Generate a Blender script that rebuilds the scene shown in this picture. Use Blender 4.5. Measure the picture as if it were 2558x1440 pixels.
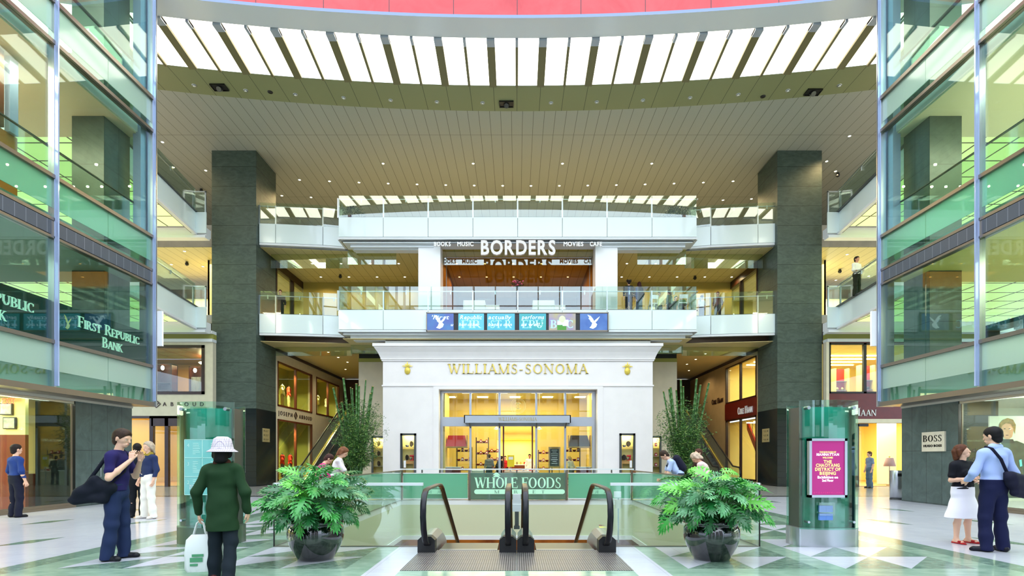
import bpy, bmesh, math, random
import numpy as np
from mathutils import Vector, Matrix
S = bpy.context.scene
for o in list(bpy.data.objects): bpy.data.objects.remove(o)
random.seed(7)
PI = math.pi
# ------------------------------------------------------------------ camera
E = 1.42                                   # eye height
FPX = 1350.0
cd = bpy.data.cameras.new('camera'); cam = bpy.data.objects.new('camera', cd)
S.collection.objects.link(cam); S.camera = cam
cam.location = (0, 0, E); cam.rotation_euler = (PI/2, 0, 0)
cd.sensor_width = 36; cd.lens = 36*FPX/2558; cd.shift_x = -0.0047; cd.shift_y = 0.16615
cd.clip_start = .1; cd.clip_end = 400
def X(px, y): return (px-1291)*y/FPX
def Z(py, y): return E+(1145-py)*y/FPX
# ------------------------------------------------------------------ world, exposure
S.view_settings.view_transform = 'Standard'; S.view_settings.look = 'None'
S.view_settings.gamma = 1; S.view_settings.exposure = 0.74
S.view_settings.use_curve_mapping = False
S.cycles.max_bounces = 9; S.cycles.diffuse_bounces = 4; S.cycles.glossy_bounces = 4
S.cycles.transmission_bounces = 6; S.cycles.transparent_max_bounces = 28
S.cycles.caustics_reflective = False; S.cycles.caustics_refractive = False
S.cycles.sample_clamp_indirect = 4
W = bpy.data.worlds.new('daylight'); S.world = W; W.use_nodes = True
nt = W.node_tree; nt.nodes.clear()
wo = nt.nodes.new('ShaderNodeOutputWorld'); bg = nt.nodes.new('ShaderNodeBackground')
tc = nt.nodes.new('ShaderNodeTexCoord'); sx = nt.nodes.new('ShaderNodeSeparateXYZ')
rp = nt.nodes.new('ShaderNodeValToRGB')
nt.links.new(tc.outputs['Generated'], sx.inputs[0]); nt.links.new(sx.outputs[2], rp.inputs[0])
nt.links.new(rp.outputs[0], bg.inputs[0]); nt.links.new(bg.outputs[0], wo.inputs[0])
rp.color_ramp.elements[0].position = 0.0; rp.color_ramp.elements[0].color = (.30, .35, .42, 1)
rp.color_ramp.elements[1].position = .5; rp.color_ramp.elements[1].color = (.84, .93, 1.06, 1)
e_ = rp.color_ramp.elements.new(.12); e_.color = (.64, .76, .98, 1)
bg.inputs[1].default_value = 2.5
COL = S.collection
# ------------------------------------------------------------------ materials
def C(r, g, b):
    f = lambda c: (c/255/12.92) if c/255 <= .04045 else ((c/255+.055)/1.055)**2.4
    return (f(r), f(g), f(b), 1)
def newmat(name):
    m = bpy.data.materials.new(name); m.use_nodes = True
    return m, m.node_tree, m.node_tree.nodes['Principled BSDF']
def mat(name, col, rough=.5, metal=0, emit=0, ecol=None, noise=0, nscale=3, ncol=None, spec=.5, bump=0, stretch=None, coat=0):
    m, t, b = newmat(name)
    b.inputs['Base Color'].default_value = col; b.inputs['Roughness'].default_value = rough
    b.inputs['Metallic'].default_value = metal; b.inputs['Specular IOR Level'].default_value = spec
    if coat: b.inputs['Coat Weight'].default_value = coat; b.inputs['Coat Roughness'].default_value = .04
    if emit:
        b.inputs['Emission Color'].default_value = ecol or col; b.inputs['Emission Strength'].default_value = emit
    if noise or bump:
        n = t.nodes.new('ShaderNodeTexNoise'); n.inputs['Scale'].default_value = nscale; n.inputs['Detail'].default_value = 6
        co = t.nodes.new('ShaderNodeTexCoord'); mp = t.nodes.new('ShaderNodeMapping')
        if stretch: mp.inputs['Scale'].default_value = stretch
        t.links.new(co.outputs['Object'], mp.inputs[0]); t.links.new(mp.outputs[0], n.inputs['Vector'])
        if noise:
            r = t.nodes.new('ShaderNodeValToRGB')
            c2 = ncol or tuple(min(1, c*(1-noise)) for c in col[:3])+(1,)
            r.color_ramp.elements[0].position = .35; r.color_ramp.elements[0].color = c2
            r.color_ramp.elements[1].position = .65; r.color_ramp.elements[1].color = col
            t.links.new(n.outputs[0], r.inputs[0]); t.links.new(r.outputs[0], b.inputs['Base Color'])
        if bump:
            bp = t.nodes.new('ShaderNodeBump'); bp.inputs['Strength'].default_value = bump; bp.inputs['Distance'].default_value = .02
            t.links.new(n.outputs[0], bp.inputs['Height']); t.links.new(bp.outputs[0], b.inputs['Normal'])
    return m
def grid_mat(name, col, line, steps, offs=(0, 0, 0), width=.008, rough=.5, vein=None, vscale=2, spec=.5, vstretch=(1, 1, 1), emit=0):
    """seams at a fixed pitch along x, y, z (0 = none), with optional veining"""
    m, t, b = newmat(name); N = t.nodes.new; L = t.links.new
    co = N('ShaderNodeTexCoord'); sp = N('ShaderNodeSeparateXYZ'); L(co.outputs['Object'], sp.inputs[0])
    acc = None
    for i in range(3):
        if not steps[i]: continue
        a = N('ShaderNodeMath'); a.operation = 'ADD'; a.inputs[1].default_value = -offs[i]+1000*steps[i]; L(sp.outputs[i], a.inputs[0])
        d = N('ShaderNodeMath'); d.operation = 'MODULO'; d.inputs[1].default_value = steps[i]; L(a.outputs[0], d.inputs[0])
        l = N('ShaderNodeMath'); l.operation = 'LESS_THAN'; l.inputs[1].default_value = width; L(d.outputs[0], l.inputs[0])
        if acc is None: acc = l
        else:
            x = N('ShaderNodeMath'); x.operation = 'MAXIMUM'; L(acc.outputs[0], x.inputs[0]); L(l.outputs[0], x.inputs[1]); acc = x
    mx = N('ShaderNodeMix'); mx.data_type = 'RGBA'
    mx.inputs[6].default_value = col; mx.inputs[7].default_value = line
    if vein:
        n = N('ShaderNodeTexNoise'); n.inputs['Scale'].default_value = vscale; n.inputs['Detail'].default_value = 9; n.inputs['Roughness'].default_value = .65
        n.inputs['Distortion'].default_value = 1.2
        mp = N('ShaderNodeMapping'); mp.inputs['Scale'].default_value = vstretch; L(co.outputs['Object'], mp.inputs[0]); L(mp.outputs[0], n.inputs['Vector'])
        r = N('ShaderNodeValToRGB'); r.color_ramp.elements[0].position = .3; r.color_ramp.elements[0].color = col
        r.color_ramp.elements[1].position = .75; r.color_ramp.elements[1].color = vein
        L(n.outputs[0], r.inputs[0]); L(r.outputs[0], mx.inputs[6])
    if acc is not None: L(acc.outputs[0], mx.inputs[0])
    else: mx.inputs[0].default_value = 0
    L(mx.outputs[2], b.inputs['Base Color']); b.inputs['Roughness'].default_value = rough; b.inputs['Specular IOR Level'].default_value = spec
    if emit: L(mx.outputs[2], b.inputs['Emission Color']); b.inputs['Emission Strength'].default_value = emit
    return m
def glass(name, tint=(.9, .97, .94, 1), refl=1.0, base=.0, rough=0.0, haze=0, hcol=(1, 1, 1, 1)):
    m = bpy.data.materials.new(name); m.use_nodes = True; t = m.node_tree; t.nodes.clear(); N = t.nodes.new; L = t.links.new
    out = N('ShaderNodeOutputMaterial'); tr = N('ShaderNodeBsdfTransparent'); tr.inputs[0].default_value = tint
    gl = N('ShaderNodeBsdfGlossy'); gl.inputs['Roughness'].default_value = rough; gl.inputs[0].default_value = (.95, 1, .98, 1)
    fr = N('ShaderNodeFresnel'); gm = N('ShaderNodeNewGeometry'); im = N('ShaderNodeMath'); im.operation = 'MULTIPLY_ADD'
    im.inputs[1].default_value = 1/1.5-1.5; im.inputs[2].default_value = 1.5; L(gm.outputs['Backfacing'], im.inputs[0]); L(im.outputs[0], fr.inputs[0])
    a = N('ShaderNodeMath'); a.operation = 'MULTIPLY_ADD'; a.inputs[1].default_value = refl; a.inputs[2].default_value = base; a.use_clamp = True
    L(fr.outputs[0], a.inputs[0]); mx = N('ShaderNodeMixShader'); L(a.outputs[0], mx.inputs[0])
    src = tr
    if haze:
        df = N('ShaderNodeBsdfDiffuse'); df.inputs[0].default_value = hcol; tl = N('ShaderNodeBsdfTranslucent'); tl.inputs[0].default_value = hcol
        m1 = N('ShaderNodeMixShader'); m1.inputs[0].default_value = .5; L(df.outputs[0], m1.inputs[1]); L(tl.outputs[0], m1.inputs[2])
        m2 = N('ShaderNodeMixShader'); m2.inputs[0].default_value = haze; L(tr.outputs[0], m2.inputs[1]); L(m1.outputs[0], m2.inputs[2]); src = m2
    L(src.outputs[0], mx.inputs[1]); L(gl.outputs[0], mx.inputs[2]); L(mx.outputs[0], out.inputs[0])
    return m
# ------------------------------------------------------------------ mesh builder
class MB:
    def __init__(s): s.v = []; s.f = []; s.m = []; s.sm = []
    def add(s, vs, fs, mi=0, smooth=False):
        o = len(s.v); s.v += [tuple(v) for v in vs]
        for f in fs: s.f.append(tuple(i+o for i in f)); s.m.append(mi); s.sm.append(smooth)
        return s
    def box(s, x0, x1, y0, y1, z0, z1, mi=0):
        if x0 > x1: x0, x1 = x1, x0
        if y0 > y1: y0, y1 = y1, y0
        if z0 > z1: z0, z1 = z1, z0
        return s.add([(x0,y0,z0),(x1,y0,z0),(x1,y1,z0),(x0,y1,z0),(x0,y0,z1),(x1,y0,z1),(x1,y1,z1),(x0,y1,z1)],
                     [(0,3,2,1),(4,5,6,7),(0,1,5,4),(1,2,6,5),(2,3,7,6),(3,0,4,7)], mi)
    def bar(s, a, b, w, h=None, mi=0):
        a = Vector(a); b = Vector(b); d = (b-a).normalized(); up = Vector((0,0,1)) if abs(d.z) < .95 else Vector((0,1,0))
        r = d.cross(up).normalized(); u = r.cross(d); h = h or w; r *= w/2; u *= h/2
        v = [a-r-u, a+r-u, a+r+u, a-r+u, b-r-u, b+r-u, b+r+u, b-r+u]
        return s.add(v, [(0,1,2,3),(7,6,5,4),(1,0,4,5),(2,1,5,6),(3,2,6,7),(0,3,7,4)], mi)
    def quad(s, a, b, c, d, mi=0): return s.add([a,b,c,d], [(0,1,2,3)], mi)
    def prism(s, pts, axis, t0, t1, mi=0, smooth=False):
        """pts: 2-D outline; axis: extrusion axis, pts give the two others in xyz order"""
        def P(p, t): return (t,p[0],p[1]) if axis == 0 else (p[0],t,p[1]) if axis == 1 else (p[0],p[1],t)
        n = len(pts); v = [P(p,t0) for p in pts]+[P(p,t1) for p in pts]
        s.add(v, [tuple(range(n)), tuple(range(2*n-1, n-1, -1))], mi)
        s.add(v, [(i, (i+1) % n, n+(i+1) % n, n+i) for i in range(n)], mi, smooth)
        return s
    def tube(s, path, r, n=10, mi=0, caps=True, flat=None):
        path = [Vector(p) for p in path]; rs = r if isinstance(r, (list, tuple)) else [r]*len(path)
        vs = []; prev = None
        for i, p in enumerate(path):
            d = (path[min(i+1, len(path)-1)]-path[max(i-1, 0)]).normalized()
            if prev is None:
                u = d.cross(Vector((0,0,1)))
                if u.length < .1: u = d.cross(Vector((1,0,0)))
            else: u = prev-d*prev.dot(d)
            u.normalize(); prev = u; w = d.cross(u)
            fx, fy = flat or (1, 1)
            for k in range(n):
                a = 2*PI*k/n; vs.append(p+u*math.cos(a)*rs[i]*fx+w*math.sin(a)*rs[i]*fy)
        fs = [(i*n+k, i*n+(k+1) % n, (i+1)*n+(k+1) % n, (i+1)*n+k) for i in range(len(path)-1) for k in range(n)]
        s.add(vs, fs, mi, True)
        if caps: s.add(vs, [tuple(range(n-1, -1, -1)), tuple((len(path)-1)*n+k for k in range(n))], mi)
        return s
    def cyl(s, x, y, z0, z1, r, n=20, mi=0, r2=None): return s.tube([(x,y,z0),(x,y,z1)], [r, r2 if r2 is not None else r], n, mi)
    def lathe(s, x, y, prof, n=32, mi=0, sx=1, sy=1):
        vs = [(x+r*math.cos(2*PI*k/n)*sx, y+r*math.sin(2*PI*k/n)*sy, z) for r, z in prof for k in range(n)]
        fs = [(i*n+k, i*n+(k+1) % n, (i+1)*n+(k+1) % n, (i+1)*n+k) for i in range(len(prof)-1) for k in range(n)]
        return s.add(vs, fs, mi, True)
    def ball(s, x, y, z, rx, ry=None, rz=None, n=10, mi=0):
        ry = ry or rx; rz = rz or rx; vs = []; fs = []
        for i in range(n//2+1):
            t = PI*i/(n//2)
            for k in range(n): vs.append((x+rx*math.sin(t)*math.cos(2*PI*k/n), y+ry*math.sin(t)*math.sin(2*PI*k/n), z+rz*math.cos(t)))
        for i in range(n//2):
            for k in range(n): fs.append((i*n+k, (i+1)*n+k, (i+1)*n+(k+1) % n, i*n+(k+1) % n))
        return s.add(vs, fs, mi, True)
    def build(s, name, mats, parent=None, recenter=None):
        if not isinstance(mats, (list, tuple)): mats = [mats]
        me = bpy.data.meshes.new(name); off = Vector((0,0,0))
        if parent is not None:
            p = parent
            while p is not None: off += p.location; p = p.parent
        elif recenter: off = Vector(recenter)
        me.from_pydata([(v[0]-off.x, v[1]-off.y, v[2]-off.z) for v in s.v], [], s.f)
        for m in mats: me.materials.append(m)
        me.polygons.foreach_set('material_index', s.m); me.polygons.foreach_set('use_smooth', s.sm)
        me.validate(); me.update()
        o = bpy.data.objects.new(name, me); COL.objects.link(o)
        if parent is not None: o.parent = parent
        elif recenter: o.location = off
        return o
def tag(o, label=None, cat=None, group=None, kind=None):
    if label: o['label'] = label
    if cat: o['category'] = cat
    if group: o['group'] = group
    if kind: o['kind'] = kind
    return o
def thing(name, loc, label, cat, group=None):
    o = bpy.data.objects.new(name, None); COL.objects.link(o); o.location = loc; o.empty_display_size = .1
    return tag(o, label, cat, group)
def struct(name, mb, mats): return tag(mb.build(name, mats), kind='structure')
def copy_tree(o, parent=None):
    c = o.copy(); COL.objects.link(c); c.parent = parent
    for ch in [k for k in bpy.data.objects if k.parent == o]: copy_tree(ch, c)
    return c
def dup(root, loc, rz=None, label=None, group=None):
    c = copy_tree(root); c.location = loc
    if rz is not None: c.rotation_euler = (0,0,rz)
    if label: c['label'] = label
    if group: c['group'] = group
    return c
# ------------------------------------------------------------------ lettering
# serif capitals: l = stroke (x0,y0,x1,y1,width), a = arc (cx,cy,rx,ry,deg0,deg1,thick,thin), s = serif (x,y,length)
TK, TN = .15, .055
def _v(x): return [('l',x,0,x,1,TK),('s',x,0,.3),('s',x,1,.3)]
SER = {
'A': (.82, [('l',.1,0,.41,1,TN),('l',.72,0,.41,1,TK),('l',.22,.34,.6,.34,TN),('s',.1,0,.22),('s',.72,0,.28)]),
'B': (.72, _v(.15)+[('a',.36,.75,.24,.25,-90,90,TK,TN),('a',.36,.26,.3,.26,-90,90,TK,TN),('l',.15,.98,.38,.98,TN),('l',.15,.51,.38,.51,TN),('l',.15,.025,.38,.025,TN)]),
'C': (.8, [('a',.45,.5,.38,.5,52,308,TK,TN),('l',.69,.7,.69,.95,.04),('l',.69,.05,.69,.25,.04)]),
'D': (.85, _v(.15)+[('a',.36,.5,.42,.5,-90,90,TK,TN),('l',.15,.975,.38,.975,TN),('l',.15,.025,.38,.025,TN)]),
'E': (.68, _v(.15)+[('l',.15,.975,.58,.975,TN),('l',.15,.52,.46,.52,TN),('l',.15,.025,.6,.025,TN),('l',.58,.8,.58,1,.04),('l',.61,0,.61,.22,.04),('l',.46,.42,.46,.62,.04)]),
'F': (.64, _v(.15)+[('l',.15,.975,.58,.975,TN),('l',.15,.52,.46,.52,TN),('l',.58,.8,.58,1,.04),('l',.46,.42,.46,.62,.04)]),
'H': (.88, _v(.15)+_v(.7)+[('l',.15,.5,.7,.5,TN)]),
'I': (.32, _v(.16)),
'K': (.82, _v(.15)+[('l',.2,.42,.66,1,TN),('l',.32,.56,.7,0,TK),('s',.66,1,.26),('s',.72,0,.28)]),
'L': (.64, _v(.15)+[('l',.15,.025,.56,.025,TN),('l',.58,0,.58,.26,.04)]),
'M': (1.0, [('l',.13,0,.13,1,TN),('l',.13,1,.47,0,TK),('l',.47,0,.84,1,TN),('l',.84,0,.84,1,TK),('s',.13,0,.24),('s',.84,0,.28),('s',.1,1,.2),('s',.87,1,.22)]),
'N': (.88, [('l',.13,0,.13,1,TN),('l',.13,1,.73,0,TK),('l',.73,0,.73,1,TN),('s',.13,0,.24),('s',.73,1,.24),('s',.1,1,.2)]),
'O': (.88, [('a',.44,.5,.38,.5,0,360,TK,TN)]),
'P': (.68, _v(.15)+[('a',.36,.73,.25,.27,-90,90,TK,TN),('l',.15,.98,.38,.98,TN),('l',.15,.47,.38,.47,TN)]),
'R': (.78, _v(.15)+[('a',.36,.74,.24,.26,-90,90,TK,TN),('l',.15,.98,.38,.98,TN),('l',.15,.49,.38,.49,TN),('l',.38,.49,.68,0,TK),('s',.7,0,.2)]),
'S': (.62, [('a',.31,.75,.21,.25,35,250,.1,TN),('a',.31,.25,.24,.26,-145,70,.1,TN),('l',.2,.61,.42,.42,TK),('l',.5,.74,.5,.96,.04),('l',.09,.04,.09,.28,.04)]),
'T': (.74, [('l',.37,0,.37,1,TK),('s',.37,0,.3),('l',.06,.975,.68,.975,TN),('l',.06,.78,.06,1,.04),('l',.68,.78,.68,1,.04)]),
'U': (.84, [('l',.15,.3,.15,1,TK),('l',.68,.3,.68,1,TN),('a',.415,.3,.265,.3,180,360,TK,TN),('s',.15,1,.3),('s',.68,1,.22)]),
'W': (1.12, [('l',.1,1,.33,0,TK),('l',.33,0,.56,1,TN),('l',.5,1,.76,0,TK),('l',.76,0,1.0,1,TN),('s',.1,1,.26),('s',1.0,1,.22),('s',.52,1,.26)]),
'-': (.42, [('l',.06,.38,.34,.38,.09)]), ' ': (.4, []), "'": (.2, [('l',.1,.8,.1,1,.08)]),
}
def glyph_polys(ch, wk=1.0):
    w, st = SER[ch]; out = []
    for q in st:
        if q[0] == 'l':
            _, x0, y0, x1, y1, t = q; t *= wk; dx, dy = x1-x0, y1-y0; L = math.hypot(dx, dy)
            if abs(dx) < 1e-6 or abs(dy) < 1e-6: nx, ny = -dy/L*t/2, dx/L*t/2
            else: nx, ny = t/2, 0                       # slanted strokes stay flat at the line
            out.append([(x0-nx,y0-ny),(x1-nx,y1-ny),(x1+nx,y1+ny),(x0+nx,y0+ny)])
        elif q[0] == 's':
            _, x, y, L = q; h = .045; y0, y1 = (0, h) if y < .5 else (1-h, 1)
            out.append([(x-L/2,y0),(x+L/2,y0),(x+L/2,y1),(x-L/2,y1)])
        else:
            _, cx, cy, rx, ry, a0, a1, tk, tn = q; n = max(5, int(abs(a1-a0)/18)); tk *= wk; prev = None
            for i in range(n+1):
                a = math.radians(a0+(a1-a0)*i/n); c, s_ = math.cos(a), math.sin(a)
                o = (cx+rx*c, cy+ry*s_); k = (cx+(rx-tk)*c, cy+(ry-tn)*s_)
                if prev: out.append([prev[0], o, k, prev[1]])
                prev = (o, k)
    return w, out
def sansmesh(txt, bold=0):
    cu = bpy.data.curves.new('t', 'FONT'); cu.body = txt; cu.size = 1; cu.extrude = 0; cu.offset = bold; cu.resolution_u = 3
    ob = bpy.data.objects.new('t', cu); COL.objects.link(ob)
    dg = bpy.context.evaluated_depsgraph_get(); me = bpy.data.meshes.new_from_object(ob.evaluated_get(dg))
    v = [(p.co.x, p.co.y) for p in me.vertices]; f = [tuple(p.vertices) for p in me.polygons]
    bpy.data.objects.remove(ob); bpy.data.curves.remove(cu); bpy.data.meshes.remove(me)
    return v, f
def lettering(txt, origin, right, up, height, depth, font='serif', width=None, track=0, bold=.0, wk=1.0, small=None, shear=0):
    """per-character solids: list of (char, MB). origin = left end of the baseline; right/up unit vectors; letters extrude along right x up"""
    R = Vector(right).normalized(); U = Vector(up).normalized(); Nn = R.cross(U); O = Vector(origin)
    gl = []; x = 0
    for i, ch in enumerate(txt):
        k = 1.0
        if font == 'serif':
            if small and i not in small and ch != ' ': k = .78
            w, polys = glyph_polys(ch, wk); w *= k
            gl.append((ch, x, [([(a*k,b*k) for a, b in p], [tuple(range(len(p)))]) for p in polys]))
        else:
            if ch == ' ': w = .3; gl.append((ch, x, []))
            else:
                v, f = sansmesh(ch, bold); w = max(a for a, b in v)+.07; v = [(a*1.38/1.0, b*1.38) for a, b in v]; w = max(a for a, b in v)+.1
                gl.append((ch, x, [(v, f)]))
        x += w+track
    tot = x-track; k = height; kx = (width/tot) if width else k; res = []
    for ch, gx, polys in gl:
        if not polys: continue
        mb = MB()
        for vs, fs in polys:
            fr = [O+R*((gx+a+b*shear)*kx)+U*(b*k)+Nn*depth for a, b in vs]; bk = [O+R*((gx+a+b*shear)*kx)+U*(b*k) for a, b in vs]
            n = len(vs); mb.add(fr, fs); 
            if depth > .004:
                mb.add(bk, [tuple(reversed(f)) for f in fs])
                ed = {}
                for f in fs:
                    for i in range(len(f)):
                        e = (f[i], f[(i+1) % len(f)]); ed[e] = 1
                side = [e for e in ed if (e[1], e[0]) not in ed]
                mb.add(fr+bk, [(e[1], e[0], e[0]+n, e[1]+n) for e in side])
        res.append((ch, mb))
    return res
def put_letters(root, mats, *a, single=False, name='letter', **k):
    res = lettering(*a, **k)
    if single:
        m = MB()
        for ch, b in res: m.add(b.v, b.f)
        return m.build(name, mats, root)
    for ch, b in res: b.build(name, mats, root)
# ------------------------------------------------------------------ palette
M = {}
M['marble'] = grid_mat('white_marble', C(198,200,212), C(166,168,180), (.61,.61,0), width=.006, rough=.16, vein=C(186,188,202), vscale=1.3)
M['mgreen'] = mat('light_green_marble', C(150,176,158), .14, noise=.35, nscale=3.5, ncol=C(124,154,136), stretch=(1,1.6,1))
M['mdark'] = mat('dark_green_marble', C(84,112,98), .14, noise=1, nscale=7, ncol=C(128,154,138), stretch=(1,2.2,1))
M['medge'] = mat('black_granite', C(52,54,52), .2)
M['mgrey'] = mat('grey_marble', C(150,150,150), .2, noise=.15, nscale=2)
M['stone'] = grid_mat('grey_green_stone', C(60,72,66), C(26,32,28), (0,0,.98), (0,0,.30), .016, .45, vein=C(84,98,90), vscale=2.2, vstretch=(1,1,2.2), spec=.3)
M['stone_v'] = grid_mat('tower_stone', C(62,78,76), C(28,34,34), (.0,.61,1.62), (0,.12,.02), .012, .3, vein=C(88,104,102), vscale=2.0, spec=.5)
M['base_stone'] = grid_mat('black_granite_base', C(26,34,36), C(12,16,18), (0,0,.32), (0,0,.1), .01, .18, spec=.5)
M['ceil'] = grid_mat('pale_ceiling_board', C(170,173,162), C(96,96,80), (.49,6.1,0), (.245,1.3,0), .02, .42)
M['ceil_w'] = grid_mat('warm_ceiling_board', C(208,196,140), C(120,108,60), (.49,6.1,0), (.2,1.3,0), .018, .45)
M['ceilband'] = grid_mat('olive_ceiling_band', C(142,146,104), C(70,74,48), (.98,0,0), (.0,0,0), .02, .5)
M['plaster'] = mat('white_plaster', C(240,234,236), .6, noise=.04, nscale=1.5)
M['beige'] = mat('beige_limestone', C(214,204,180), .55, noise=.08, nscale=2)
M['cream'] = mat('cream_limestone', C(214,205,182), .5, noise=.07, nscale=4)
M['wpanel'] = mat('white_glass_panel', C(226,240,240), .12, coat=.5)
M['wmetal'] = mat('white_metal', C(224,228,232), .3, .0)
M['steel'] = mat('brushed_steel', C(186,190,196), .28, .9)
M['dsteel'] = mat('dark_steel', C(96,98,96), .3, .8)
M['bronze'] = mat('grey_bronze_metal', C(134,124,112), .3, .75)
M['fin'] = mat('pale_blue_fin_glass', C(170,184,222), .1, .3)
M['louver'] = grid_mat('grey_louver', C(66,74,86), C(120,126,138), (0,.3,.0), (0,.05,0), .012, .5)
M['louver_x'] = grid_mat('grey_louver_front', C(110,114,124), C(190,192,200), (.31,0,.045), (0,0,0), .016, .5)
M['black'] = mat('black_paint', C(14,14,16), .4)
M['rubber'] = mat('black_rubber', C(14,15,24), .3, spec=.35)
M['pot'] = mat('black_glazed_ceramic', C(8,9,14), .06, coat=1.0, spec=.7)
M['soil'] = mat('dark_soil', C(40,30,22), .9, noise=.4, nscale=30)
M['glass'] = glass('clear_glass', (.90,.97,.94,1), 1.0)
M['rail_glass'] = glass('guardrail_glass', (.88,.96,.92,1), 1.9, .02)
M['green_glass'] = glass('green_tinted_glass', (.66,.84,.76,1), 1.0, .02)
M['clear_tower'] = glass('tower_window_glass', (.76,.89,.83,1), .85, .0)
M['kiosk_glass'] = glass('kiosk_green_glass', (.74,.92,.85,1), 1.2, .02)
M['baffle'] = glass('smoke_baffle_glass', (.80,.88,.78,1), 1.6, .06)
M['brown_glass'] = glass('brown_tinted_glass', (.80,.60,.32,1), .14, .0)
M['frost'] = glass('frosted_green_glass', (.2,.4,.32,1), .8, .02, .1, haze=.8, hcol=C(150,226,196))
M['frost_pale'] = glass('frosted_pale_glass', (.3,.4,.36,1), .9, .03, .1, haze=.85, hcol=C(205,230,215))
M['spandrel'] = glass('green_spandrel_glass', (.35,.6,.48,1), 1.2, .03, 0, haze=.7, hcol=C(150,220,186))
M['teal'] = mat('dark_teal_sign_panel', C(4,50,48), .35, spec=.2)
M['tealfilm'] = mat('teal_backing', C(48,176,160), .12, coat=.6, noise=.5, nscale=1.6, ncol=C(30,120,96))
M['wellpanel'] = mat('cream_green_panel', C(204,208,178), .3)
M['lum'] = mat('luminous_glass_ceiling', C(255,252,236), .4, emit=3.2, ecol=(1,.95,.80,1))
M['lumg'] = grid_mat('backlit_green_soffit', C(206,226,150), C(60,44,26), (1.15,1.15,0), (.3,.4,0), .07, .4, emit=.65)
M['lamp'] = mat('lamp_glow', C(255,244,214), .4, emit=14, ecol=(1,.86,.6,1))
M['cove'] = mat('warm_light_strip', C(255,240,200), .4, emit=7, ecol=(1,.82,.5,1))
M['coolstrip'] = mat('cool_light_strip', C(240,250,235), .4, emit=4, ecol=(.92,1,.85,1))
M['red'] = grid_mat('red_glass_panel', C(176,12,28), C(90,20,30), (2.27,0,.0), (.0,0,.0), .03, .1, vein=C(216,70,72), vscale=.35)
M['gold'] = mat('gilt_metal', C(226,200,90), .3, .45)
M['yellow_wall'] = mat('warm_yellow_wall', C(226,196,104), .6)
M['ywall2'] = mat('pale_yellow_wall', C(240,224,140), .6)
M['tan'] = mat('tan_wall', C(200,160,96), .6)
M['wood'] = mat('red_brown_wood', C(112,52,24), .35, noise=.4, nscale=5, stretch=(1,1,.2))
M['dwood'] = mat('dark_brown_wood', C(52,24,14), .35, noise=.4, nscale=5)
M['oak'] = mat('light_oak_wood', C(196,150,86), .45, noise=.2, nscale=6)
M['maroon'] = mat('dark_red_fascia', C(104,26,14), .35, noise=.2, nscale=3)
M['brown'] = mat('brown_void', C(66,48,32), .7)
M['dark'] = mat('dark_interior', C(34,32,30), .7)
M['orange'] = mat('orange_wall', C(206,112,22), .6)
M['redp'] = mat('red_paint', C(186,22,30), .4)
M['olive'] = mat('olive_green_wall', C(150,150,72), .6)
M['limewall'] = mat('lime_green_wall', C(120,196,72), .5, noise=.3, nscale=.8, ncol=C(84,160,52))
M['white'] = mat('white_paint', C(248,248,250), .5)
M['wcloth'] = mat('white_cloth', C(236,236,232), .8)
M['navy'] = mat('navy_cloth', C(24,26,52), .85)
M['bluesteel'] = mat('blue_grey_metal', C(176,182,196), .35, .2)
M['tread'] = grid_mat('ribbed_steel_plate', C(124,117,115), C(56,54,54), (.030,.29,0), (0,.1,0), .010, .35)
M['plate'] = mat('pale_brass_plate', C(206,190,140), .35, .5)
M['chalk'] = mat('chalkboard', C(50,52,56), .7)
M['purple'] = mat('purple_poster', C(150,24,104), .3, emit=.5, ecol=C(150,24,104))
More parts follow.
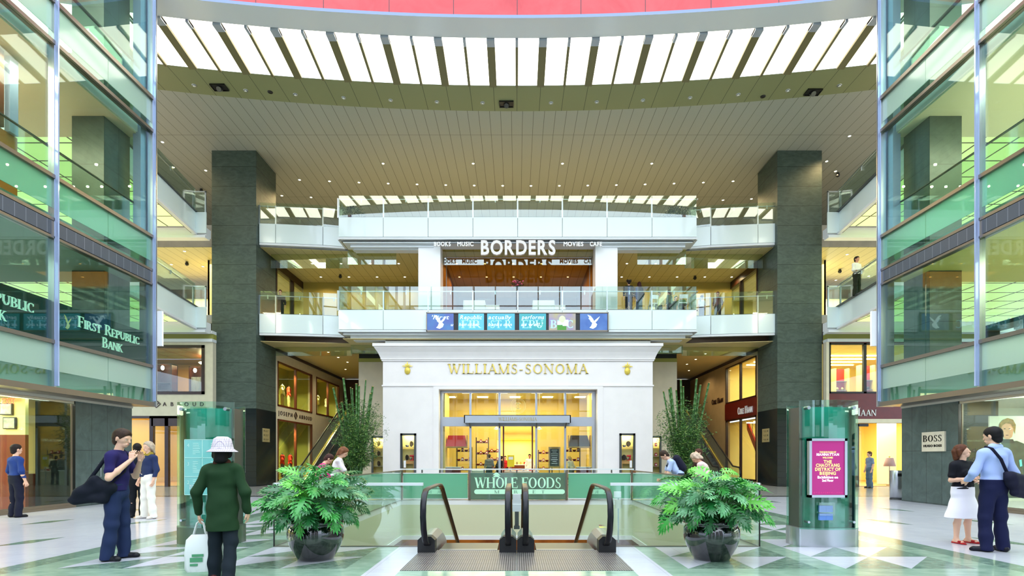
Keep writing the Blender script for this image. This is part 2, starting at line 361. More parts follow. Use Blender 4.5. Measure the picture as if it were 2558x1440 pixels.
# ------------------------------------------------------------------ floor
# escalator well: x -3.9..3.9, y 8.67..18.26
WX, WY0, WY1 = 3.9, 8.67, 18.26
def make_floor():
    mb = MB(); cells = []
    xs = [(-6.65,-6.3,2),(-6.3,-5.9,1)]
    def strips(sign):
        L = [(1.88,2.2,1),(2.2,3.04,'t'),(3.04,3.88,'t'),(3.88,4.22,1),(4.22,5.06,'t'),(5.06,5.9,'t'),(5.9,6.28,1),(6.28,6.65,2)]
        return [(a,b,k) if sign > 0 else (-b,-a,k) for a, b, k in L]
    rows = []; y = 6.93
    rows += [(-14,6.45,'d'),(6.45,6.93,'l')]
    while y < 17.8:
        for i in range(3): rows.append((y,y+.84,'r')); y += .84
        rows.append((y,y+.33,'l')); y += .33
    yend = y
    def q(x0,x1,y0,y1,mi):
        # keep clear of the well
        if x1 <= -WX or x0 >= WX or y1 <= WY0 or y0 >= WY1: mb.quad((x0,y0,0),(x1,y0,0),(x1,y1,0),(x0,y1,0),mi); return
        if x0 < -WX: mb.quad((x0,y0,0),(-WX,y0,0),(-WX,y1,0),(x0,y1,0),mi); x0 = -WX
        if x1 > WX: mb.quad((WX,y0,0),(x1,y0,0),(x1,y1,0),(WX,y1,0),mi); x1 = WX
        if y0 < WY0: mb.quad((x0,y0,0),(x1,y0,0),(x1,WY0,0),(x0,WY0,0),mi)
        if y1 > WY1: mb.quad((x0,WY1,0),(x1,WY1,0),(x1,y1,0),(x0,y1,0),mi)
    for (y0,y1,k) in rows:
        for sg in (-1,1):
            for (x0,x1,c) in strips(sg):
                if k == 'd': q(x0,x1,y0,y1,2 if c != 2 else 2)
                elif k == 'l': q(x0,x1,y0,y1,1 if c != 2 else 2)
                elif c == 't':
                    inside = not (x1 <= -WX or x0 >= WX or y1 <= WY0 or y0 >= WY1)
                    if inside and y0 > WY0-.1: q(x0,x1,y0,y1,1); continue
                    yy = min(y1, WY0) if inside else y1
                    if inside:
                        f = (yy-y0)/(y1-y0)
                        mb.quad((x0,y0,0),(x0+(x1-x0)*f,yy,0),(x0,yy,0),(x0,yy,0),0) if False else None
                        mb.add([(x0,y0,0),(x0+(x1-x0)*f,yy,0),(x0,yy,0)],[(0,1,2)],0)
                        mb.add([(x0,y0,0),(x1,y0,0),(x1,yy,0),(x0+(x1-x0)*f,yy,0)],[(0,1,2,3)],2); continue
                    mb.add([(x0,y0,0),(x1,y1,0),(x0,y1,0)],[(0,1,2)],0)
                    mb.add([(x0,y0,0),(x1,y0,0),(x1,y1,0)],[(0,1,2)],2)
                else: q(x0,x1,y0,y1,c)
        q(-1.88,-1.47,y0,y1,0 if k != 'd' else 2); q(1.47,1.88,y0,y1,0 if k != 'd' else 2)
        if k == 'd': q(-1.47,1.47,y0,y1,2)
        elif y1 <= 6.95: q(-1.47,1.47,y0,6.8,1); 
        elif y0 < WY0: pass
        else: q(-1.47,1.47,y0,y1,0)
    # far field and side aisles
    for (x0,x1) in ((-26,-6.65),(6.65,26)):
        q(x0,x1,-14,19.8,0)
        s = -1 if x0 < 0 else 1
    q(-6.65,6.65,yend,19.8,0); q(-26,26,19.8,20.25,3); q(-26,26,20.25,44,4)
    # dark rhombs let into the aisles
    for s in (-1,1):
        for xc in (8.25,10.4):
            for yc in (6.3,9.15,12.0,14.85,17.7):
                mb.add([(s*(xc+.16),yc-.55,.0006),(s*(xc+.16),yc+.15,.0006),(s*(xc-.16),yc+.55,.0006),(s*(xc-.16),yc-.15,.0006)],[(0,1,2,3) if s > 0 else (3,2,1,0)],2)
    # slab sides in the well are separate panels
    return struct('floor', mb, [M['marble'],M['mgreen'],M['mdark'],M['medge'],M['mgrey']])
make_floor()
# lower level seen through the well
mb = MB(); mb.box(-12,12,6,30,-5.1,-5.0)
struct('floor_lower', mb, mat('lower_floor_tile', C(170,120,70), .3, noise=.3, nscale=1))
mb = MB(); mb.box(-12,12,30,30.2,-5,-.5,0); mb.box(-12,-11.8,6,30,-5,-.5,0); mb.box(11.8,12,6,30,-5,-.5,0); mb.box(-12,12,6,6.2,-5,-.5,0)
struct('wall_lower', mb, mat('lower_wall', C(190,140,70), .5, noise=.6, nscale=.8, ncol=C(110,50,32)))
mb = MB()
for (x0,x1,y0,y1) in ((-12,-WX-.25,6,30),(WX+.25,12,6,30),(-WX-.25,WX+.25,WY1+.25,30)): mb.box(x0,x1,y0,y1,-.9,-.85)
struct('ceiling_lower', mb, M['ceil_w'])
LOWER = True
mb = MB()
for i in range(4): mb.box(-9+i*5,-8+i*5+1,20.5,21,-.93,-.9)
for s in (-1,1):
    for y in (10,14,18): mb.box(s*6-.6,s*6+.6,y,y+.3,-.93,-.9)
struct('trim_1', mb, M['cove'])
# lining of the well
mb = MB()
for s in (-1,1):
    a, b = (s*WX, s*(WX+.22))
    mb.box(a,b,WY0,WY1,-.16,-.005,0); mb.box(a,b,WY0,WY1,-1.2,-.16,1); mb.box(a-s*.03,b,WY0,WY1,-1.34,-1.2,0)
mb.box(-WX-.22,WX+.22,WY1,WY1+.22,-.16,-.005,0); mb.box(-WX-.22,WX+.22,WY1,WY1+.22,-1.2,-.16,1); mb.box(-WX-.22,WX+.22,WY1-.03,WY1+.22,-1.34,-1.2,0)
for s in (-1,1): mb.box(s*1.55,s*(WX+.22),WY0-.22,WY0,-1.34,-.005,1)
struct('trim_2', mb, [M['wmetal'],M['wellpanel']])
# ------------------------------------------------------------------ canopy: red band, white fascia, luminous strip, ceiling
KA = .0063
def arc(y0, x): return y0-KA*x*x
XS = [i*.6 for i in range(-29,30)]
def strip(mb, ya, za, yb, zb, mi=0, xs=None, smooth=True):
    xs = xs or XS; vs = []
    for x in xs: vs += [(x,arc(ya,x),za),(x,arc(yb,x),zb)]
    mb.add(vs, [(2*i,2*i+1,2*i+3,2*i+2) for i in range(len(xs)-1)], mi, smooth)
ZC = 16.8
mb = MB(); strip(mb,19.28,17.14,19.28,21.5,0); strip(mb,19.28,21.5,20.2,21.5,0)
struct('wall_canopy', mb, M['red'])
mb = MB(); strip(mb,19.18,17.05,20.1,17.05,0); strip(mb,19.18,17.05,19.18,17.16,1); strip(mb,20.1,17.05,20.1,17.12,1); strip(mb,20.1,17.12,20.3,17.12,0)
struct('trim_3', mb, [mat('white_curved_fascia', C(232,234,240), .22, coat=.4), mat('blue_grey_edge', C(110,124,150), .3, .5)])
mb = MB(); strip(mb,20.2,17.12,22.3,16.82)
lc = tag(mb.build('luminous_ceiling', M['lum']), 'bright curved backlit glass strip under the red canopy band', 'light')
ribs = []
for k in range(-15,16):
    wide = k % 2 != 0; x = k*.98; w = .15 if wide else .05
    mb = MB(); ya, yb = arc(20.15,x), arc(22.32,x); za, zb = 17.02, 16.74
    mb.add([(x-w,ya,za),(x+w,ya,za),(x+w,yb,zb),(x-w,yb,zb),(x-w,ya,za+.1),(x+w,ya,za+.1),(x+w,yb,zb+.1),(x-w,yb,zb+.1)],
           [(0,3,2,1),(4,5,6,7),(0,1,5,4),(1,2,6,5),(2,3,7,6),(3,0,4,7)],0)
    mb.box(x-w,x+w,ya-.03,ya+.3,za-.05,za+.05,1)
    r = mb.build('rib', [mat('olive_rib', C(120,112,76), .5) if k == -15 else M_rib, M['bluesteel']], lc)
    if k == -15: M_rib = r.data.materials[0]
# ceiling plane with curved front, in x slices
mb = MB()
for i in range(len(XS)-1):
    x0, x1 = XS[i], XS[i+1]
    a0, a1, b0, b1 = arc(22.3,x0), arc(22.3,x1), arc(23.95,x0), arc(23.95,x1)
    mb.quad((x0,a0,ZC),(x0,b0,ZC),(x1,b1,ZC),(x1,a1,ZC),1)
    mb.quad((x0,b0,ZC),(x0,44,ZC),(x1,44,ZC),(x1,b1,ZC),0)
for s in (-1,1): mb.quad((s*17.4,6,ZC),(s*17.4,44,ZC),(s*30,44,ZC),(s*30,6,ZC),0)
mb.box(-30,30,26,44,ZC+.5,ZC+.6,0)
struct('ceiling', mb, [M['ceil'],M['ceilband']])
# top-floor back wall and side walls
mb = MB(); mb.box(-30,30,38,38.2,13.2,ZC,0)
struct('wall_back_upper', mb, mat('olive_back_wall', C(150,140,84), .6))
# ------------------------------------------------------------------ downlights
def downlight(mats):
    t = thing('downlight', (0,0,0), 'small round recessed downlight glowing warm', 'light')
    MB().lathe(0,0,[(.045,.01),(.075,-.008),(.085,0.0),(.085,.02)],14).build('trim_ring', M['wmetal'], t)
    MB().lathe(0,0,[(.0,.0),(.055,.0)],12).build('lens', mats, t); return t
dl = downlight(M['lamp'])
DLS = []
def put_dl(x, y, z, group, label, first=[True]):
    if first[0]: first[0] = False; o = dl; o.location = (x,y,z-.012); o['label'] = label; o['group'] = group
    else: o = dup(dl, (x,y,z-.012), None, label, group)
    DLS.append((x,y,z)); return o
L3 = ('small warm downlights in the high ceiling', 'small round warm downlight set in the high flat ceiling')
for i in range(-8,9):
    if abs(i*1.6+.8) < 13.6: put_dl(i*1.6+.1+ (.7 if i < 0 else .7), 30.5-.004*(i*1.6)**2, ZC, *L3)
for px in (957,1182,1405,1628): put_dl(X(px,28.2),28.2,ZC,*L3)
for px, py in ((704,489),(777,493),(1806,500),(1877,497),(406,355),(433,418),(514,426),(2122,340),(2065,403),(2087,428)):
    y = (ZC-E)*FPX/(1145-py); put_dl(X(px,y),y,ZC,*L3)
Z2C = 12.12
L2 = ('small warm downlights in the second floor ceiling', 'small round warm downlight in the boarded ceiling of the second floor gallery')
for px in (780,852,925,996,1141,1211,1282,1353,1424,1566,1638,1708,1779): put_dl(X(px,29.7),29.7,Z2C,*L2)
for px in (803,873,943,1012,1148,1216,1283,1351,1418,1552,1621,1690,1759,1826): put_dl(X(px,32.0),31.9,Z2C,*L2)
for px, py in ((461,628),(428,661),(507,666),(2116,636),(2088,700),(2170,690)):
    y = (Z2C-E)*FPX/(1145-py); put_dl(X(px,y),y,Z2C,*L2)
Z1C = 7.35
L1 = ('small warm downlights in the ground floor ceiling', 'small round warm downlight in the plain ceiling above the ground floor')
for px, py in ((820,880),(845,893),(868,905),(863,923),(1738,898),(1716,910),(1721,926),(1762,884)):
    y = (Z1C-E)*FPX/(1145-py); put_dl(X(px,y),y,Z1C,*L1)
# glass-lensed accent lamps and square projectors in the olive band
acc = thing('accent_lamp', (0,0,0), 'small round silver accent lamp in the olive ceiling band', 'light', 'silver accent lamps along the olive ceiling band')
MB().lathe(0,0,[(.05,.01),(.09,-.01),(.10,.02)],14).build('trim_ring', M['steel'], acc)
MB().ball(0,0,-.015,.06,.06,.04,10).build('bulb', mat('silver_bulb', C(230,230,225), .1, .6), acc)
fa = True
for k in range(7):
    for s in (-1,1):
        x = s*(1.48+k*1.97); p = (x, arc(23.4,x), ZC-.012)
        if fa: acc.location = p; fa = False
        else: dup(acc, p)
pj = thing('recessed_projector', (0,0,0), 'black square recessed spotlight in the olive ceiling band, at the middle', 'spotlight', 'black square spotlights in the olive ceiling band')
b = MB(); b.box(-.31,.31,-.2,-.17,-.03,.25); b.box(-.31,.31,.17,.2,-.03,.25); b.box(-.31,-.28,-.2,.2,-.03,.25); b.box(.28,.31,-.2,.2,-.03,.25); b.box(-.31,.31,-.2,.2,.0,.02)
b.build('housing', M['black'], pj)
b = MB(); b.tube([(0,.05,-.0),(0,-.05,-.1)],[.12,.1],14); b.build('lamp_head', M['dsteel'], pj)
for i, (px, py, w) in enumerate(((1265,259,'at the middle'),(548,217,'near its left end'),(2031,229,'near its right end'))):
    y = (ZC-E)*FPX/(1145-py); p = (X(px,y), y, ZC-.03)
    if i == 0: pj.location = p
    else: dup(pj, p, None, 'black square recessed spotlight in the olive ceiling band, '+w)
for px, py, w in ((675,230,'left'),(1906,241,'right')):
    y = (ZC-E)*FPX/(1145-py)
    o = MB().lathe(X(px,y),y,[(.0,ZC-.02),(.1,ZC-.02),(.11,ZC)],14).build('ceiling_speaker', M['black'], None, (X(px,y),y,ZC))
    tag(o, 'small black round opening in the olive ceiling band, %s half' % w, 'speaker')
# domed cameras under the ceilings
dc = thing('dome_camera', (0,0,0), 'x', 'camera')
MB().cyl(0,0,-.1,0,.07,12).build('mount', M['dsteel'], dc); MB().ball(0,0,-.13,.1,.1,.1,12).build('dome', M['black'], dc)
fd = True
for px, py, zc, w in ((503,472,ZC,'on the high ceiling left of the left stone column'),(2093,432,ZC,'on the high ceiling right of the right stone column'),
    (467,654,Z2C,'under the second floor ceiling left of the left column'),(850,686,Z2C,'under the second floor ceiling, left part of the gallery'),
    (1736,690,Z2C,'under the second floor ceiling, right part of the gallery'),(2098,673,Z2C,'under the second floor ceiling right of the right column')):
    y = (zc-E)*FPX/(1145-py); p = (X(px,y),y,zc); lb = 'small dark dome camera '+w
    if fd: dc.location = p; dc['label'] = lb; fd = False
    else: dup(dc, p, None, lb)
# spots carried by the downlights, plus added area fills
def spot(x, y, z, power, col=(1,.78,.48), ang=150, name='downlight_beam'):
    l = bpy.data.lights.new(name, 'SPOT'); l.energy = power; l.color = col; l.spot_size = math.radians(ang); l.spot_blend = .6; l.shadow_soft_size = .05
    o = bpy.data.objects.new(name, l); COL.objects.link(o); o.location = (x,y,z-.06); return o
def area(x, y, z, sx_, sy_, power, col=(1,.85,.6), rot=(0,0,0), name='room_fill'):  # added area fills that light the rooms in place of lamp arrays
    l = bpy.data.lights.new(name, 'AREA'); l.shape = 'RECTANGLE'; l.size = sx_; l.size_y = sy_; l.energy = power; l.color = col
    o = bpy.data.objects.new(name, l); COL.objects.link(o); o.location = (x,y,z); o.rotation_euler = rot; return o
area(0,23,-.95,14,6,380,(1,.80,.50)); area(-7,13,-.95,5,8,170,(1,.85,.55)); area(7,13,-.95,5,8,170,(1,.85,.55))  # fills added to make the lower level look warm and bright
for (x,y,z) in DLS:
    if min(abs(abs(x)-13.0),abs(abs(x)-15.2)) < 1.3 and 26 < y < 30.4: continue
    if z > 16: spot(x,y,z,230,(1,.75,.36))
    elif z > 11: spot(x,y,z,60,(1,.76,.36))
    else: spot(x,y,z,60)
# ------------------------------------------------------------------ slabs and balconies
F2, F3 = 8.70, 13.26
def balcony(name, label, zt, zb, ztg, zrail, parts):
    """parts: list of polylines (plan) each a run of panels"""
    t = thing(name, (parts[0][0][0], parts[0][0][1], zb), label, 'balcony')
    for run in parts:
        for i in range(len(run)-1):
            a, b_ = Vector(run[i]+(0,)), Vector(run[i+1]+(0,)); d = (b_-a).normalized(); n = Vector((d.y,-d.x,0))
            if n.y > 0 and abs(n.y) > .3: n = -n
            def q(z0,z1,off,th,nm,m,g=.01):
                p0 = a+d*g+n*off; p1 = b_-d*g+n*off; k = MB()
                k.add([(p0.x,p0.y,z0),(p1.x,p1.y,z0),(p1.x+n.x*th,p1.y+n.y*th,z0),(p0.x+n.x*th,p0.y+n.y*th,z0),(p0.x,p0.y,z1),(p1.x,p1.y,z1),(p1.x+n.x*th,p1.y+n.y*th,z1),(p0.x+n.x*th,p0.y+n.y*th,z1)],
                      [(0,1,2,3),(7,6,5,4),(0,4,5,1),(1,5,6,2),(2,6,7,3),(3,7,4,0)]); return k.build(nm, m, t)
            q(zb+.04,zt,0,.05,'fascia_panel',M['wpanel'])
            q(zt+.02,ztg,0.01,.02,'glass_panel',M['rail_glass'])
            k = MB(); z = zrail
            k.bar((a.x-n.x*.06,a.y-n.y*.06,z),(b_.x-n.x*.06,b_.y-n.y*.06,z),.05,.035); k.build('handrail', M['steel'], t)
            k = MB(); p = a-n*.03; k.box(p.x-.035,p.x+.035,p.y-.05,p.y+.05,zt-.02,zrail+.02); k.build('post', M['steel'], t)
            p = (a+b_)/2-n*.03; k = MB(); k.box(p.x-.025,p.x+.025,p.y-.03,p.y+.03,zrail-.16,zrail+.03); k.build('bracket', M['steel'], t)
        k = MB()
        for i in range(len(run)-1):
            a, b_ = run[i], run[i+1]
            k.bar((a[0],a[1]+.05,zb-.02),(b_[0],b_[1]+.05,zb-.02),.16,.10,0)
        k.build('edge_trim', M['wmetal'], t); k = MB()
        for i in range(len(run)-1):
            a, b_ = run[i], run[i+1]; k.bar((a[0],a[1]+.12,zt+.03),(b_[0],b_[1]+.12,zt+.03),.2,.03,0)
        k.build('floor_nosing', M['dsteel'], t)
    return t
YC, HW = 26.6, 8.80
cpts = [(-HW+i*2.2+.04,YC) for i in range(9)]
lpts = [(-13.0,27.3),(-12.2,27.36),(-9.9,27.62),(-8.86,27.82)]
rpts = [(8.93,27.82),(9.9,27.62),(12.2,27.36),(13.1,27.3)]
for lv, (zt,zb,ztg,zr,nm) in enumerate(((F2,7.70,9.86,9.64,'second'),(F3,12.26,14.33,14.18,'third'))):
    balcony('balcony', 'straight projecting white panelled balcony bay with glass rail, %s floor, at the middle' % nm, zt,zb,ztg,zr,[cpts,[(-HW+.04,YC),(-HW+.04,27.8)],[(HW+.04,27.8),(HW+.04,YC)]])
    balcony('balcony', 'white panelled balcony with glass rail beside the left stone column, %s floor' % nm, zt,zb,ztg,zr,[lpts])
    balcony('balcony', 'white panelled balcony with glass rail beside the right stone column, %s floor' % nm, zt,zb,ztg,zr,[rpts])
# slabs
def slab(name, z0, z1, mats):
    mb = MB(); fr = [(-13.0,27.4),(-8.7,27.95),(-8.7,26.75),(8.75,26.75),(8.75,27.95),(13.05,27.4),(30,27.4),(30,44),(-30,44),(-30,27.4)]
    mb.prism(fr,2,z0,z1,0); struct(name, mb, mats)
slab('floor_second', Z2C-3.9+.03, F2-.02, M['mgrey'])
slab('floor_third', Z2C+.02, F3-.02, M['mgrey'])
# boarded undersides
for zz, nm, m in ((Z2C,'ceiling_second',M['ceil_w']),(Z1C,'ceiling_ground',mat('plain_warm_ceiling', C(214,196,140), .5))):
    mb = MB(); mb.prism([(-13.0,27.45),(-8.65,28.0),(-8.65,26.85),(8.7,26.85),(8.7,28.0),(13.05,27.45),(30,27.45),(30,44),(-30,44),(-30,27.45)],2,zz,zz+.02)
    struct(nm, mb, m)
mb = MB(); mb.box(-13,13,27.9,44,Z1C+.02,8.2)
struct('floor_second_core', mb, M['brown'])
# stepped white soffit trims below the projecting bays
for zb in (7.62,12.18):
    mb = MB(); mb.box(-8.6,8.7,26.75,27.6,zb-.10,zb)
    for (a,b_) in (((-8.3,-4.15),(4.25,8.4)) if zb > 8 else ((-8.3,8.4),)): mb.box(a,b_,26.95,27.6,zb-.24,zb-.10); mb.box(a+.1,b_-.1,27.15,27.6,zb-.30,zb-.24)
    struct('trim_4' if zb < 8 else 'trim_5', mb, M['wmetal'])
# hanging glass smoke baffles
for zc, yb, nm in ((Z2C-.12,28.1,'second'),(Z1C+.15,28.6,'ground')):
    for s, w in ((-1,'left'),(1,'right')):
        for (x0,x1,ww) in ((8.8,12.9,'outer'),(6.2 if nm == 'second' else 7.3,8.7,'inner')):
            y = yb+(.25 if ww == 'outer' else -.3); b = MB(); b.box(s*x0,s*x1,y,y+.015,zc-.62,zc+.12 if nm == 'second' else Z1C)
            o = b.build('smoke_baffle', M['baffle'], None, (s*(x0+x1)/2,y,zc)); tag(o, 'hanging glass smoke baffle under the %s floor ceiling, %s %s part' % (nm,w,ww), 'glass panel')
    if nm == 'second':
        b = MB(); b.box(-3.8,3.9,27.75,27.765,zc-.66,Z2C); tag(b.build('smoke_baffle', M['baffle'], None, (0,27.7,zc)), 'hanging glass smoke baffle behind the big sign letters', 'glass panel')
# ------------------------------------------------------------------ stone columns
for s, w in ((-1,'left'),(1,'right')):
    t = thing('stone_column', (s*14.13,28.1,0), 'massive dark green-grey stone clad column, %s of the hall' % w, 'column')
    x0, x1 = s*13.02, s*15.24
    MB().box(x0,x1,27.0,29.2,3.9,ZC-.01).build('shaft', M['stone'], t)
    MB().box(x0-s*.01,x1+s*.01,26.99,29.21,.02,3.9).build('base_cladding', M['base_stone'], t)
    y = 27.55 if s < 0 else 27.75; xx = x0-s*.01
    k = MB(); k.box(xx,xx-s*.03,y+.1,y+.85,2.25,2.95); k.build('plaque', M['plate'], t)
    pq = [c for c in bpy.data.objects if c.parent == t and c.name.startswith('plaque')][-1]
    k = MB()
    for i in range(3):
        z = 2.86-i*.22; k.box(xx-s*.032,xx-s*.036,y+.18,y+.24,z-.08,z)
        k.box(xx-s*.032,xx-s*.036,y+.32,y+.72,z-.03,z-.015); k.box(xx-s*.032,xx-s*.036,y+.32,y+.62,z-.08,z-.065)
    k.build('marking', M['dark'], pq)
# ------------------------------------------------------------------ central shop block
FY = 27.2
mb = MB()
def frontwall(mb, x0, x1, y0, y1, z0, z1, holes, mi=0):
    """wall slab with rectangular holes (hx0,hx1,hz0,hz1)"""
    xs = sorted({x0,x1,*[h[0] for h in holes],*[h[1] for h in holes]}); zs = sorted({z0,z1,*[h[2] for h in holes],*[h[3] for h in holes]})
    for i in range(len(xs)-1):
        for j in range(len(zs)-1):
            cx, cz = (xs[i]+xs[i+1])/2, (zs[j]+zs[j+1])/2
            if any(h[0] < cx < h[1] and h[2] < cz < h[3] for h in holes): continue
            mb.box(xs[i],xs[i+1],y0,y1,zs[j],zs[j+1],mi)
def sidewall(mb, x0, x1, y0, y1, z0, z1, holes, mi=0):
    ys = sorted({y0,y1,*[h[0] for h in holes],*[h[1] for h in holes]}); zs = sorted({z0,z1,*[h[2] for h in holes],*[h[3] for h in holes]})
    for i in range(len(ys)-1):
        for j in range(len(zs)-1):
            cy, cz = (ys[i]+ys[i+1])/2, (zs[j]+zs[j+1])/2
            if any(h[0] < cy < h[1] and h[2] < cz < h[3] for h in holes): continue
            mb.box(x0,x1,ys[i],ys[i+1],zs[j],zs[j+1],mi)
DX0, DX1, DZ = -3.92, 4.05, 4.88
n0, n1, nz0, nz1 = -5.86, -5.06, .55, 2.66
m0, m1 = 5.16, 5.96
frontwall(mb,-6.74,6.84,FY,FY+.5,0,6.4,[(DX0,DX1,-1,DZ),(n0,n1,nz0,nz1),(m0,m1,nz0,nz1)])
mb.box(-6.74,-6.5,FY+.5,36,0,6.4); mb.box(6.6,6.84,FY+.5,36,0,6.4)
struct('wall_shop_front', mb, M['plaster'])
def ringbox(mb, z, off, z1, mi=0): mb.box(-6.74-off,6.84+off,FY-off,FY+2,z,z1,mi)
mb = MB()
ringbox(mb,5.03,.05,5.10); ringbox(mb,6.30,.06,6.38); ringbox(mb,6.38,.10,6.44)
prof = [(.10,6.44),(.14,6.55),(.22,6.72),(.34,6.90),(.36,6.96),(.42,6.98),(.42,7.12),(.0,7.12)]
for i in range(len(prof)-2):
    (o0,z0),(o1,z1) = prof[i],prof[i+1]
    a = [(-6.74-o0,FY-o0,z0),(6.84+o0,FY-o0,z0),(6.84+o0,FY+2,z0),(-6.74-o0,FY+2,z0)]; b_ = [(-6.74-o1,FY-o1,z1),(6.84+o1,FY-o1,z1),(6.84+o1,FY+2,z1),(-6.74-o1,FY+2,z1)]
    mb.add(a+b_, [(0,1,5,4),(1,2,6,5),(3,0,4,7)])
mb.box(-7.15,7.25,FY-.41,FY+2,7.10,7.12)
for (a,b_) in ((DX0-.28,DX0),(DX1,DX1+.28)): mb.box(a,b_,FY-.05,FY,0,DZ)
mb.box(DX0-.28,DX1+.28,FY-.045,FY,DZ,DZ+.145)
struct('trim_6', mb, M['plaster'])
mb = MB(); mb.box(-6.6,6.7,FY-.1,FY+1.8,7.12,7.30,0); mb.box(-6.6,6.7,FY-.05,FY+1.8,7.30,7.56,1); mb.box(-6.6,6.7,FY-.1,FY+1.8,7.56,7.62,0)
o = mb.build('air_grille', [M['wmetal'],M['louver_x']], None, (0,FY,7.12)); tag(o, 'long slatted air grille between the white shop cornice and the balcony', 'vent')
# warm interior
mb = MB(); frontwall(mb,-6.5,6.6,33,33.2,0,5.4,[(-1.2,1.25,-1,2.6)],0); mb.box(-6.5,-6.4,FY+1.4,33,0,5.4,0); mb.box(6.5,6.6,FY+1.4,33,0,5.4,0)
mb.box(-3.85,-3.75,FY+.9,30,0,4.9,0); mb.box(3.9,4.0,FY+.9,30,0,4.9,0)
struct('wall_shop_inside', mb, M['yellow_wall'])
mb = MB(); mb.box(-6.5,6.6,FY+.5,36,5.0,5.05,0); struct('ceiling_shop', mb, M['ywall2'])
mb = MB()
for i in range(6): mb.box(-4.9+i*1.9,-4.3+i*1.9,29.2,29.6,4.96,5.0)
for i in range(5): mb.box(-4.2+i*1.9,-3.6+i*1.9,31.4,31.8,4.96,5.0)
struct('trim_7', mb, M['cove'])
mb = MB(); mb.box(-1.2,1.25,35.5,35.6,0,4,0); mb.box(-1.25,-1.2,33.2,35.5,0,4,0); mb.box(1.25,1.3,33.2,35.5,0,4,0); mb.box(-1.2,1.25,33.2,35.5,2.6,2.7,0)
struct('wall_shop_alcove', mb, M['ywall2'])
area(0,34.3,2.55,2,1.5,60,(1,.9,.5)); area(0,30.3,4.9,7,3,260,(1,.80,.45)); area(0,28.4,4.85,7,.5,60,(1,.82,.5))
# shopfront glazing
GY = 27.85
t = thing('shopfront', (.06,GY,0), 'steel framed glass shopfront in the white portal with the gilt name above', 'shopfront')
mx = [X(p,GY) for p in (1101,1175.5,1248,1339.5,1411.5,1484)]
for i, x in enumerate(mx):
    w = .12 if i in (0,5) else .055
    MB().box(x-w,x+w,GY-.09,GY+.06,0,Z(975,GY)).build('mullion', M['steel'], t)
k = MB(); k.box(mx[0],mx[5],GY-.08,GY+.06,Z(983,GY),Z(974,GY)); k.build('head_frame', M['steel'], t)
k = MB(); k.box(mx[0],mx[5],GY-.1,GY+.05,Z(1066,GY),Z(1043,GY)); k.build('transom', M['bluesteel'], t)
for i in range(5):
    MB().box(mx[i]+.05,mx[i+1]-.05,GY-.01,GY+.01,Z(1043,GY),Z(983,GY)).build('upper_pane', M['glass'], t)
    if i != 2: MB().box(mx[i]+.05,mx[i+1]-.05,GY-.01,GY+.01,.02,Z(1066,GY)).build('lower_pane', M['glass'], t)
for a in (mx[2]+.2,mx[3]-.2):
    MB().box(a-.04,a+.04,GY-.03,GY+.03,0,Z(1066,GY)).build('door_post', M['wood'], t)
CY = 27.0
cx0, cx1 = X(1159,CY), X(1426,CY); z0, z1 = Z(1057,CY), Z(1037.5,CY)
k = MB(); k.box(cx0,cx1,CY,CY+.04,z0,z1); k.box(cx0,cx0+.05,CY,GY,z0,z1); k.box(cx1-.05,cx1,CY,GY,z0,z1); k.box(cx0,cx1,CY,GY,z1-.03,z1)
cn = k.build('canopy', M['bluesteel'], t)
for x in (mx[1],mx[2],mx[3],mx[4]): MB().bar((x,CY+.05,z0+.02),(x,GY-.05,z0-.2),.05,.08).build('bracket', M['dsteel'], cn)
# crest ring with double letter C on the upper pane
k = MB(); zc = Z(1015,GY); xc = X(1294,GY)
for r, w in ((.40,.02),(.33,.012)):
    for i in range(36):
        a, b_ = 2*PI*i/36, 2*PI*(i+1)/36
        k.add([(xc+r*math.cos(a),GY-.02,zc+r*math.sin(a)),(xc+r*math.cos(b_),GY-.02,zc+r*math.sin(b_)),(xc+(r-w)*math.cos(b_),GY-.02,zc+(r-w)*math.sin(b_)),(xc+(r-w)*math.cos(a),GY-.02,zc+(r-w)*math.sin(a))],[(0,1,2,3)])
for sg in (-1,1):
    for i in range(20):
        a, b_ = math.radians(45+270*i/20), math.radians(45+270*(i+1)/20); f = lambda an, r: (xc+sg*(.06+r*math.cos(an)),GY-.021,zc+1.35*r*math.sin(an))
        k.add([f(a,.13),f(b_,.13),f(b_,.10),f(a,.10)],[(0,1,2,3) if sg > 0 else (3,2,1,0)])
k.build('crest', mat('pale_gold_film', C(250,230,150), .4), t)
put_letters(t, mat('dull_gold', C(186,172,120), .35, .5), 'WILLIAMS-SONOMA', (X(1245,CY),CY,Z(1052,CY)), (1,0,0), (0,0,1), .17, .01, width=X(1341,CY)-X(1245,CY), name='lettering', single=True)
put_letters(t, M['gold'], 'WILLIAMS-SONOMA', (X(1256,32.9),32.9,Z(1083,32.9)), (1,0,0), (0,0,1), .2, .02, width=X(1332,32.9)-X(1256,32.9), name='inner_lettering', single=True)
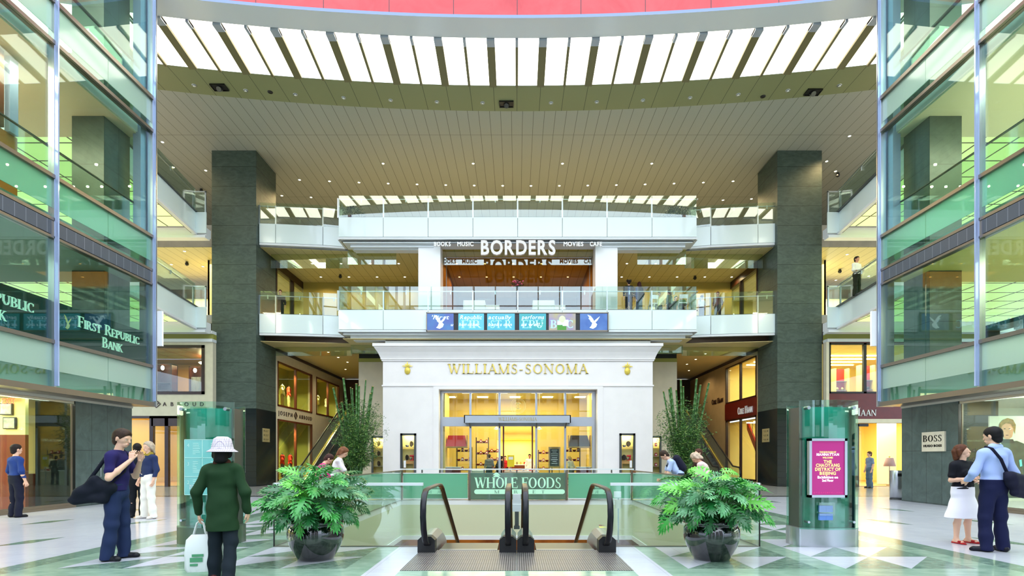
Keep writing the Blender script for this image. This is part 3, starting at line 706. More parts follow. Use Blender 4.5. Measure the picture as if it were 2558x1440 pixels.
# big gilt name and pineapples
t = thing('shop_sign', (.06,FY,5.4), 'large gilt raised serif shop name on the white shop front', 'sign')
put_letters(t, M['gold'], 'WILLIAMS-SONOMA', (X(1119,FY),FY,Z(934,FY)), (1,0,0), (0,0,1), Z(910,FY)-Z(934,FY), .06, width=X(1469,FY)-X(1119,FY), wk=.75, track=.07)
def pineapple(x, z, label):
    t = thing('pineapple_emblem', (x,FY,z), label, 'emblem', 'gilt pineapples on the white shop front')
    k = MB(); k.ball(x,FY-.02,z-.1,.15,.07,.19,16); k.build('fruit', mat('gilt_quilted', C(222,196,86), .35, .4, bump=1.0, nscale=14) if 'gq' not in M else M['gq'], t)
    k = MB()
    for a, L in ((0,.30),(.5,.27),(-.5,.27),(1.05,.33),(-1.05,.33),(.25,.2),(-.25,.2)):
        d = Vector((math.sin(a),0,math.cos(a))); n = Vector((d.z,0,-d.x)); p = Vector((x,FY-.05,z+.07)); pts = []
        for i in range(6):
            f = i/5; c = p+d*L*f+Vector((0,-.02*math.sin(f*3),-.12*abs(math.sin(a))*f*f)); w = .045*(1-f)**.7*(.6+f); pts.append((c-n*w,c+n*w))
        vs = [v for pr in pts for v in pr]; k.add(vs,[(2*i,2*i+1,2*i+3,2*i+2) for i in range(5)])
    k.build('leaf_crown', M['gold'], t)
pineapple(X(1018,FY),Z(922,FY),'gilt pineapple emblem on the white shop front, left of the name')
pineapple(X(1567,FY),Z(923,FY),'gilt pineapple emblem on the white shop front, right of the name')
# lit display niches
def goods(kind, x, y, z, label, grp, i=0):
    rnd = random.Random(i*7+kind*31+int(x*100))
    t = thing(('skillet','canister','mixing_bowl','stand_mixer','gift_box')[kind], (x,y,z), label, ('pan','canister','bowl','mixer','box')[kind], grp)
    if kind == 0:
        b = MB(); b.tube([(x,y-.02,z+.16),(x+.04,y+.02,z+.16)],[.14,.12],14); b.build('pan', M['bronze'], t); MB().bar((x,y,z+.0),(x-.05,y,z+.1),.03).build('handle', M['black'], t)
    elif kind == 1:
        b = MB(); b.cyl(x,y,z,z+.16,.055,12); b.build('body', (M['redp'],M['bronze'],M['oak'])[i % 3], t); MB().cyl(x,y,z+.16,z+.19,.058,12).build('lid', M['steel'], t)
    elif kind == 2:
        MB().lathe(x,y,[(.03,z),(.07,z+.01),(.11,z+.09),(.12,z+.1),(.10,z+.09),(.05,z+.02)],14).build('bowl', (M['steel'],M['redp'])[i % 2], t)
    elif kind == 3:
        b = MB(); b.box(x-.08,x+.1,y-.06,y+.06,z,z+.03); b.box(x+.04,x+.1,y-.04,y+.04,z+.03,z+.2); b.tube([(x-.1,y,z+.24),(x+.12,y,z+.24)],[.04,.055],10); b.build('body', (M['redp'],M['dsteel'])[i % 2], t)
        MB().lathe(x-.05,y,[(.02,z+.03),(.06,z+.06),(.065,z+.14)],10).build('bowl', M['steel'], t)
    else:
        b = MB(); b.box(x-.06,x+.06,y-.05,y+.05,z,z+.18); b.build('carton', M['redp'], t); MB().box(x-.035,x+.035,y-.055,y-.05,z+.05,z+.13).build('panel', M['white'], t)
    return t
def niche(x0, x1, z0, z1, yf, label, tbl=True):
    t = thing('display_case', ((x0+x1)/2,yf,z0), label, 'display case')
    k = MB(); w = .11
    k.box(x0,x0+w,yf-.04,yf+.05,z0,z1); k.box(x1-w,x1,yf-.04,yf+.05,z0,z1); k.box(x0,x1,yf-.04,yf+.05,z1-w,z1); k.box(x0,x1,yf-.04,yf+.05,z0,z0+w*.6)
    k.build('frame', M['dsteel'], t)
    k = MB(); k.box(x0,x1,yf+.45,yf+.47,z0,z1); k.box(x0-.01,x0,yf+.05,yf+.47,z0,z1); k.box(x1,x1+.01,yf+.05,yf+.47,z0,z1); k.box(x0,x1,yf+.05,yf+.47,z0-.01,z0); k.box(x0,x1,yf+.05,yf+.47,z1,z1+.01)
    k.build('case_lining', M['ywall2'], t)
    k = MB(); k.box(x0+.1,x1-.1,yf+.1,yf+.16,z1-.03,z1-.01); k.build('light_strip', M['cove'], t)
    area((x0+x1)/2,yf+.28,z1-.035,(x1-x0)*.6,.25,13 if x1-x0 > .5 else 10,(1,.88,.5)); h = z1-z0  # added fill, since the strip alone leaves the case dim
    for f in ((.68,) if tbl else (.25,.5,.75)): MB().box(x0+.02,x1-.02,yf+.1,yf+.42,z0+h*f-.01,z0+h*f).build('shelf', M['steel'], t)
    return t, x0, x1, z0, h, yf
for (a, b_, w) in ((n0,n1,'left'),(m0,m1,'right')):
    niche(a,b_,nz0,nz1,FY,'tall lit display case in the white shop front, %s of the entrance' % w)
    cx = (a+b_)/2; zt = nz0+.74
    tb = thing('display_table', (cx,FY+.25,nz0), 'small oak table with a hanging towel in the %s lit display case' % w, 'table')
    MB().box(cx-.28,cx+.28,FY+.1,FY+.4,zt-.04,zt).build('tabletop', M['oak'], tb)
    MB().box(cx-.25,cx+.25,FY+.12,FY+.14,zt-.16,zt-.04).build('apron', M['oak'], tb)
    for dx in (-.24,.24):
        for dy in (.13,.37): MB().box(cx+dx-.02,cx+dx+.02,FY+dy-.02,FY+dy+.02,nz0+.01,zt-.04).build('leg', M['oak'], tb)
    tx = cx+(-.2 if w == 'left' else .2); MB().box(tx-.06,tx+.06,FY+.085,FY+.1,zt-.36,zt+.005).build('towel', M['white'], tb)
    g = 'kitchen goods in the %s display case' % w
    goods(0,cx-.12,FY+.25,zt,'round pan on its edge on the table in the %s display case' % w,g,1); goods(3,cx+.12,FY+.25,zt,'stand mixer on the table in the %s display case' % w,g,0)
    zs = nz0+(nz1-nz0)*.68
    goods(2,cx-.1,FY+.25,zs,'mixing bowl on the upper shelf of the %s display case' % w,g,0); goods(0,cx+.1,FY+.25,zs,'round pan on the upper shelf of the %s display case' % w,g,2)
# limestone wings with grille and case
WY = 30.0
for s, w in ((-1,'left'),(1,'right')):
    x0, x1 = (X(896,WY), -6.74) if s < 0 else (6.84, X(1691,WY))
    a, b_ = (X(928,WY), X(962,WY)) if s < 0 else (X(1626,WY), X(1652,WY)); a, b_ = sorted((a,b_))
    hz0, hz1 = .4, Z(1090,WY)
    k = MB(); frontwall(k,x0,x1,WY,WY+.3,0,Z(905,WY),[(a,b_,hz0,hz1)]); k.box(x0,x0+.2 if s < 0 else x0+.1,WY+.3,36,0,6.6); k.box(x1-.1,x1,WY+.3,36,0,6.6)
    struct('wall_wing_'+w, k, M['beige'])
    k = MB(); k.box(x0,x1,WY-.03,WY+.3,Z(905,WY),Z(896,WY),0); k.box(x0,x1,WY+.05,WY+.3,Z(896,WY),Z(884,WY),1); k.box(x0,x1,WY-.06,WY+.3,Z(884,WY),Z(878,WY),0)
    o = k.build('air_grille', [M['olive'],M['black']], None, ((x0+x1)/2,WY,6.8)); tag(o, 'dark air grille atop the beige wing wall, %s of the white shop' % w, 'vent')
    niche(a,b_,hz0,hz1,WY,'narrow lit display case in the beige wing wall, %s of the white shop' % w, False)
    for i in range(3):
        z = hz0+(hz1-hz0)*(.25+.25*i); kk = 0 if s < 0 else 4
        goods(kk,(a+b_)/2+s*.05,WY+.25,z,('round pan' if s < 0 else 'red carton')+' in the narrow wing display case, %s shelf' % ('lower','middle','upper')[i],'goods in the %s wing case' % w,i)

# fixtures inside the shop
def hood(x, c, w):
    t = thing('range_hood', (x,29.2,0), '%s tapered kitchen hood panel inside the shop, %s side' % (c,w), 'kitchen hood'); y = 28.5
    k = MB(); z0, z1 = Z(1116,y), Z(1088,y)
    k.add([(x-.56,y-.0,z0),(x+.56,y,z0),(x+.44,y+.25,z1),(x-.44,y+.25,z1),(x-.56,y+.6,z0),(x+.56,y+.6,z0),(x+.44,y+.6,z1),(x-.44,y+.6,z1)],[(0,1,2,3),(1,5,6,2),(4,0,3,7),(3,2,6,7),(0,4,5,1)])
    k.build('hood', M['redp'] if c == 'red' else M['dwood'], t)
    k = MB(); k.box(x-.6,x+.6,y-.03,y+.6,z0-.08,z0); k.box(x-.6,x-.56,y,y+.6,z0,z1); k.box(x+.56,x+.6,y,y+.6,z0,z1); k.build('surround', M['oak'], t)
    return t
hood(X(1139,28.5),'red','left'); hood(X(1448,28.5),'dark brown','right')
def counter(x0, x1, y0, y1, h, label, m=None, top=None):
    t = thing('display_counter', ((x0+x1)/2,(y0+y1)/2,0), label, 'counter')
    MB().box(x0,x1,y0,y1,.0,h-.04).build('cabinet', m or M['wood'], t); MB().box(x0-.03,x1+.03,y0-.03,y1+.03,h-.04,h).build('worktop', top or M['white'], t); return t
counter(X(1106,28.6),X(1150,28.6),28.4,28.9,.95,'wooden display counter behind the left panes of the shop',M['maroon'])
counter(X(1176,28.4),X(1212,28.4),28.2,28.7,.78,'low pale display counter left of the shop entrance',M['beige'])
counter(X(1237,29.5),X(1345,29.5),29.3,29.9,.72,'long low counter with white top facing the shop entrance',M['beige'])
counter(X(1440,28.6),X(1480,28.6),28.4,28.9,.95,'wooden display counter behind the right panes of the shop',M['maroon'])
counter(-1.1,1.15,34.6,35.2,1.0,'serving counter at the back of the shop',M['wood'])
def rack(x, y, w, h, label, n=4, m=None):
    t = thing('display_shelves', (x,y,0), label, 'shelves')
    k = MB()
    for dx in (-w/2,w/2):
        for dy in (-.18,.18): k.box(x+dx-.015,x+dx+.015,y+dy-.015,y+dy+.015,0,h)
    k.build('frame', m or M['dwood'], t)
    for i in range(n): MB().box(x-w/2,x+w/2,y-.18,y+.18,h*(i+.5)/n,h*(i+.5)/n+.02).build('shelf', m or M['dwood'], t)
    return [(h*(i+.5)/n+.02) for i in range(n)]
gi = 0
for (x, y, w, h, lb) in ((X(1160,29),29.0,.8,2.0,'dark shelving of kitchenware behind the left panes of the shop'),(X(1205,31),31.0,.7,2.6,'tall dark shelving left of the shop entrance'),
        (X(1430,29),29.0,.8,2.0,'dark shelving of kitchenware behind the right panes of the shop'),(X(1232,32),32,.7,2.0,'dark shelving deep in the shop, left'),(X(1362,32),32,.8,1.9,'dark shelving deep in the shop, right')):
    zs = rack(x,y,w,h,lb)
    for z in zs:
        for q in range(4):
            gi += 1; xx = x-w/2+.1+q*(w-.2)/3
            goods((1,2,1,4)[(gi+q) % 4],xx,y,z,'kitchenware piece on the '+lb, 'kitchenware on shelves %s' % lb[-30:],gi)
for i in range(9):
    x = -.95+i*.24; goods(1,x,34.8,1.0,'canister on the serving counter at the back of the shop','canisters on the back serving counter',i)
for i in range(6):
    x = X(1242,29.5)+i*.36; goods(2,x,29.5,.72,'bowl on the long low counter facing the shop entrance','bowls on the long low counter',i)
# chalkboard on an easel
t = thing('chalkboard_sign', (X(1385,28.5),28.5,0), 'framed chalkboard menu on an easel right of the shop entrance', 'sign')
cx = X(1385,28.5); z0, z1 = Z(1165,28.5), Z(1122,28.5)
k = MB(); k.box(cx-.31,cx+.31,28.5,28.54,z0-.1,z1+.1); k.build('frame', M['oak'], t); MB().box(cx-.24,cx+.24,28.48,28.5,z0,z1).build('board', M['chalk'], t)
k = MB()
for i in range(8):
    zz = z1-.08-i*.1; L = (.3,.22,.36,.34,.28,.36,.2,.3)[i]; k.box(cx-L/2,cx+L/2,28.474,28.48,zz,zz+.02)
k.build('chalk_writing', M['white'], t)
for dx in (-.25,.25): MB().bar((cx+dx,28.55,z0),(cx+dx*1.2,28.6,0),.04).build('leg', M['oak'], t)
# yellow placard
t = thing('placard_stand', (X(1276,28.9),28.9,0), 'bright yellow placard standing at the shop entrance', 'sign'); cx = X(1276,28.9)
k = MB(); k.box(cx-.19,cx+.19,28.9,28.92,Z(1167,28.9),Z(1138,28.9)); k.build('board', mat('bright_yellow_card', C(246,220,20), .5), t)
k = MB(); k.lathe(0,0,[(0,0)],3); k = MB(); k.box(cx-.12,cx+.12,28.895,28.9,Z(1149,28.9),Z(1142,28.9)); k.build('emblem', M['white'], t)
MB().bar((cx,28.93,Z(1167,28.9)),(cx,28.93,0),.03).build('post', M['steel'], t); MB().box(cx-.15,cx+.15,28.8,29.05,0,.02).build('foot', M['steel'], t)
for px, w in ((1240,'left'),(1347,'right')):
    y = 29.2; x = X(px,y); z = Z(1073,y)
    t = thing('pendant_lamp', (x,y,z), 'white domed pendant lamp inside the shop, %s of the entrance' % w, 'lamp', 'pendant lamps inside the shop')
    MB().lathe(x,y,[(.02,z+.14),(.06,z+.1),(.17,z),(.15,z)],16).build('shade', M['white'], t); MB().tube([(x,y,z+.13),(x,y,4.98)],.008,6).build('cord', M['steel'], t); MB().ball(x,y,z+.03,.05).build('bulb', M['lamp'], t)
# ------------------------------------------------------------------ second floor: piers, tinted store, signs, screens
for s, px, w in ((-1,1072.5,'left'),(1,1515,'right')):
    y = 27.0; x = X(px,y)
    t = thing('white_pier', (x,y,F2), 'plain white square pier %s of the big sign letters' % w, 'pillar')
    MB().box(x-.55,x+.55,y,y+1.0,F2,Z2C-.002).build('shaft', M['white'], t)
    MB().box(x-.56,x+.56,y-.01,y+1.01,F2,F2+.12).build('plinth', M['steel'], t)
BY = 28.6
o = MB().box(-3.9,4.0,BY,BY+.02,F2,Z2C-.05).build('tinted_screen', M['brown_glass'], None, (0,BY,F2)); tag(o, 'wide brown tinted glass store front between the white piers', 'glass panel')
t = thing('glazing_posts', (-3.6,BY-.05,F2), 'pair of slim pale posts framing the brown tinted glass', 'post')
for x in (-3.72,3.85): MB().box(x-.025,x+.025,BY-.06,BY-.02,F2,Z2C-.05).build('post', M['bronze'], t)
mb = MB(); vs = [-13,-10,-7,-4.1]
mb.box(-13.0,-3.95,32.9,33.1,F2,Z2C,0); mb.box(4.05,13.1,32.9,33.1,F2,Z2C,0)
struct('wall_back_second', mb, mat('olive_yellow_wall', C(176,160,84), .6))
mb = MB(); mb.box(-3.95,4.05,36,36.2,F2,Z2C,0); mb.box(-4.0,-3.9,BY,36,F2,Z2C,0); mb.box(3.98,4.08,BY,36,F2,Z2C,0)
struct('wall_store_inside', mb, mat('brown_store_wall', C(130,92,48), .6))
area(0,32,11.95,6,3,80,(1,.76,.40))  # added fill to brighten the brown store interior
SY = 26.62
t = thing('store_sign', (0,SY,11.5), 'big white sans serif letters hung under the third floor balcony', 'sign')
put_letters(t, [mat('pale_letter_face', C(232,226,224), .4)], 'BORDERS', (X(1200,SY),SY,Z(638,SY)), (1,0,0), (0,0,1), .70, .14, font='sans', width=X(1390,SY)-X(1200,SY), bold=.03)
for word, a, b_, lb in (('BOOKS',1084,1127,'leftmost'),('MUSIC',1142,1184,'second from the left'),('MOVIES',1407,1458,'third from the left'),('CAFE',1473,1504,'rightmost')):
    t = thing('word_sign', (X(a,SY),SY,11.8), 'small white sans serif word under the third floor balcony, %s of four' % lb, 'sign')
    put_letters(t, M['white'], word, (X(a,SY),SY,Z(616,SY)), (1,0,0), (0,0,1), .215, .06, font='sans', width=X(b_,SY)-X(a,SY), bold=.03)
k = MB(); k.bar((X(1100,SY),SY+.08,Z(606,SY)),(X(1500,SY),SY+.08,Z(606,SY)),.06)
tag(k.build('sign_rail', M['dsteel'], None, (0,SY,Z(606,SY))), 'dark horizontal rail carrying the white hung letters', 'rail')
# display screens
scx = [(1067,1133),(1145,1209),(1217,1289-3),(1297,1364),(1371,1440-2),(1449,1517)]
SCY = 26.42
t = thing('screen_bank', (X(1293,SCY),SCY,7.7), 'row of wide screens in a thin metal frame on the second floor balcony front', 'screens')
k = MB(); y0, y1 = SCY-.0, SCY-.12
for (za, zb_) in ((Z(783.5,SCY),Z(781,SCY)),(Z(829,SCY),Z(825.5,SCY))): k.box(X(1065,SCY),X(1520,SCY),SCY-.03,SCY+.08,za,zb_)
k.box(X(1065,SCY),X(1067,SCY),SCY-.03,SCY+.08,Z(829,SCY),Z(781,SCY)); k.box(X(1518,SCY),X(1520,SCY),SCY-.03,SCY+.08,Z(829,SCY),Z(781,SCY))
k.build('frame', M['bronze'], t); MB().box(X(1067,SCY),X(1518,SCY),SCY+.02,SCY+.1,Z(826,SCY),Z(783,SCY)).build('backing', M['black'], t)
cols = [((70,100,190),(60,130,200)),((70,200,225),(90,210,235)),((60,190,220),(80,205,230)),((50,180,215),(60,190,190)),((190,190,130),(160,150,210)),((60,110,195),(90,140,215))]
def scr_mat(i, a, b_):
    m, tr, b = newmat('screen_image_%s' % 'abcdef'[i]); n = tr.nodes.new('ShaderNodeTexNoise'); n.inputs['Scale'].default_value = 1.4; n.inputs['Detail'].default_value = 2
    r = tr.nodes.new('ShaderNodeValToRGB'); r.color_ramp.elements[0].position = .35; r.color_ramp.elements[1].position = .65
    r.color_ramp.elements[0].color = C(*a); r.color_ramp.elements[1].color = C(*b_); co = tr.nodes.new('ShaderNodeTexCoord'); tr.links.new(co.outputs['Object'], n.inputs['Vector'])
    tr.links.new(n.outputs[0], r.inputs[0]); tr.links.new(r.outputs[0], b.inputs['Emission Color']); b.inputs['Emission Strength'].default_value = .62; b.inputs['Base Color'].default_value = (.02,.02,.03,1); b.inputs['Roughness'].default_value = .2
    return m
M['sc_w'] = mat('screen_white', C(200,230,250), .4, emit=.7, ecol=C(205,230,250))
EAG = [(-.9,.95),(-.62,.55),(-.75,.45),(-.42,.2),(-.5,.1),(-.2,-.15),(-.35,-.55),(-.6,-.8),(-.1,-.95),(.35,-.7),(.42,-.5),(.5,-.35),(.36,-.2),(.25,-.1),(.55,.2),(.9,.75),(.35,.35),(.05,.1),(-.1,.4),(-.45,.8)]
scr = []
for i, (a, b_) in enumerate(scx):
    x0, x1, z0, z1 = X(a,SCY), X(b_,SCY), Z(825,SCY), Z(784,SCY)
    o = MB().box(x0,x1,SCY-.0,SCY+.02,z0,z1).build('screen', scr_mat(i,*cols[i]), t); scr.append((o,x0,x1,z0,z1))
    if i in (0,5):
        k = MB(); cx, cz = (x0+x1)/2, (z0+z1)/2; pts = [(cx+p[0]*.34,cz+p[1]*.36) for p in EAG]
        fan = [(cx+0*.3,cz-.1)]+pts; k.add([(p[0],SCY-.004,p[1]) for p in fan],[(0,j+1,(j+1) % len(pts)+1) for j in range(len(pts))]); k.build('eagle_image', M['sc_w'], o)
    if i == 4:
        k = MB(); cx = (x0+x1)/2; k.box(cx-.25,cx+.2,SCY-.004,SCY,z0,z0+.25); k.build('green_shape', mat('screen_green', C(60,120,40), .4, emit=.5), o)
        k = MB(); k.ball(cx,SCY,z1-.3,.17,.01,.2,12); k.build('face_shape', mat('screen_pale_green', C(170,210,150), .4, emit=.6), o)
        k = MB(); k.box(cx-.24,cx-.0,SCY-.006,SCY,z0+.25,z0+.42); k.box(cx+.02,cx+.3,SCY-.006,SCY,z0+.2,z0+.5); k.build('pale_shape', M['sc_w'], o)
def scrline(txt, idx, px, py, h, w, font='sans', m='sc_w'):
    o = scr[idx][0]
    put_letters(o, M[m], txt, (X(px,SCY),SCY-.002,Z(py,SCY)), (1,0,0), (0,0,1), h, .003, font=font, width=w*SCY/FPX, single=True, name='screen_writing', bold=.01, shear=.22)
scrline("'First",0,1076,798,.2,46); scrline('u',0,1125,815,.14,7); scrline('Republic',1,1148,798,.2,56); scrline('hen other',1,1146,815,.16,52)
scrline('actually',2,1219,798,.2,58); scrline('banks don',2,1219,815,.16,60); scrline('performs',3,1303,798,.2,56); scrline("as well.'",3,1301,815,.16,54)
M['sc_p'] = mat('screen_pale', C(120,210,240), .4, emit=.8, ecol=C(150,220,240))
for tx, i, px, w in (('FIR',1,1152,50),('ST R',2,1224,54),('EPU',3,1304,54),('BLIC',4,1375,58)):
    put_letters(scr[i][0], M['sc_p'], tx, (X(px,SCY),SCY-.0005,Z(820,SCY)), (1,0,0), (0,0,1), .38, .001, width=w*SCY/FPX, single=True, name='screen_writing')
# leafy tubs behind the third floor glass
for px, w in ((882,'left'),(1690,'right')):
    x = X(px,27.6); t = thing('shrub_tub', (x,27.6,F3), 'dark leafy shrub in a tub behind the third floor glass, %s end' % w, 'potted plant'); rr = random.Random(px)
    MB().lathe(x,27.6,[(.0,F3),(.22,F3),(.28,F3+.4),(.25,F3+.4),(.0,F3+.36)],18).build('tub', M['black'], t); k = MB()
    for i in range(420):
        a, e = rr.random()*2*PI, math.acos(1-1.3*rr.random()); r_ = .25+.30*rr.random(); p = Vector((x+1.15*r_*math.sin(e)*math.cos(a),27.6+r_*math.sin(e)*math.sin(a)*.8,F3+.62+r_*math.cos(e)*.75)); d = Vector((rr.gauss(0,1),rr.gauss(0,1),rr.gauss(0,1))).normalized(); n = d.cross(Vector((0,0,1))).normalized()*.025
        k.add([p,p+d*.06+n,p+d*.13,p+d*.06-n],[(0,1,2,3)])
    k.build('foliage', mat('tub_leaf_'+w, C(30,60,30), .6), t)
# furniture behind the glass of the second floor
def folding_chair():
    t = thing('folding_chair', (0,0,0), 'x', 'chair', 'white folding chairs behind the second floor glass rail')
    for s in (-1,1):
        MB().bar((s*.21,-.16,0),(s*.17,.18,.45),.03).build('leg', M['white'], t)
        MB().bar((s*.22,.26,0),(s*.20,-.22,.92),.035).build('back_leg', M['white'], t)
    MB().box(-.2,.2,-.2,.2,.43,.46).build('seat', M['dwood'], t)
    k = MB()
    for i in range(5):
        a0, a1 = -.2+.08*i, -.12+.08*i; f = lambda a: -.20-.04*(1-(a/.2)**2)
        k.add([(a0,f(a0),.72),(a1,f(a1),.72),(a1,f(a1),.92),(a0,f(a0),.92),(a0,f(a0)+.02,.72),(a1,f(a1)+.02,.72),(a1,f(a1)+.02,.92),(a0,f(a0)+.02,.92)],[(0,1,2,3),(7,6,5,4),(3,2,6,7),(1,0,4,5)])
    k.build('backrest', M['white'], t); MB().box(-.2,.2,-.12,-.1,.52,.56).build('stretcher', M['white'], t); return t
c = folding_chair(); c.location = (X(1706,27.3),27.35,F2+.02); c['label'] = 'white folding chair near the right end of the second floor rail'
dup(c,(X(1632,27.4),27.45,F2+.02),.15,'white folding chair beside a dark clothed group, left of the other white chair')
def clothtable(x, y, w, label):
    t = thing('banquet_table', (x,y,F2), label, 'table'); h = F2+.76
    k = MB(); n = 40; pts = []
    per = [(-w/2,-.38),(w/2,-.38),(w/2,.38),(-w/2,.38)]; ring0 = []; ring1 = []
    for i in range(n):
        f = i/n*4; e = int(f); g = f-e; a = per[e]; b_ = per[(e+1) % 4]; px = a[0]+(b_[0]-a[0])*g; py = a[1]+(b_[1]-a[1])*g; q_ = 1+.06*math.sin(i*2.1)
        ring0.append((x+px,y+py,h)); ring1.append((x+px*(1.04*q_),y+py*(1.12*q_),F2+.04))
    k.add(ring0+ring1,[(i,(i+1) % n,n+(i+1) % n,n+i) for i in range(n)],0,True); k.add(ring0,[tuple(range(n))])
    k.build('tablecloth', M['wcloth'], t)
    for dx in (-w/2+.1,w/2-.1): MB().box(x+dx-.02,x+dx+.02,y-.02,y+.02,F2,h-.02).build('leg', M['steel'], t)
    return t
for px, w, lb in ((1186,1.1,'small table under a draped white cloth left of the flower stand'),(1225,.9,'white clothed table just left of the flower stand'),(1357,1.1,'white clothed table right of the flower stand'),(1395,.8,'white clothed table near the right white pier, second floor')):
    clothtable(X(px,27.9),27.9+(.85 if px in (1225,1395) else 0),w,lb)
for i in range(10): 
    x = X(1190,27.8)+i*.1; o = MB().lathe(x,27.75,[(.02,F2+.76),(.02,F2+.765),(.006,F2+.80),(.03,F2+.84),(.035,F2+.9)],8).build('wine_glass', M['glass'], None, (x,27.75,F2+.76))
    tag(o, 'wine glass in the row on the white clothed table left of the flower stand', 'glass', 'wine glasses on the white clothed table')
t = thing('flower_stand', (X(1293,27.6),27.6,F2), 'tall stand with dark foliage and pink flowers behind the second floor rail', 'flower arrangement'); fx = X(1293,27.6)
MB().cyl(fx,27.6,F2,10.1,.03,10).build('stand', M['dark'], t); MB().lathe(fx,27.6,[(.03,10.08),(.1,10.1),(.13,10.2)],12).build('vase', M['dark'], t)
k = MB(); k2 = MB(); rr = random.Random(3)
for i in range(120):
    a, e = rr.random()*2*PI, rr.random()*1.4; d = Vector((math.cos(a)*math.sin(e+.2),math.sin(a)*math.sin(e+.2),math.cos(e))); c0 = Vector((fx,27.6,10.15)); p = c0+d*(.2+.2*rr.random()); n = Vector((rr.random()-.5,rr.random()-.5,rr.random()-.5)).normalized()*.05
    u = d.cross(n).normalized()*.03; k.add([p-n,p+u,p+n,p-u],[(0,1,2,3)])
    if i % 6 == 0: k2.ball(p.x,p.y-.02,p.z,.05,n=6)
k.build('foliage', mat('dark_foliage', C(36,40,24), .7), t); k2.build('blossoms', mat('pink_petals', C(222,90,120), .7), t)
# ------------------------------------------------------------------ side walls running back: dressed shop fronts
def shop_side(s):
    w = 'left' if s < 0 else 'right'; xw = s*13.0; xo = s*13.25; xo2 = s*15.2
    k = MB()
    if s < 0: holes = [(29.35,34.3,.15,3.55),(29.35,34.3,4.25,6.7),(35.0,39.5,4.25,6.7)]
    else: holes = [(29.3,33.6,.15,3.75),(29.3,33.6,4.75,7.0)]
    sidewall(k,xw,xo,29.2,41,0,7.2,holes,0)
    struct('wall_side_'+w, k, M['cream'] if s < 0 else mat('tan_limestone', C(188,162,118), .5, noise=.1, nscale=2))
    k = MB(); k.box(s*12.9,s*13.3,29.2,41,7.2,7.34); struct('trim_8' if s < 0 else 'trim_9', k, M['brown'])
    for hi, (y0,y1,z0,z1) in enumerate(holes):
        lv = ('ground level','upper level','upper level far')[hi] if s < 0 else ('ground level','upper level')[hi]
        t = thing('shop_window', (xw,(y0+y1)/2,z0), 'dark framed %s shop window in the side wall beyond the %s stone column' % (lv,w), 'window')
        fm = M['wood'] if s < 0 else M['dwood']; q = .09; k = MB()
        k.box(xw-s*.03,xw+s*.1,y0,y1,z0,z0+q); k.box(xw-s*.03,xw+s*.1,y0,y1,z1-q,z1); k.box(xw-s*.03,xw+s*.1,y0,y0+q,z0,z1); k.box(xw-s*.03,xw+s*.1,y1-q,y1,z0,z1); ym = (y0+y1)/2; k.box(xw-s*.03,xw+s*.1,ym-q/2,ym+q/2,z0,z1)
        k.build('frame', fm, t); MB().box(xw+s*.04,xw+s*.05,y0+q,y1-q,z0+q,z1-q).build('pane', M['glass'], t)
        k = MB(); d = 1.6
        k.box(xw+s*d,xw+s*(d+.1),y0-.3,y1+.3,z0-.1,z1+.3,0); k.box(xo,xw+s*d,y1+.25,y1+.3,z0-.1,z1+.3,0); k.box(xo,xw+s*d,y0-.3,y0-.25,z0-.1,z1+.3,0)
        k.box(xo,xw+s*d,y0-.25,y1+.25,z0-.12,z0-.02,1); k.box(xo,xw+s*d,y0-.25,y1+.25,z1+.3,z1+.35,2)
        
        if s < 0: tag(k.build('wall_display_%s' % 'abc'[hi], [M['olive'],M['oak'],M['ywall2']]), kind='structure')
        k = MB()
        k = MB()
        for j in range(3): k.box(xw+s*(.5+j*.12),xw+s*(.56+j*.12),y0+.3+j*.3,y0+.5+j*.3,z1+.1,z1+.2)
        k.build('spot_lamps', M['lamp'], t)
        if s < 0: spot(xw+s*.6,y0+2.1,z1+.05,700,(1,.88,.45),120); spot(xw+s*.7,y1-.9,z1+.1,200,(1,.9,.45),90)
        else: area(xw+s*1.2,(y0+y1)/2,z1-.1,1.5,3,90,(1,.86,.6))
shop_side(-1); shop_side(1)
# sign band lettering on the side walls
def diamond(k, O, R, U, h, mi=0):
    O = Vector(O); R = Vector(R); U = Vector(U)
    f = lambda a, b_: O+R*a*h+U*b_*h
    for (p,q_) in (((-.55,0),(0,.5)),((0,.5),(.55,0)),((.55,0),(0,-.5)),((0,-.5),(-.55,0)),((-.36,-.17),(.19,.33)),((-.18,-.33),(.36,.17))):
        a, b_ = f(*p), f(*q_); d = (b_-a).normalized(); n = R.cross(U); w_ = n.cross(d)*.05*h; e = n*.02
        k.add([a-w_,b_-w_,b_+w_,a+w_,a-w_+e,b_-w_+e,b_+w_+e,a+w_+e],[(3,2,1,0),(4,5,6,7),(0,1,5,4),(1,2,6,5),(2,3,7,6),(3,0,4,7)],mi)
t = thing('fascia_sign', (-13,31.5,3.9), 'dark widely spaced shop name with a striped diamond on the cream side wall', 'sign')
put_letters(t, M['dwood'], 'JOSEPH', (-12.995,29.45,3.78), (0,1,0), (0,0,1), .24, .02, font='sans', width=1.85, track=.35, name='letter')
put_letters(t, M['dwood'], 'ABBOUD', (-12.995,32.25,3.78), (0,1,0), (0,0,1), .24, .02, font='sans', width=2.0, track=.35, name='letter')
k = MB(); diamond(k,(-12.995,31.75,3.9),(0,1,0),(0,0,1),.42); k.build('diamond_logo', M['dwood'], t)
mb = MB(); mb.box(12.97,13.0,29.25,33.7,3.75,4.75); o = struct('trim_10', mb, M['maroon'])
t = thing('fascia_sign', (12.96,31,4.2), 'white shop name on the dark red band right of the bamboo', 'sign')
put_letters(t, M['white'], 'COLE HAAN', (12.965,31.7,3.95), (0,-1,0), (0,0,1), .42, .03, width=2.0, small=(0,5), wk=1.1)
t = thing('fascia_sign', (12.99,34.6,5.0), 'dark shop name on the tan limestone side wall', 'sign')
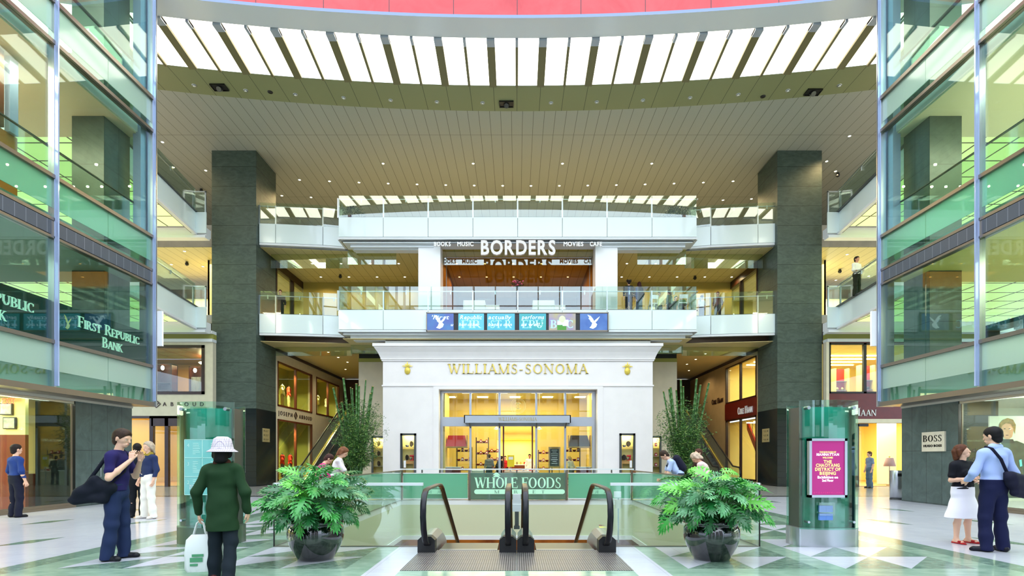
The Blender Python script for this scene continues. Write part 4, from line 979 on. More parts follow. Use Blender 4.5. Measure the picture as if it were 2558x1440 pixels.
put_letters(t, M['dwood'], 'COLE HAAN', (12.995,36.0,4.95), (0,-1,0), (0,0,1), .34, .03, width=2.0, small=(0,5), wk=1.1)
mb = MB(); mb.box(-13,13,40.5,40.7,0,7.3); struct('wall_passage_back', mb, M['brown'])
# second-floor side shops
for s, w in ((-1,'left'),(1,'right')):
    k = MB(); k.box(s*13.0,s*13.3,29.2,36,11.7,Z2C); k.box(s*12.98,s*13.3,29.2,36,F2,F2+.15); 
    for y in (29.2,31.4,33.6,36.0): k.box(s*12.98,s*13.2,y,y+.12,F2,11.7)
    struct('trim_11' if s < 0 else 'trim_12', k, M['dwood'])
    o = MB().box(s*13.05,s*13.07,29.3,36,F2+.15,11.7).build('glass_side_wall', M['glass'], None, (s*13,32,F2)); tag(o, 'clear glass side wall of the second floor shop beyond the %s column' % w, 'glass panel')
    k = MB(); k.box(s*16.6,s*16.7,29.2,37,F2,Z2C); k.box(s*13.3,s*16.7,37,37.1,F2,Z2C); k.box(s*15.3,s*16.7,29.2,29.3,F2,Z2C)
    struct('wall_shop_second_'+w, k, mat('cream_yellow_wall_'+w, C(222,206,140), .6))
    area(s*14.9,33,11.9,2.5,6,150,(1,.85,.5)); 
# ------------------------------------------------------------------ rising escalators in the passages
def far_escalator(s):
    w = 'left' if s < 0 else 'right'; x = s*11.2; y0, y1 = 29.5, 38.5; z0 = .0; sl = math.tan(math.radians(30)); y1 = y0+4.6/sl
    t = thing('escalator', (x,y0,0), 'escalator rising away beside the shop wall behind the %s bamboo' % w, 'escalator')
    for dx in (-.55,.55):
        k = MB(); k.prism([(y0-1.2,0),(y0,0),(y1,4.6),(y1,4.0),(y0+1,-0.0+.0)],0,x+dx-.06,x+dx+.06); k.build('side_truss', M['bronze'], t)
        k = MB(); k.prism([(y0-1.0,.1),(y0,.1),(y1,4.7),(y1,5.5),(y0,.95),(y0-1.0,.9)],0,x+dx-.01,x+dx+.01); k.build('glass_side', M['glass'], t)
        MB().tube([(x+dx,y0-.9,.2),(x+dx,y0-1.15,.5),(x+dx,y0-1.0,.92),(x+dx,y0-.1,.98),(x+dx,y1,5.56)],.045,8).build('handrail', M['rubber'], t)
        MB().tube([(x+dx*.92,y0-.9,.12),(x+dx*.92,y0,.16),(x+dx*.92,y1,4.76)],.035,6).build('skirt_strip', M['gold'], t)
    k = MB()
    for i in range(23): k.box(x-.5,x+.5,y0+i*.4*.87,y0+(i+1)*.4*.87,i*.2-.2,i*.2+.0)
    k.build('steps', M['dsteel'], t)
far_escalator(-1); far_escalator(1)
# ------------------------------------------------------------------ side towers
def tower(s):
    w = 'left' if s < 0 else 'right'; xf = s*12.1; Y0, Y1 = -9.0, 17.9
    t = thing('glass_facade', (xf,9,3.14), 'tall glass curtain wall on the %s with sills, fins and green spandrel glass' % w, 'facade')
    def hb(z0, z1, d0, d1, nm, m): MB().box(s*(12.1-d0),s*(12.1+d1),Y0,Y1,z0,z1).build(nm, m, t)
    hb(3.12,3.27,.10,.9,'bottom_sill',M['bronze']); hb(4.40,4.50,.07,.12,'sill',M['bronze'])
    hb(7.14,7.20,.06,.12,'louver_rail',M['bronze']); hb(7.60,7.68,.06,.12,'louver_rail',M['bronze']); hb(8.70,8.80,.08,.12,'sill',M['bronze'])
    hb(12.20,12.30,.08,.12,'sill',M['bronze']); hb(13.28,13.40,.08,.12,'sill',M['bronze']); hb(17.0,17.1,.08,.12,'sill',M['bronze'])
    ys = [Y1-3.8*i for i in range(8)]
    for i in range(7):
        y1, y0 = ys[i], max(Y0,ys[i+1]); 
        def pane(z0, z1, m, nm, g=.03, ya=y0, yb=y1): MB().box(s*12.10,s*12.12,ya+g,yb-g,z0,z1).build(nm, m, t)
        ym = (y0+y1)/2
        for (a,b_) in ((y0,ym),(ym,y1)):
            pane(3.27,3.70,M['green_glass'],'spandrel_pane',.01,a,b_); pane(3.70,4.40,M['frost_pale'],'spandrel_pane',.01,a,b_)  # pale lower band stands in for a bright reflection on the glass
            pane(7.95,8.70,M['spandrel'],'spandrel_pane',.01,a,b_); pane(7.68,7.95,M['green_glass'],'spandrel_pane',.01,a,b_)
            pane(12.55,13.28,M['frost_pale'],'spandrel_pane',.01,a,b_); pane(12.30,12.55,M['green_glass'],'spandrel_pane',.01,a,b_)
            pane(4.50,7.14,M['clear_tower'],'window_pane',.012,a,b_)
        pane(8.80,12.20,M['clear_tower'],'window_pane'); pane(13.40,17.0,M['clear_tower'],'window_pane')
        k = MB(); k.box(s*12.04,s*12.2,y0+.12,y1-.12,7.22,7.58,0); k.box(s*12.06,s*12.3,y0,y0+.14,7.18,7.62,1); k.box(s*12.06,s*12.3,y1-.14,y1,7.18,7.62,1)
        k.build('louver', [M['louver'],M['bronze']], t)
    for i in range(7):
        y = ys[i]; k = MB()
        k.box(s*11.95,s*12.10,y-.02,y+.02,3.3,20,0); k.box(s*12.04,s*12.2,y-.035,y+.035,3.14,20,1); k.build('mullion', [M['fin'],M['steel']], t)
    MB().box(s*11.95,s*12.5,Y1,Y1+.06,3.12,20).build('end_post', M['steel'], t)
    # the return face at the end of the tower
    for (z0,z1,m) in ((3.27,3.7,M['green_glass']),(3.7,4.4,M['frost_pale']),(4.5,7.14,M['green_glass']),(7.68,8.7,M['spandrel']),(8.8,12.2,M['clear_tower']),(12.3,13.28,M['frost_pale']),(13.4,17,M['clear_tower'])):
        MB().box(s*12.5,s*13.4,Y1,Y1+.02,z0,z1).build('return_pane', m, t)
    MB().box(s*12.25,s*12.50,Y1-.3,Y1-.05,8.8,20).build('inner_fin', M['fin'], t)
    # floors inside
    k = MB()
    for (z0,z1) in ((3.30,3.7),(3.7,4.0),(7.25,7.9),(12.05,12.5),(16.9,17.3)): k.box(s*12.35,s*24,Y0,Y1-.02,z0,z1)
    struct('floor_tower_'+w, k, M['plaster'])
    k = MB(); k.box(s*12.4,s*24,Y0,Y1-.1,7.22,7.25,0 if s > 0 else 2); k.box(s*12.4,s*24,Y0,Y1-.1,12.0,12.05,1); k.box(s*12.4,s*24,Y0,Y1-.1,16.85,16.9,1)
    struct('ceiling_tower_'+w, k, [M['ywall2'],mat('tower_ceiling_%s' % w, C(226,206,176) if s < 0 else C(226,222,190), .6), mat('grey_green_ceiling_%s' % w, C(150,168,150), .6)])
    # rear walls per floor
    k = MB(); k.box(s*20,s*20.2,Y0,Y1,4,7.2,0); k.box(s*19,s*19.2,Y0,14.5,8,12,1); k.box(s*19,s*19.2,Y0,Y1,12.5,16.9,2)
    struct('wall_tower_'+w, k, [M['limewall'] if s > 0 else mat('sage_wall', C(110,130,116), .6), mat('tower_back_wall', C(196,190,120), .6) , M['olive']])
    # interior pillar
    k = MB(); k.box(s*12.76,s*13.75,16.7,17.82,4.0,16.9)
    o = k.build('stone_pillar', M['stone_v'], None, (s*13.2,17.2,4)); tag(o, 'grey stone clad pillar standing inside the %s glass tower' % w, 'pillar')
    # ceiling light strips
    k = MB()
    for x in (13.8,15.6,17.4): k.box(s*x,s*(x+.5),Y0+2,16.2,16.80,16.85)
    struct('trim_13' if s < 0 else 'trim_14', k, M['lum'])
    area(s*15,11,11.9,3,8,500,(1,.88,.6)); area(s*15,10.5,7.15,3,8,250 if s > 0 else 90,(1,.93,.68) if s > 0 else (.85,1,.85)); area(s*14,10,16.7,3,9,500,(.95,1,.8))
    # glass handrail set back on the top floor
    t2 = thing('guard_rail', (s*12.45,9,13.4), 'glass guard rail with dark handrail inside the top floor of the %s tower' % w, 'railing')
    MB().box(s*12.5,s*12.52,Y0,Y1-.3,13.4,14.35).build('glass_panel', M['rail_glass'], t2); MB().box(s*12.46,s*12.54,Y0,Y1-.3,14.35,14.40).build('handrail', M['dsteel'], t2)
    t2 = thing('guard_rail', (s*12.45,9,8.8), 'glass guard rail with thin handrail inside the middle floor of the %s tower' % w, 'railing')
    MB().box(s*12.5,s*12.52,Y0,Y1-.3,8.8,9.75).build('glass_panel', M['rail_glass'], t2); MB().box(s*12.47,s*12.53,Y0,Y1-.3,9.75,9.78).build('handrail', M['dsteel'], t2)
    # white blade hung at the tower's end
    o = MB().box(s*(12.02),s*(12.02-.22),17.97,18.05,Z(865,18),Z(778,18)).build('blade_sign', M['white'], None, (s*12,18,5.8)); tag(o, 'blank white blade sign fixed to the end of the %s glass tower' % w, 'sign')
    # ground floor: stone piece, glass front
    k = MB(); k.box(s*12.75,s*13.9,15.6,17.9,0,3.12)
    o = k.build('stone_wall_pier', M['stone_v'], None, (s*13.3,16.7,0)); tag(o, 'smooth dark stone clad wall pier under the %s tower' % w, 'pillar')
    k = MB(); k.box(s*12.7,s*24,Y0,Y1-.02,3.06,3.12); struct('ceiling_ground_'+w, k, mat('soffit_%s' % w, C(200,196,180), .4))
    k = MB()
    for i in range(6): k.box(s*13.2,s*18,2.6+i*2.1,2.66+i*2.1,3.02,3.06)
    k.box(s*13.1,s*13.25,Y0+3,15.3,3.03,3.06)
    struct('trim_15' if s < 0 else 'trim_16', k, M['coolstrip'])
    area(s*15.5,10,2.95,4,9,520 if s < 0 else 420,(1,.9,.62) if s < 0 else (.97,1,.88))
    k = MB(); k.box(s*12.72,s*12.86,-6,15.6,.0,.07); k.box(s*12.74,s*12.82,-6,15.6,.07,.14); struct('baseboard_'+w, k, M['bronze'])
    ws = thing('shopfront', (s*12.78,10,0), 'frameless glass shop front under the %s tower' % w, 'shopfront')
    ys2 = [15.55,13.4,12.0,9.6,7.2,4.8,2.4,0] if s < 0 else [15.55,13.15,12.35,9.9,7.5,5.1,2.7,0]
    for i in range(len(ys2)-1): MB().box(s*12.77,s*12.785,ys2[i+1]+.01,ys2[i]-.01,.14,3.06).build('pane', M['glass'], ws)
    for y in (15.5,): MB().box(s*12.76,s*12.79,y-.02,y+.02,.1,3.06).build('post', M['bronze'], ws)
    k = MB(); k.box(s*12.74,s*12.82,Y0+3,15.55,2.98,3.06); k.build('head_rail', M['steel'], ws)
tower(-1); tower(1)
# --- things in the left tower
k = MB(); k.box(-12.32,-12.2,-8,17.85,4.5,5.56); 
o = k.build('sign_band', M['teal'], None, (-12.3,9,5)); tag(o, 'long dark teal sign band behind the lower panes of the left tower', 'sign band')
def bank(y0, label):
    t = thing('bank_sign', (-12.19,y0,4.7), label, 'sign', 'bank names on the teal band')
    m = mat('pale_sign_letter', C(206,236,222), .4, emit=.25) if 'psl' not in M else M['psl']; M['psl'] = m
    put_letters(t, m, 'FIRST REPUBLIC', (-12.185,y0,5.07), (0,1,0), (0,0,1), .30, .03, width=2.45, small=(0,6), wk=.9)
    put_letters(t, m, 'BANK', (-12.185,y0+.88,4.68), (0,1,0), (0,0,1), .30, .03, width=.82, small=(0,), wk=.9)
    k = MB(); pts = [(y0-.32+p[0]*.14,5.1+p[1]*.2) for p in EAG]; k.add([(-12.18,p[0],p[1]) for p in [(y0-.3,5.06)]+pts],[(0,j+1,(j+1) % len(pts)+1) for j in range(len(pts))]); k.build('eagle_logo', M['gold'], t)
bank(14.98,'pale serif bank name on the teal band, the one nearer the stone column')
bank(11.18,'pale serif bank name on the teal band, the one cut by the left edge')
area(-12.9,11,11.9,.5,8,220,(1,.85,.6)); area(12.9,11,11.9,.5,8,140,(1,.95,.8))  # added fills brightening the orange wall and the side opposite
mb = MB(); mb.box(-18.9,-13.4,14.4,14.5,8,10.0,0); mb.box(-13.45,-13.4,8,14.4,8,10.0,0); struct('wall_orange', mb, M['orange'])
for i,(y,m) in enumerate(((13.9,'wood'),(14.3,'fin'),(12.9,'wood'))):
    o = MB().box(-13.6,-13.3,y-.12,y+.12,10,11.98).build('upright_slab', M[m], None, (-13.4,y,10)); tag(o, ('reddish wooden upright panel nearest the mullion','pale upright glass panel beside the wooden uprights','reddish wooden upright panel near the left edge')[i]+' above the orange wall', 'panel')
# left ground-floor shop
k = MB(); k.box(-19,-18.8,0,17.9,0,3.06,0); k.box(-19,-13.9,17.7,17.8,0,3.06,0)
struct('wall_shop_left', k, mat('shop_pale_wall', C(222,214,160), .6))
k = MB(); k.box(-16.2,-13.28,14.6,14.7,0,2.05,0); k.box(-16.2,-13.28,14.6,14.7,2.05,3.05,1)
o = k.build('partition', [M['maroon'],M['ywall2']], None, (-14.7,14.6,0)); tag(o, 'dark red and cream partition inside the left ground floor shop', 'partition')
for i,(y,z,lb) in enumerate(((14.54,2.74,'upper'),(14.54,2.36,'lower'))):
    x = -13.66-.09*(i == 0); t = thing('framed_picture', (x,y,z), '%s of two black framed pictures in the left ground floor shop' % lb, 'picture')
    MB().box(x-.17,x+.17,y,y+.04,z-.16,z+.16).build('frame', M['black'], t); MB().box(x-.145,x+.145,y-.01,y,z-.135,z+.135).build('picture', mat('picture_%d' % i, C(190,196,170), .5, noise=.6, nscale=6), t)
t = thing('exit_reflection', (-13.4,14.3,2.8), 'red letters standing for a reflected exit sign near the top of the left shop glass', 'sign')  # glowing letters stand in for a mirrored reflection of an exit sign
mr = mat('exit_red', C(250,50,30), .4, emit=2.5, ecol=(1,.08,.03,1))
put_letters(t, mr, 'EXIT', (-13.62,14.3,2.86), (1,0,0), (0,0,1), .15, .01, font='sans', width=.36, bold=.02)
for i,(x,y) in enumerate(((-13.7,13.1),(-14.9,13.6))):
    pass
def plinth(x, y, w, d, h, m, label):
    t = thing('plinth', (x,y,0), label, 'plinth'); MB().box(x-w/2,x+w/2,y-d/2,y+d/2,0,h-.03).build('body', m, t); MB().box(x-w/2-.01,x+w/2+.01,y-d/2-.01,y+d/2+.01,h-.03,h).build('top', m, t); return t
plinth(-14.3,16.3,.62,.6,.95,M['maroon'],'dark red display plinth inside the left shop window')
o = MB().box(-14.66,-14.24,17.5,17.6,0,2.3).build('dark_door', M['dwood'], None, (-14.4,17.5,0)); tag(o, 'tall dark brown door leaf inside the left shop window', 'door')
t = thing('pull_handle', (-12.7,16.6,1.0), 'slim steel pull handle on the dark stone pier, left', 'handle'); MB().tube([(-12.75,16.45,.85),(-12.66,16.45,.85),(-12.66,16.45,1.25),(-12.75,16.45,1.25)],.012,6).build('bar', M['steel'], t)
# --- things in the right tower
for i in range(7):
    z = 8.6+i*.38
    k = MB(); k.bar((13.3,11.2,z),(13.3,13.6,z+.75),.04,.16); o = k.build('stair_tread_panel', M['dark'], None, (13.3,12.4,z)); tag(o, 'dark slanting slat behind the upper right panes', 'slat', 'dark slanting slats behind the upper right panes')
o = MB().box(13.4,13.45,11.0,13.8,8,11.98).build('pale_panel', M['bluesteel'], None, (13.4,12.4,8)); tag(o, 'pale blue-grey panel behind the dark slanting slats', 'panel')
for i,(x,y0,y1,h) in enumerate(((13.4,13.9,15.4,.62),(14.2,11.6,12.9,.78))):
    t = thing('shoe_table', (x,(y0+y1)/2,4.0), ('long dark display table behind the right tower window','tall dark display block behind the right tower window, nearest the edge')[i], 'table')
    MB().box(x-.3,x+.3,y0,y1,4.0+h+.4,4.0+h+.5).build('tabletop', M['black'], t)
    for y in (y0+.05,y1-.05): MB().box(x-.28,x+.28,y-.05,y+.05,4.0,4.0+h+.4).build('leg', M['black'], t)
    for j in range(3):
        yy = y0+.3+j*.45
        if yy > y1-.1: continue
        q = thing('shoe', (x,yy,4.5+h), 'shoe on the %s behind the right tower window' % ('long dark table','tall dark block')[i], 'shoe', 'shoes on the %s upstairs' % ('long dark table','tall dark block')[i])
        k = MB(); zz = 4.0+h+.5; k.ball(x,yy-.06,zz+.04,.05,.13,.045,10); k.build('upper', (M['white'],M['dark'])[i], q); MB().box(x-.045,x+.045,yy-.18,yy+.06,zz,zz+.015).build('sole', M['black'], q)
        MB().ball(x,yy+.04,zz+.07,.045,.05,.05,8).build('heel_collar', (M['white'],M['dark'])[i], q)
k = MB(); k.box(18.4,18.6,0,17.9,0,3.06,0); k.box(13.9,18.6,17.75,17.85,0,3.06,0)
struct('wall_shop_right', k, mat('shop_pale_green_wall', C(226,230,214), .6))
# big fashion poster behind the right glass
t = thing('wall_poster', (14.6,14.6,0), 'large photo poster of a blond person in a dark jacket behind the right shop glass', 'poster')
py = 14.3
PX0, PX1 = X(2472,py), X(2600,py)
MB().box(PX0,PX1,py,py+.04,.35,Z(1040,py)).build('sheet', mat('poster_ground', C(196,206,176), .6), t)
def pol(pts, m, nm, off): k = MB(); k.add([(X(a,py),py-off,Z(b_,py)) for a, b_ in pts],[tuple(range(len(pts)))]); k.build(nm, m, t)
pol([(2486,1232),(2484,1180),(2494,1120),(2504,1105),(2540,1102),(2560,1110),(2575,1130),(2575,1245),(2500,1245)],mat('poster_jacket', C(60,72,56), .6, noise=.5, nscale=7),'jacket',.004)
pol([(2500,1062),(2506,1052),(2520,1050),(2530,1058),(2532,1075),(2528,1092),(2518,1100),(2508,1096),(2500,1080)],mat('poster_skin', C(196,146,108), .6, noise=.25, nscale=6),'face',.006)
pol([(2494,1085),(2496,1060),(2504,1050),(2516,1045),(2530,1049),(2537,1062),(2535,1085),(2530,1070),(2524,1060),(2512,1058),(2503,1064),(2499,1075)],mat('poster_hair', C(150,118,56), .6, noise=.4, nscale=14),'hair',.008)
pol([(2503,1098),(2530,1098),(2534,1108),(2500,1108)],mat('poster_collar', C(30,34,34), .6),'collar',.008)
for a, b_ in ((2509,1072),(2521,1072)): pol([(a-2,b_-1),(a+2,b_-1),(a+2,b_+1),(a-2,b_+1)],M['dark'],'eye',.009)
pol([(2511,1087),(2519,1087),(2518,1089),(2512,1089)],M['maroon'],'mouth',.009)
pol([(2545,1150),(2551,1148),(2553,1165),(2547,1167)],mat('poster_teal', C(90,180,180), .6),'patch',.009)
# store plaque on the right stone pier (faces the hall)
t = thing('wall_plaque', (12.74,17.1,1.9), 'square beige plaque with bold black serif letters on the right stone pier', 'sign')
MB().box(12.70,12.75,16.05,16.95,1.62,2.22).build('plate', M['cream'], t)
put_letters(t, M['black'], 'BOSS', (12.699,16.9,1.92), (0,-1,0), (0,0,1), .2, .006, width=.76, wk=1.25)
put_letters(t, M['black'], 'HUGO BOSS', (12.699,16.88,1.76), (0,-1,0), (0,0,1), .07, .006, width=.74, font='sans', bold=.05, single=True, name='small_lettering')
t = thing('waste_bin', (X(2240,18.6),18.5,0), 'curved brushed steel waste bin at the corner of the right stone pier', 'bin')
bx = X(2240,18.4); k = MB(); k.lathe(bx,18.4,[(.0,.02),(.20,.02),(.20,.98),(.19,1.0),(.0,1.0)],24); k.build('body', M['steel'], t); MB().lathe(bx,18.4,[(.205,0),(.205,.05)],24).build('base_ring', M['dsteel'], t)
k = MB(); k.box(bx-.1,bx+.1,18.19,18.21,.8,.9); k.build('slot', M['black'], t)
# ------------------------------------------------------------------ walkways between towers and columns
def walkway(s, zt, zb, lv):
    w = 'left' if s < 0 else 'right'
    a, b_, c = (s*14.75,20.5), (s*15.5,26.0), (s*15.0,26.1); c = (s*15.22,26.0)
    run = [(s*14.4,17.95),(s*14.9,21.6),(s*15.5,26.0)]
    t = balcony('walkway_balcony','slanting panelled walkway edge with glass rail beside the %s tower, %s floor' % (w,lv),zt,zb,zt+1.13,zt+.98,[run if s < 0 else run])
    k = MB(); k.prism([(s*14.45,17.95),(s*15.52,25.9),(s*24,25.9),(s*24,17.95)],2,zb+.3,zt-.02); struct('floor_walkway_%s_%s' % (w,lv), k, M['plaster'])
    k = MB(); k.prism([(s*14.55,17.97),(s*15.6,25.8),(s*24,25.8),(s*24,17.97)],2,zb+.24,zb+.29); o = k.build('luminous_soffit', M['lumg'], None, (s*17,22,zb+.25)); tag(o, 'backlit green gridded glass soffit under the %s floor walkway, %s' % (lv,w), 'light')
    k = MB(); k.bar((s*14.5,17.97,zb+.1),(s*15.55,25.9,zb+.1),.12,.3); struct('trim_%d' % (20+int(zb)+(s > 0)), k, M['dwood'])
    # cross piece to the column
    t2 = thing('crossing_balcony', (s*16,26.2,zb), 'short white panelled balcony edge with glass rail joining the %s column, %s floor' % (w,lv), 'balcony')
    MB().box(s*15.24,s*24,25.98,26.04,zb+.02,zt).build('fascia_panel', M['wpanel'], t2) if False else None
    MB().box(s*14.95,s*15.56,26.0,26.05,zb,zt).build('fascia_panel', M['wpanel'], t2)
    k = MB(); k.box(s*15.0,s*24,26.1,26.5,zb-.10,zb+.30); k.box(s*15.0,s*24,26.0,26.4,zb-.22,zb-.10); k.build('edge_trim', M['wmetal'], t2)
    k = MB(); k.box(s*15.56,s*15.62,26.0,26.06,zt,zt+1.0); k.box(s*14.96,s*15.62,26.0,26.06,zt+.96,zt+1.02); k.box(s*14.96,s*15.02,26.0,26.06,zt,zt+1.0); k.build('frame', M['steel'], t2)
    MB().box(s*15.02,s*15.56,26.02,26.03,zt,zt+.96).build('glass_panel', M['rail_glass'], t2)
for s in (-1,1):
    walkway(s,F2,7.70,'second'); walkway(s,F3,12.26,'third')
# outer bays of the halls beyond the columns
for s, w in ((-1,'left'),(1,'right')):
    k = MB(); k.box(s*15.3,s*24,32.5,32.6,F2,11.0,0); k.box(s*15.3,s*24,32.3,32.6,11.0,11.5,1); struct('wall_bay_second_'+w, k, [mat('lit_shop_wall_'+w, C(246,240,190), .6, emit=.15), M['dwood']])  # slight emission in the wall material stands in for shop light
    area(s*18,29.5,11.9,5,4,350,(1,.86,.5))
    k = MB(); k.box(s*17.7,s*18.4,32.2,32.3,F2,10.6); o = k.build('shop_doorway', M['coolstrip'] if s > 0 else M['ywall2'], None, (s*18,32.2,F2)); tag(o, 'bright doorway panel in the second floor bay, %s' % w, 'doorway')  # right panel glows by its material, standing in for light from the shop
# --- ground floor shops facing the hall beyond the columns
SYF = 26.7
k = MB(); frontwall(k,-24,-15.02,SYF,SYF+.3,0,7.15,[(-20.9,-15.42,4.57,7.0),(-20.9,-15.1,.0,3.5)]); struct('wall_front_left', k, M['cream'])
k = MB(); k.box(-24,-15.0,SYF-.1,SYF+.3,7.15,7.3,1); k.box(-24,-15.0,SYF+.02,SYF+.3,7.3,7.55,0); k.box(-24,-15,SYF-.1,SYF+.3,7.55,7.7,1)
o = k.build('air_grille', [M['olive'],M['wmetal']], None, (-18,SYF,7.2)); tag(o, 'slatted grille above the cream shop front, left of the left column', 'vent')
t = thing('shop_window', (-18,SYF,4.6), 'dark brown framed upper shop window left of the left column', 'window')
q = .14; k = MB(); a0, a1, b0, b1 = -20.9,-15.42,4.57,7.0
k.box(a0,a1,SYF-.04,SYF+.1,b0,b0+q); k.box(a0,a1,SYF-.04,SYF+.1,b1-q,b1); k.box(a1-q,a1,SYF-.04,SYF+.1,b0,b1); k.box(a0,a0+q,SYF-.04,SYF+.1,b0,b1); k.build('frame', M['dwood'], t)
MB().box(a0+q,a1-q,SYF+.02,SYF+.03,b0+q,b1-q).build('pane', M['glass'], t)
def room(x0, x1, y0, y1, z0, z1, mw, mf, mc, label, front=False):
    k = MB(); k.box(x0,x1,y1,y1+.1,z0,z1,0); k.box(x0-.1,x0,y0,y1,z0,z1,0); k.box(x1,x1+.1,y0,y1,z0,z1,0); k.box(x0,x1,y0,y1,z0-.05,z0,1); k.box(x0,x1,y0,y1,z1,z1+.05,2)
    return struct(label, k, [mw,mf,mc])
room(-21,-15.3,SYF+.32,32,4.2,6.95,M['tan'],M['dwood'],M['wood'],'wall_shop_upper_left')
room(-21,-15.2,SYF+.32,33,0.02,3.9,M['yellow_wall'],M['oak'],M['tan'],'wall_shop_lower_left')
area(-18,29.5,6.85,4,3,120,(1,.74,.38)); area(-18,29.8,3.8,4,4,190,(1,.80,.45))
# shelving units with lamps inside the upper room
for i,(x,ww) in enumerate(((-18.3,.9),(-17.1,.7))):
    y = 28.2+i*.8; t = thing('wardrobe_shelf', (x,y,4.2), ('tall brown wardrobe shelf at the left of the upper shop window','brown wardrobe with hanging pale clothes in the upper shop window')[i], 'shelves')
    k = MB(); k.box(x-ww/2,x-ww/2+.06,y-.25,y+.25,4.2,6.3); k.box(x+ww/2-.06,x+ww/2,y-.25,y+.25,4.2,6.3); k.box(x-ww/2,x+ww/2,y+.2,y+.25,4.2,6.3); k.box(x-ww/2,x+ww/2,y-.25,y+.25,6.25,6.3)
    for z in (4.5,4.9,5.3): k.box(x-ww/2,x+ww/2,y-.25,y+.2,z,z+.04) if i == 0 else None
    k.build('carcass', M['wood'], t); MB().ball(x,y-.28,6.08,.09,.06,.12,10).build('lamp', M['lamp'], t)
    if i:
        k = MB()
        for j in range(7): k.box(x-.28+j*.08,x-.23+j*.08,y-.15,y+.15,4.85,5.75)
        k.build('hanging_shirts', M['wcloth'], t)
o = MB().lathe(-16.3,29.6,[(.0,6.55),(.75,6.55),(.8,6.6)],32,0,1.3,1).build('oval_light', M['cove'], None, (-16.3,29.6,6.55)); tag(o, 'glowing oval ceiling light in the upper shop window left of the left column', 'light')
t = thing('shelf_wall', (-16.5,31.5,4.2), 'lit shelves with bottles at the back of the upper left shop', 'shelves')
for i in range(3):
    x = -17.2+i*.85; MB().box(x-.3,x+.3,31.7,31.9,4.9,6.1).build('lit_back', M['cove'] if False else M['ywall2'], t); MB().box(x+.32,x+.5,31.4,31.9,4.2,6.4).build('upright', M['wood'], t)
    for z in (5.0,5.5): MB().box(x-.3,x+.3,31.45,31.7,z,z+.03).build('shelf', M['wood'], t)
t = thing('leather_armchair', (-16.3,28.6,4.2), 'pale pink armchair in the upper shop window left of the left column', 'chair')
k = MB(); k.box(-16.7,-15.9,28.4,29.0,4.3,4.75); k.build('seat', mat('pink_leather', C(214,150,120), .5), t); k = MB(); k.box(-16.7,-15.9,28.95,29.1,4.3,5.1); k.build('backrest', bpy.data.materials['pink_leather'], t)
for dx in (-.35,.35): MB().box(-16.3+dx-.02,-16.3+dx+.02,28.45,28.5,4.2,4.3).build('leg', M['dwood'], t)
# ground floor door of the same shop
t = thing('shop_entrance', (-18,SYF,0), 'dark wood framed glazed shop entrance left of the left column', 'door')
k = MB(); xs_ = [-20.9,-19.2,-17.9,-17.2,-16.3,-15.1]
for x in (-20.9,-18.05,-17.3,-16.35,-15.2): k.box(x-.09,x+.09,SYF-.02,SYF+.15,0,3.5)
k.box(-18.05,-15.1,SYF-.02,SYF+.2,3.0,3.5); k.box(-20.9,-15.1,SYF-.02,SYF+.15,3.38,3.5); k.build('frame', M['dwood'], t)
for a, b_ in ((-20.8,-18.15),(-17.95,-17.4),(-17.2,-16.45),(-16.25,-15.3)): MB().box(a,b_,SYF+.05,SYF+.06,.0,3.3).build('pane', M['glass'], t)
for i,x in enumerate((-18.8,-17.0,-16.0)):
    t = thing('wall_cabinet', (x,32.6,0), 'lit wooden wall cabinet inside the lower left shop, %s' % ('left','middle','right')[i], 'cabinet')
    MB().box(x-.4,x+.4,32.3,32.9,0,2.9).build('carcass', M['wood'], t); MB().ball(x,32.25,2.5,.1,.06,.16,8).build('lamp', M['lamp'], t)
    for z in (.9,1.5,2.1): MB().box(x-.34,x+.34,32.22,32.3,z,z+.04).build('shelf', M['oak'], t)
t = thing('fascia_sign', (-17,SYF-.01,4.05), 'dark widely spaced shop name with a striped diamond on the cream shop front', 'sign')
put_letters(t, M['dwood'], 'ABBOUD', (X(407,SYF),SYF-.005,Z(1015,SYF)), (1,0,0), (0,0,1), .20, .02, font='sans', width=X(510,SYF)-X(407,SYF), track=.9)
k = MB(); diamond(k,(X(391,SYF),SYF-.005,Z(1010,SYF)),(1,0,0),(0,0,1),.36); k.build('diamond_logo', M['dwood'], t)
put_letters(t, M['dwood'], 'JOSEPH', (X(391,SYF)-2.6,SYF-.005,Z(1015,SYF)), (1,0,0), (0,0,1), .20, .02, font='sans', width=2.1, track=.9)
# right: dark red shop
k = MB(); frontwall(k,15.3,24,SYF,SYF+.3,0,7.15,[(15.42,21,4.62,7.1),(15.3,24,0,3.15)]); struct('wall_front_right', k, M['maroon'])
k = MB(); k.box(15.26,24,SYF-.02,SYF+.2,3.15,3.35); k.box(15.26,15.4,SYF-.06,SYF+.2,0,7.15); struct('trim_17', k, M['cream'])
k = MB(); k.box(15.3,24,SYF-.1,SYF+.3,7.15,7.3,1); k.box(15.3,24,SYF+.02,SYF+.3,7.3,7.55,0); k.box(15.3,24,SYF-.1,SYF+.3,7.55,7.7,1)
o = k.build('air_grille', [M['olive'],M['wmetal']], None, (18,SYF,7.2)); tag(o, 'slatted grille above the dark red shop front, right of the right column', 'vent')
t = thing('shop_window', (18,SYF,4.6), 'black framed yellow lit upper shop window right of the right column', 'window')
k = MB(); a0, a1, b0, b1 = 15.42,21,4.62,7.1; q = .08
k.box(a0,a1,SYF-.04,SYF+.1,b0,b0+q); k.box(a0,a1,SYF-.04,SYF+.1,b1-q,b1); k.box(a1-q,a1,SYF-.04,SYF+.1,b0,b1); k.box(a0,a0+q,SYF-.04,SYF+.1,b0,b1); xm = X(2160,SYF); k.box(xm-.07,xm+.07,SYF-.04,SYF+.1,b0,b1); k.build('frame', M['black'], t)
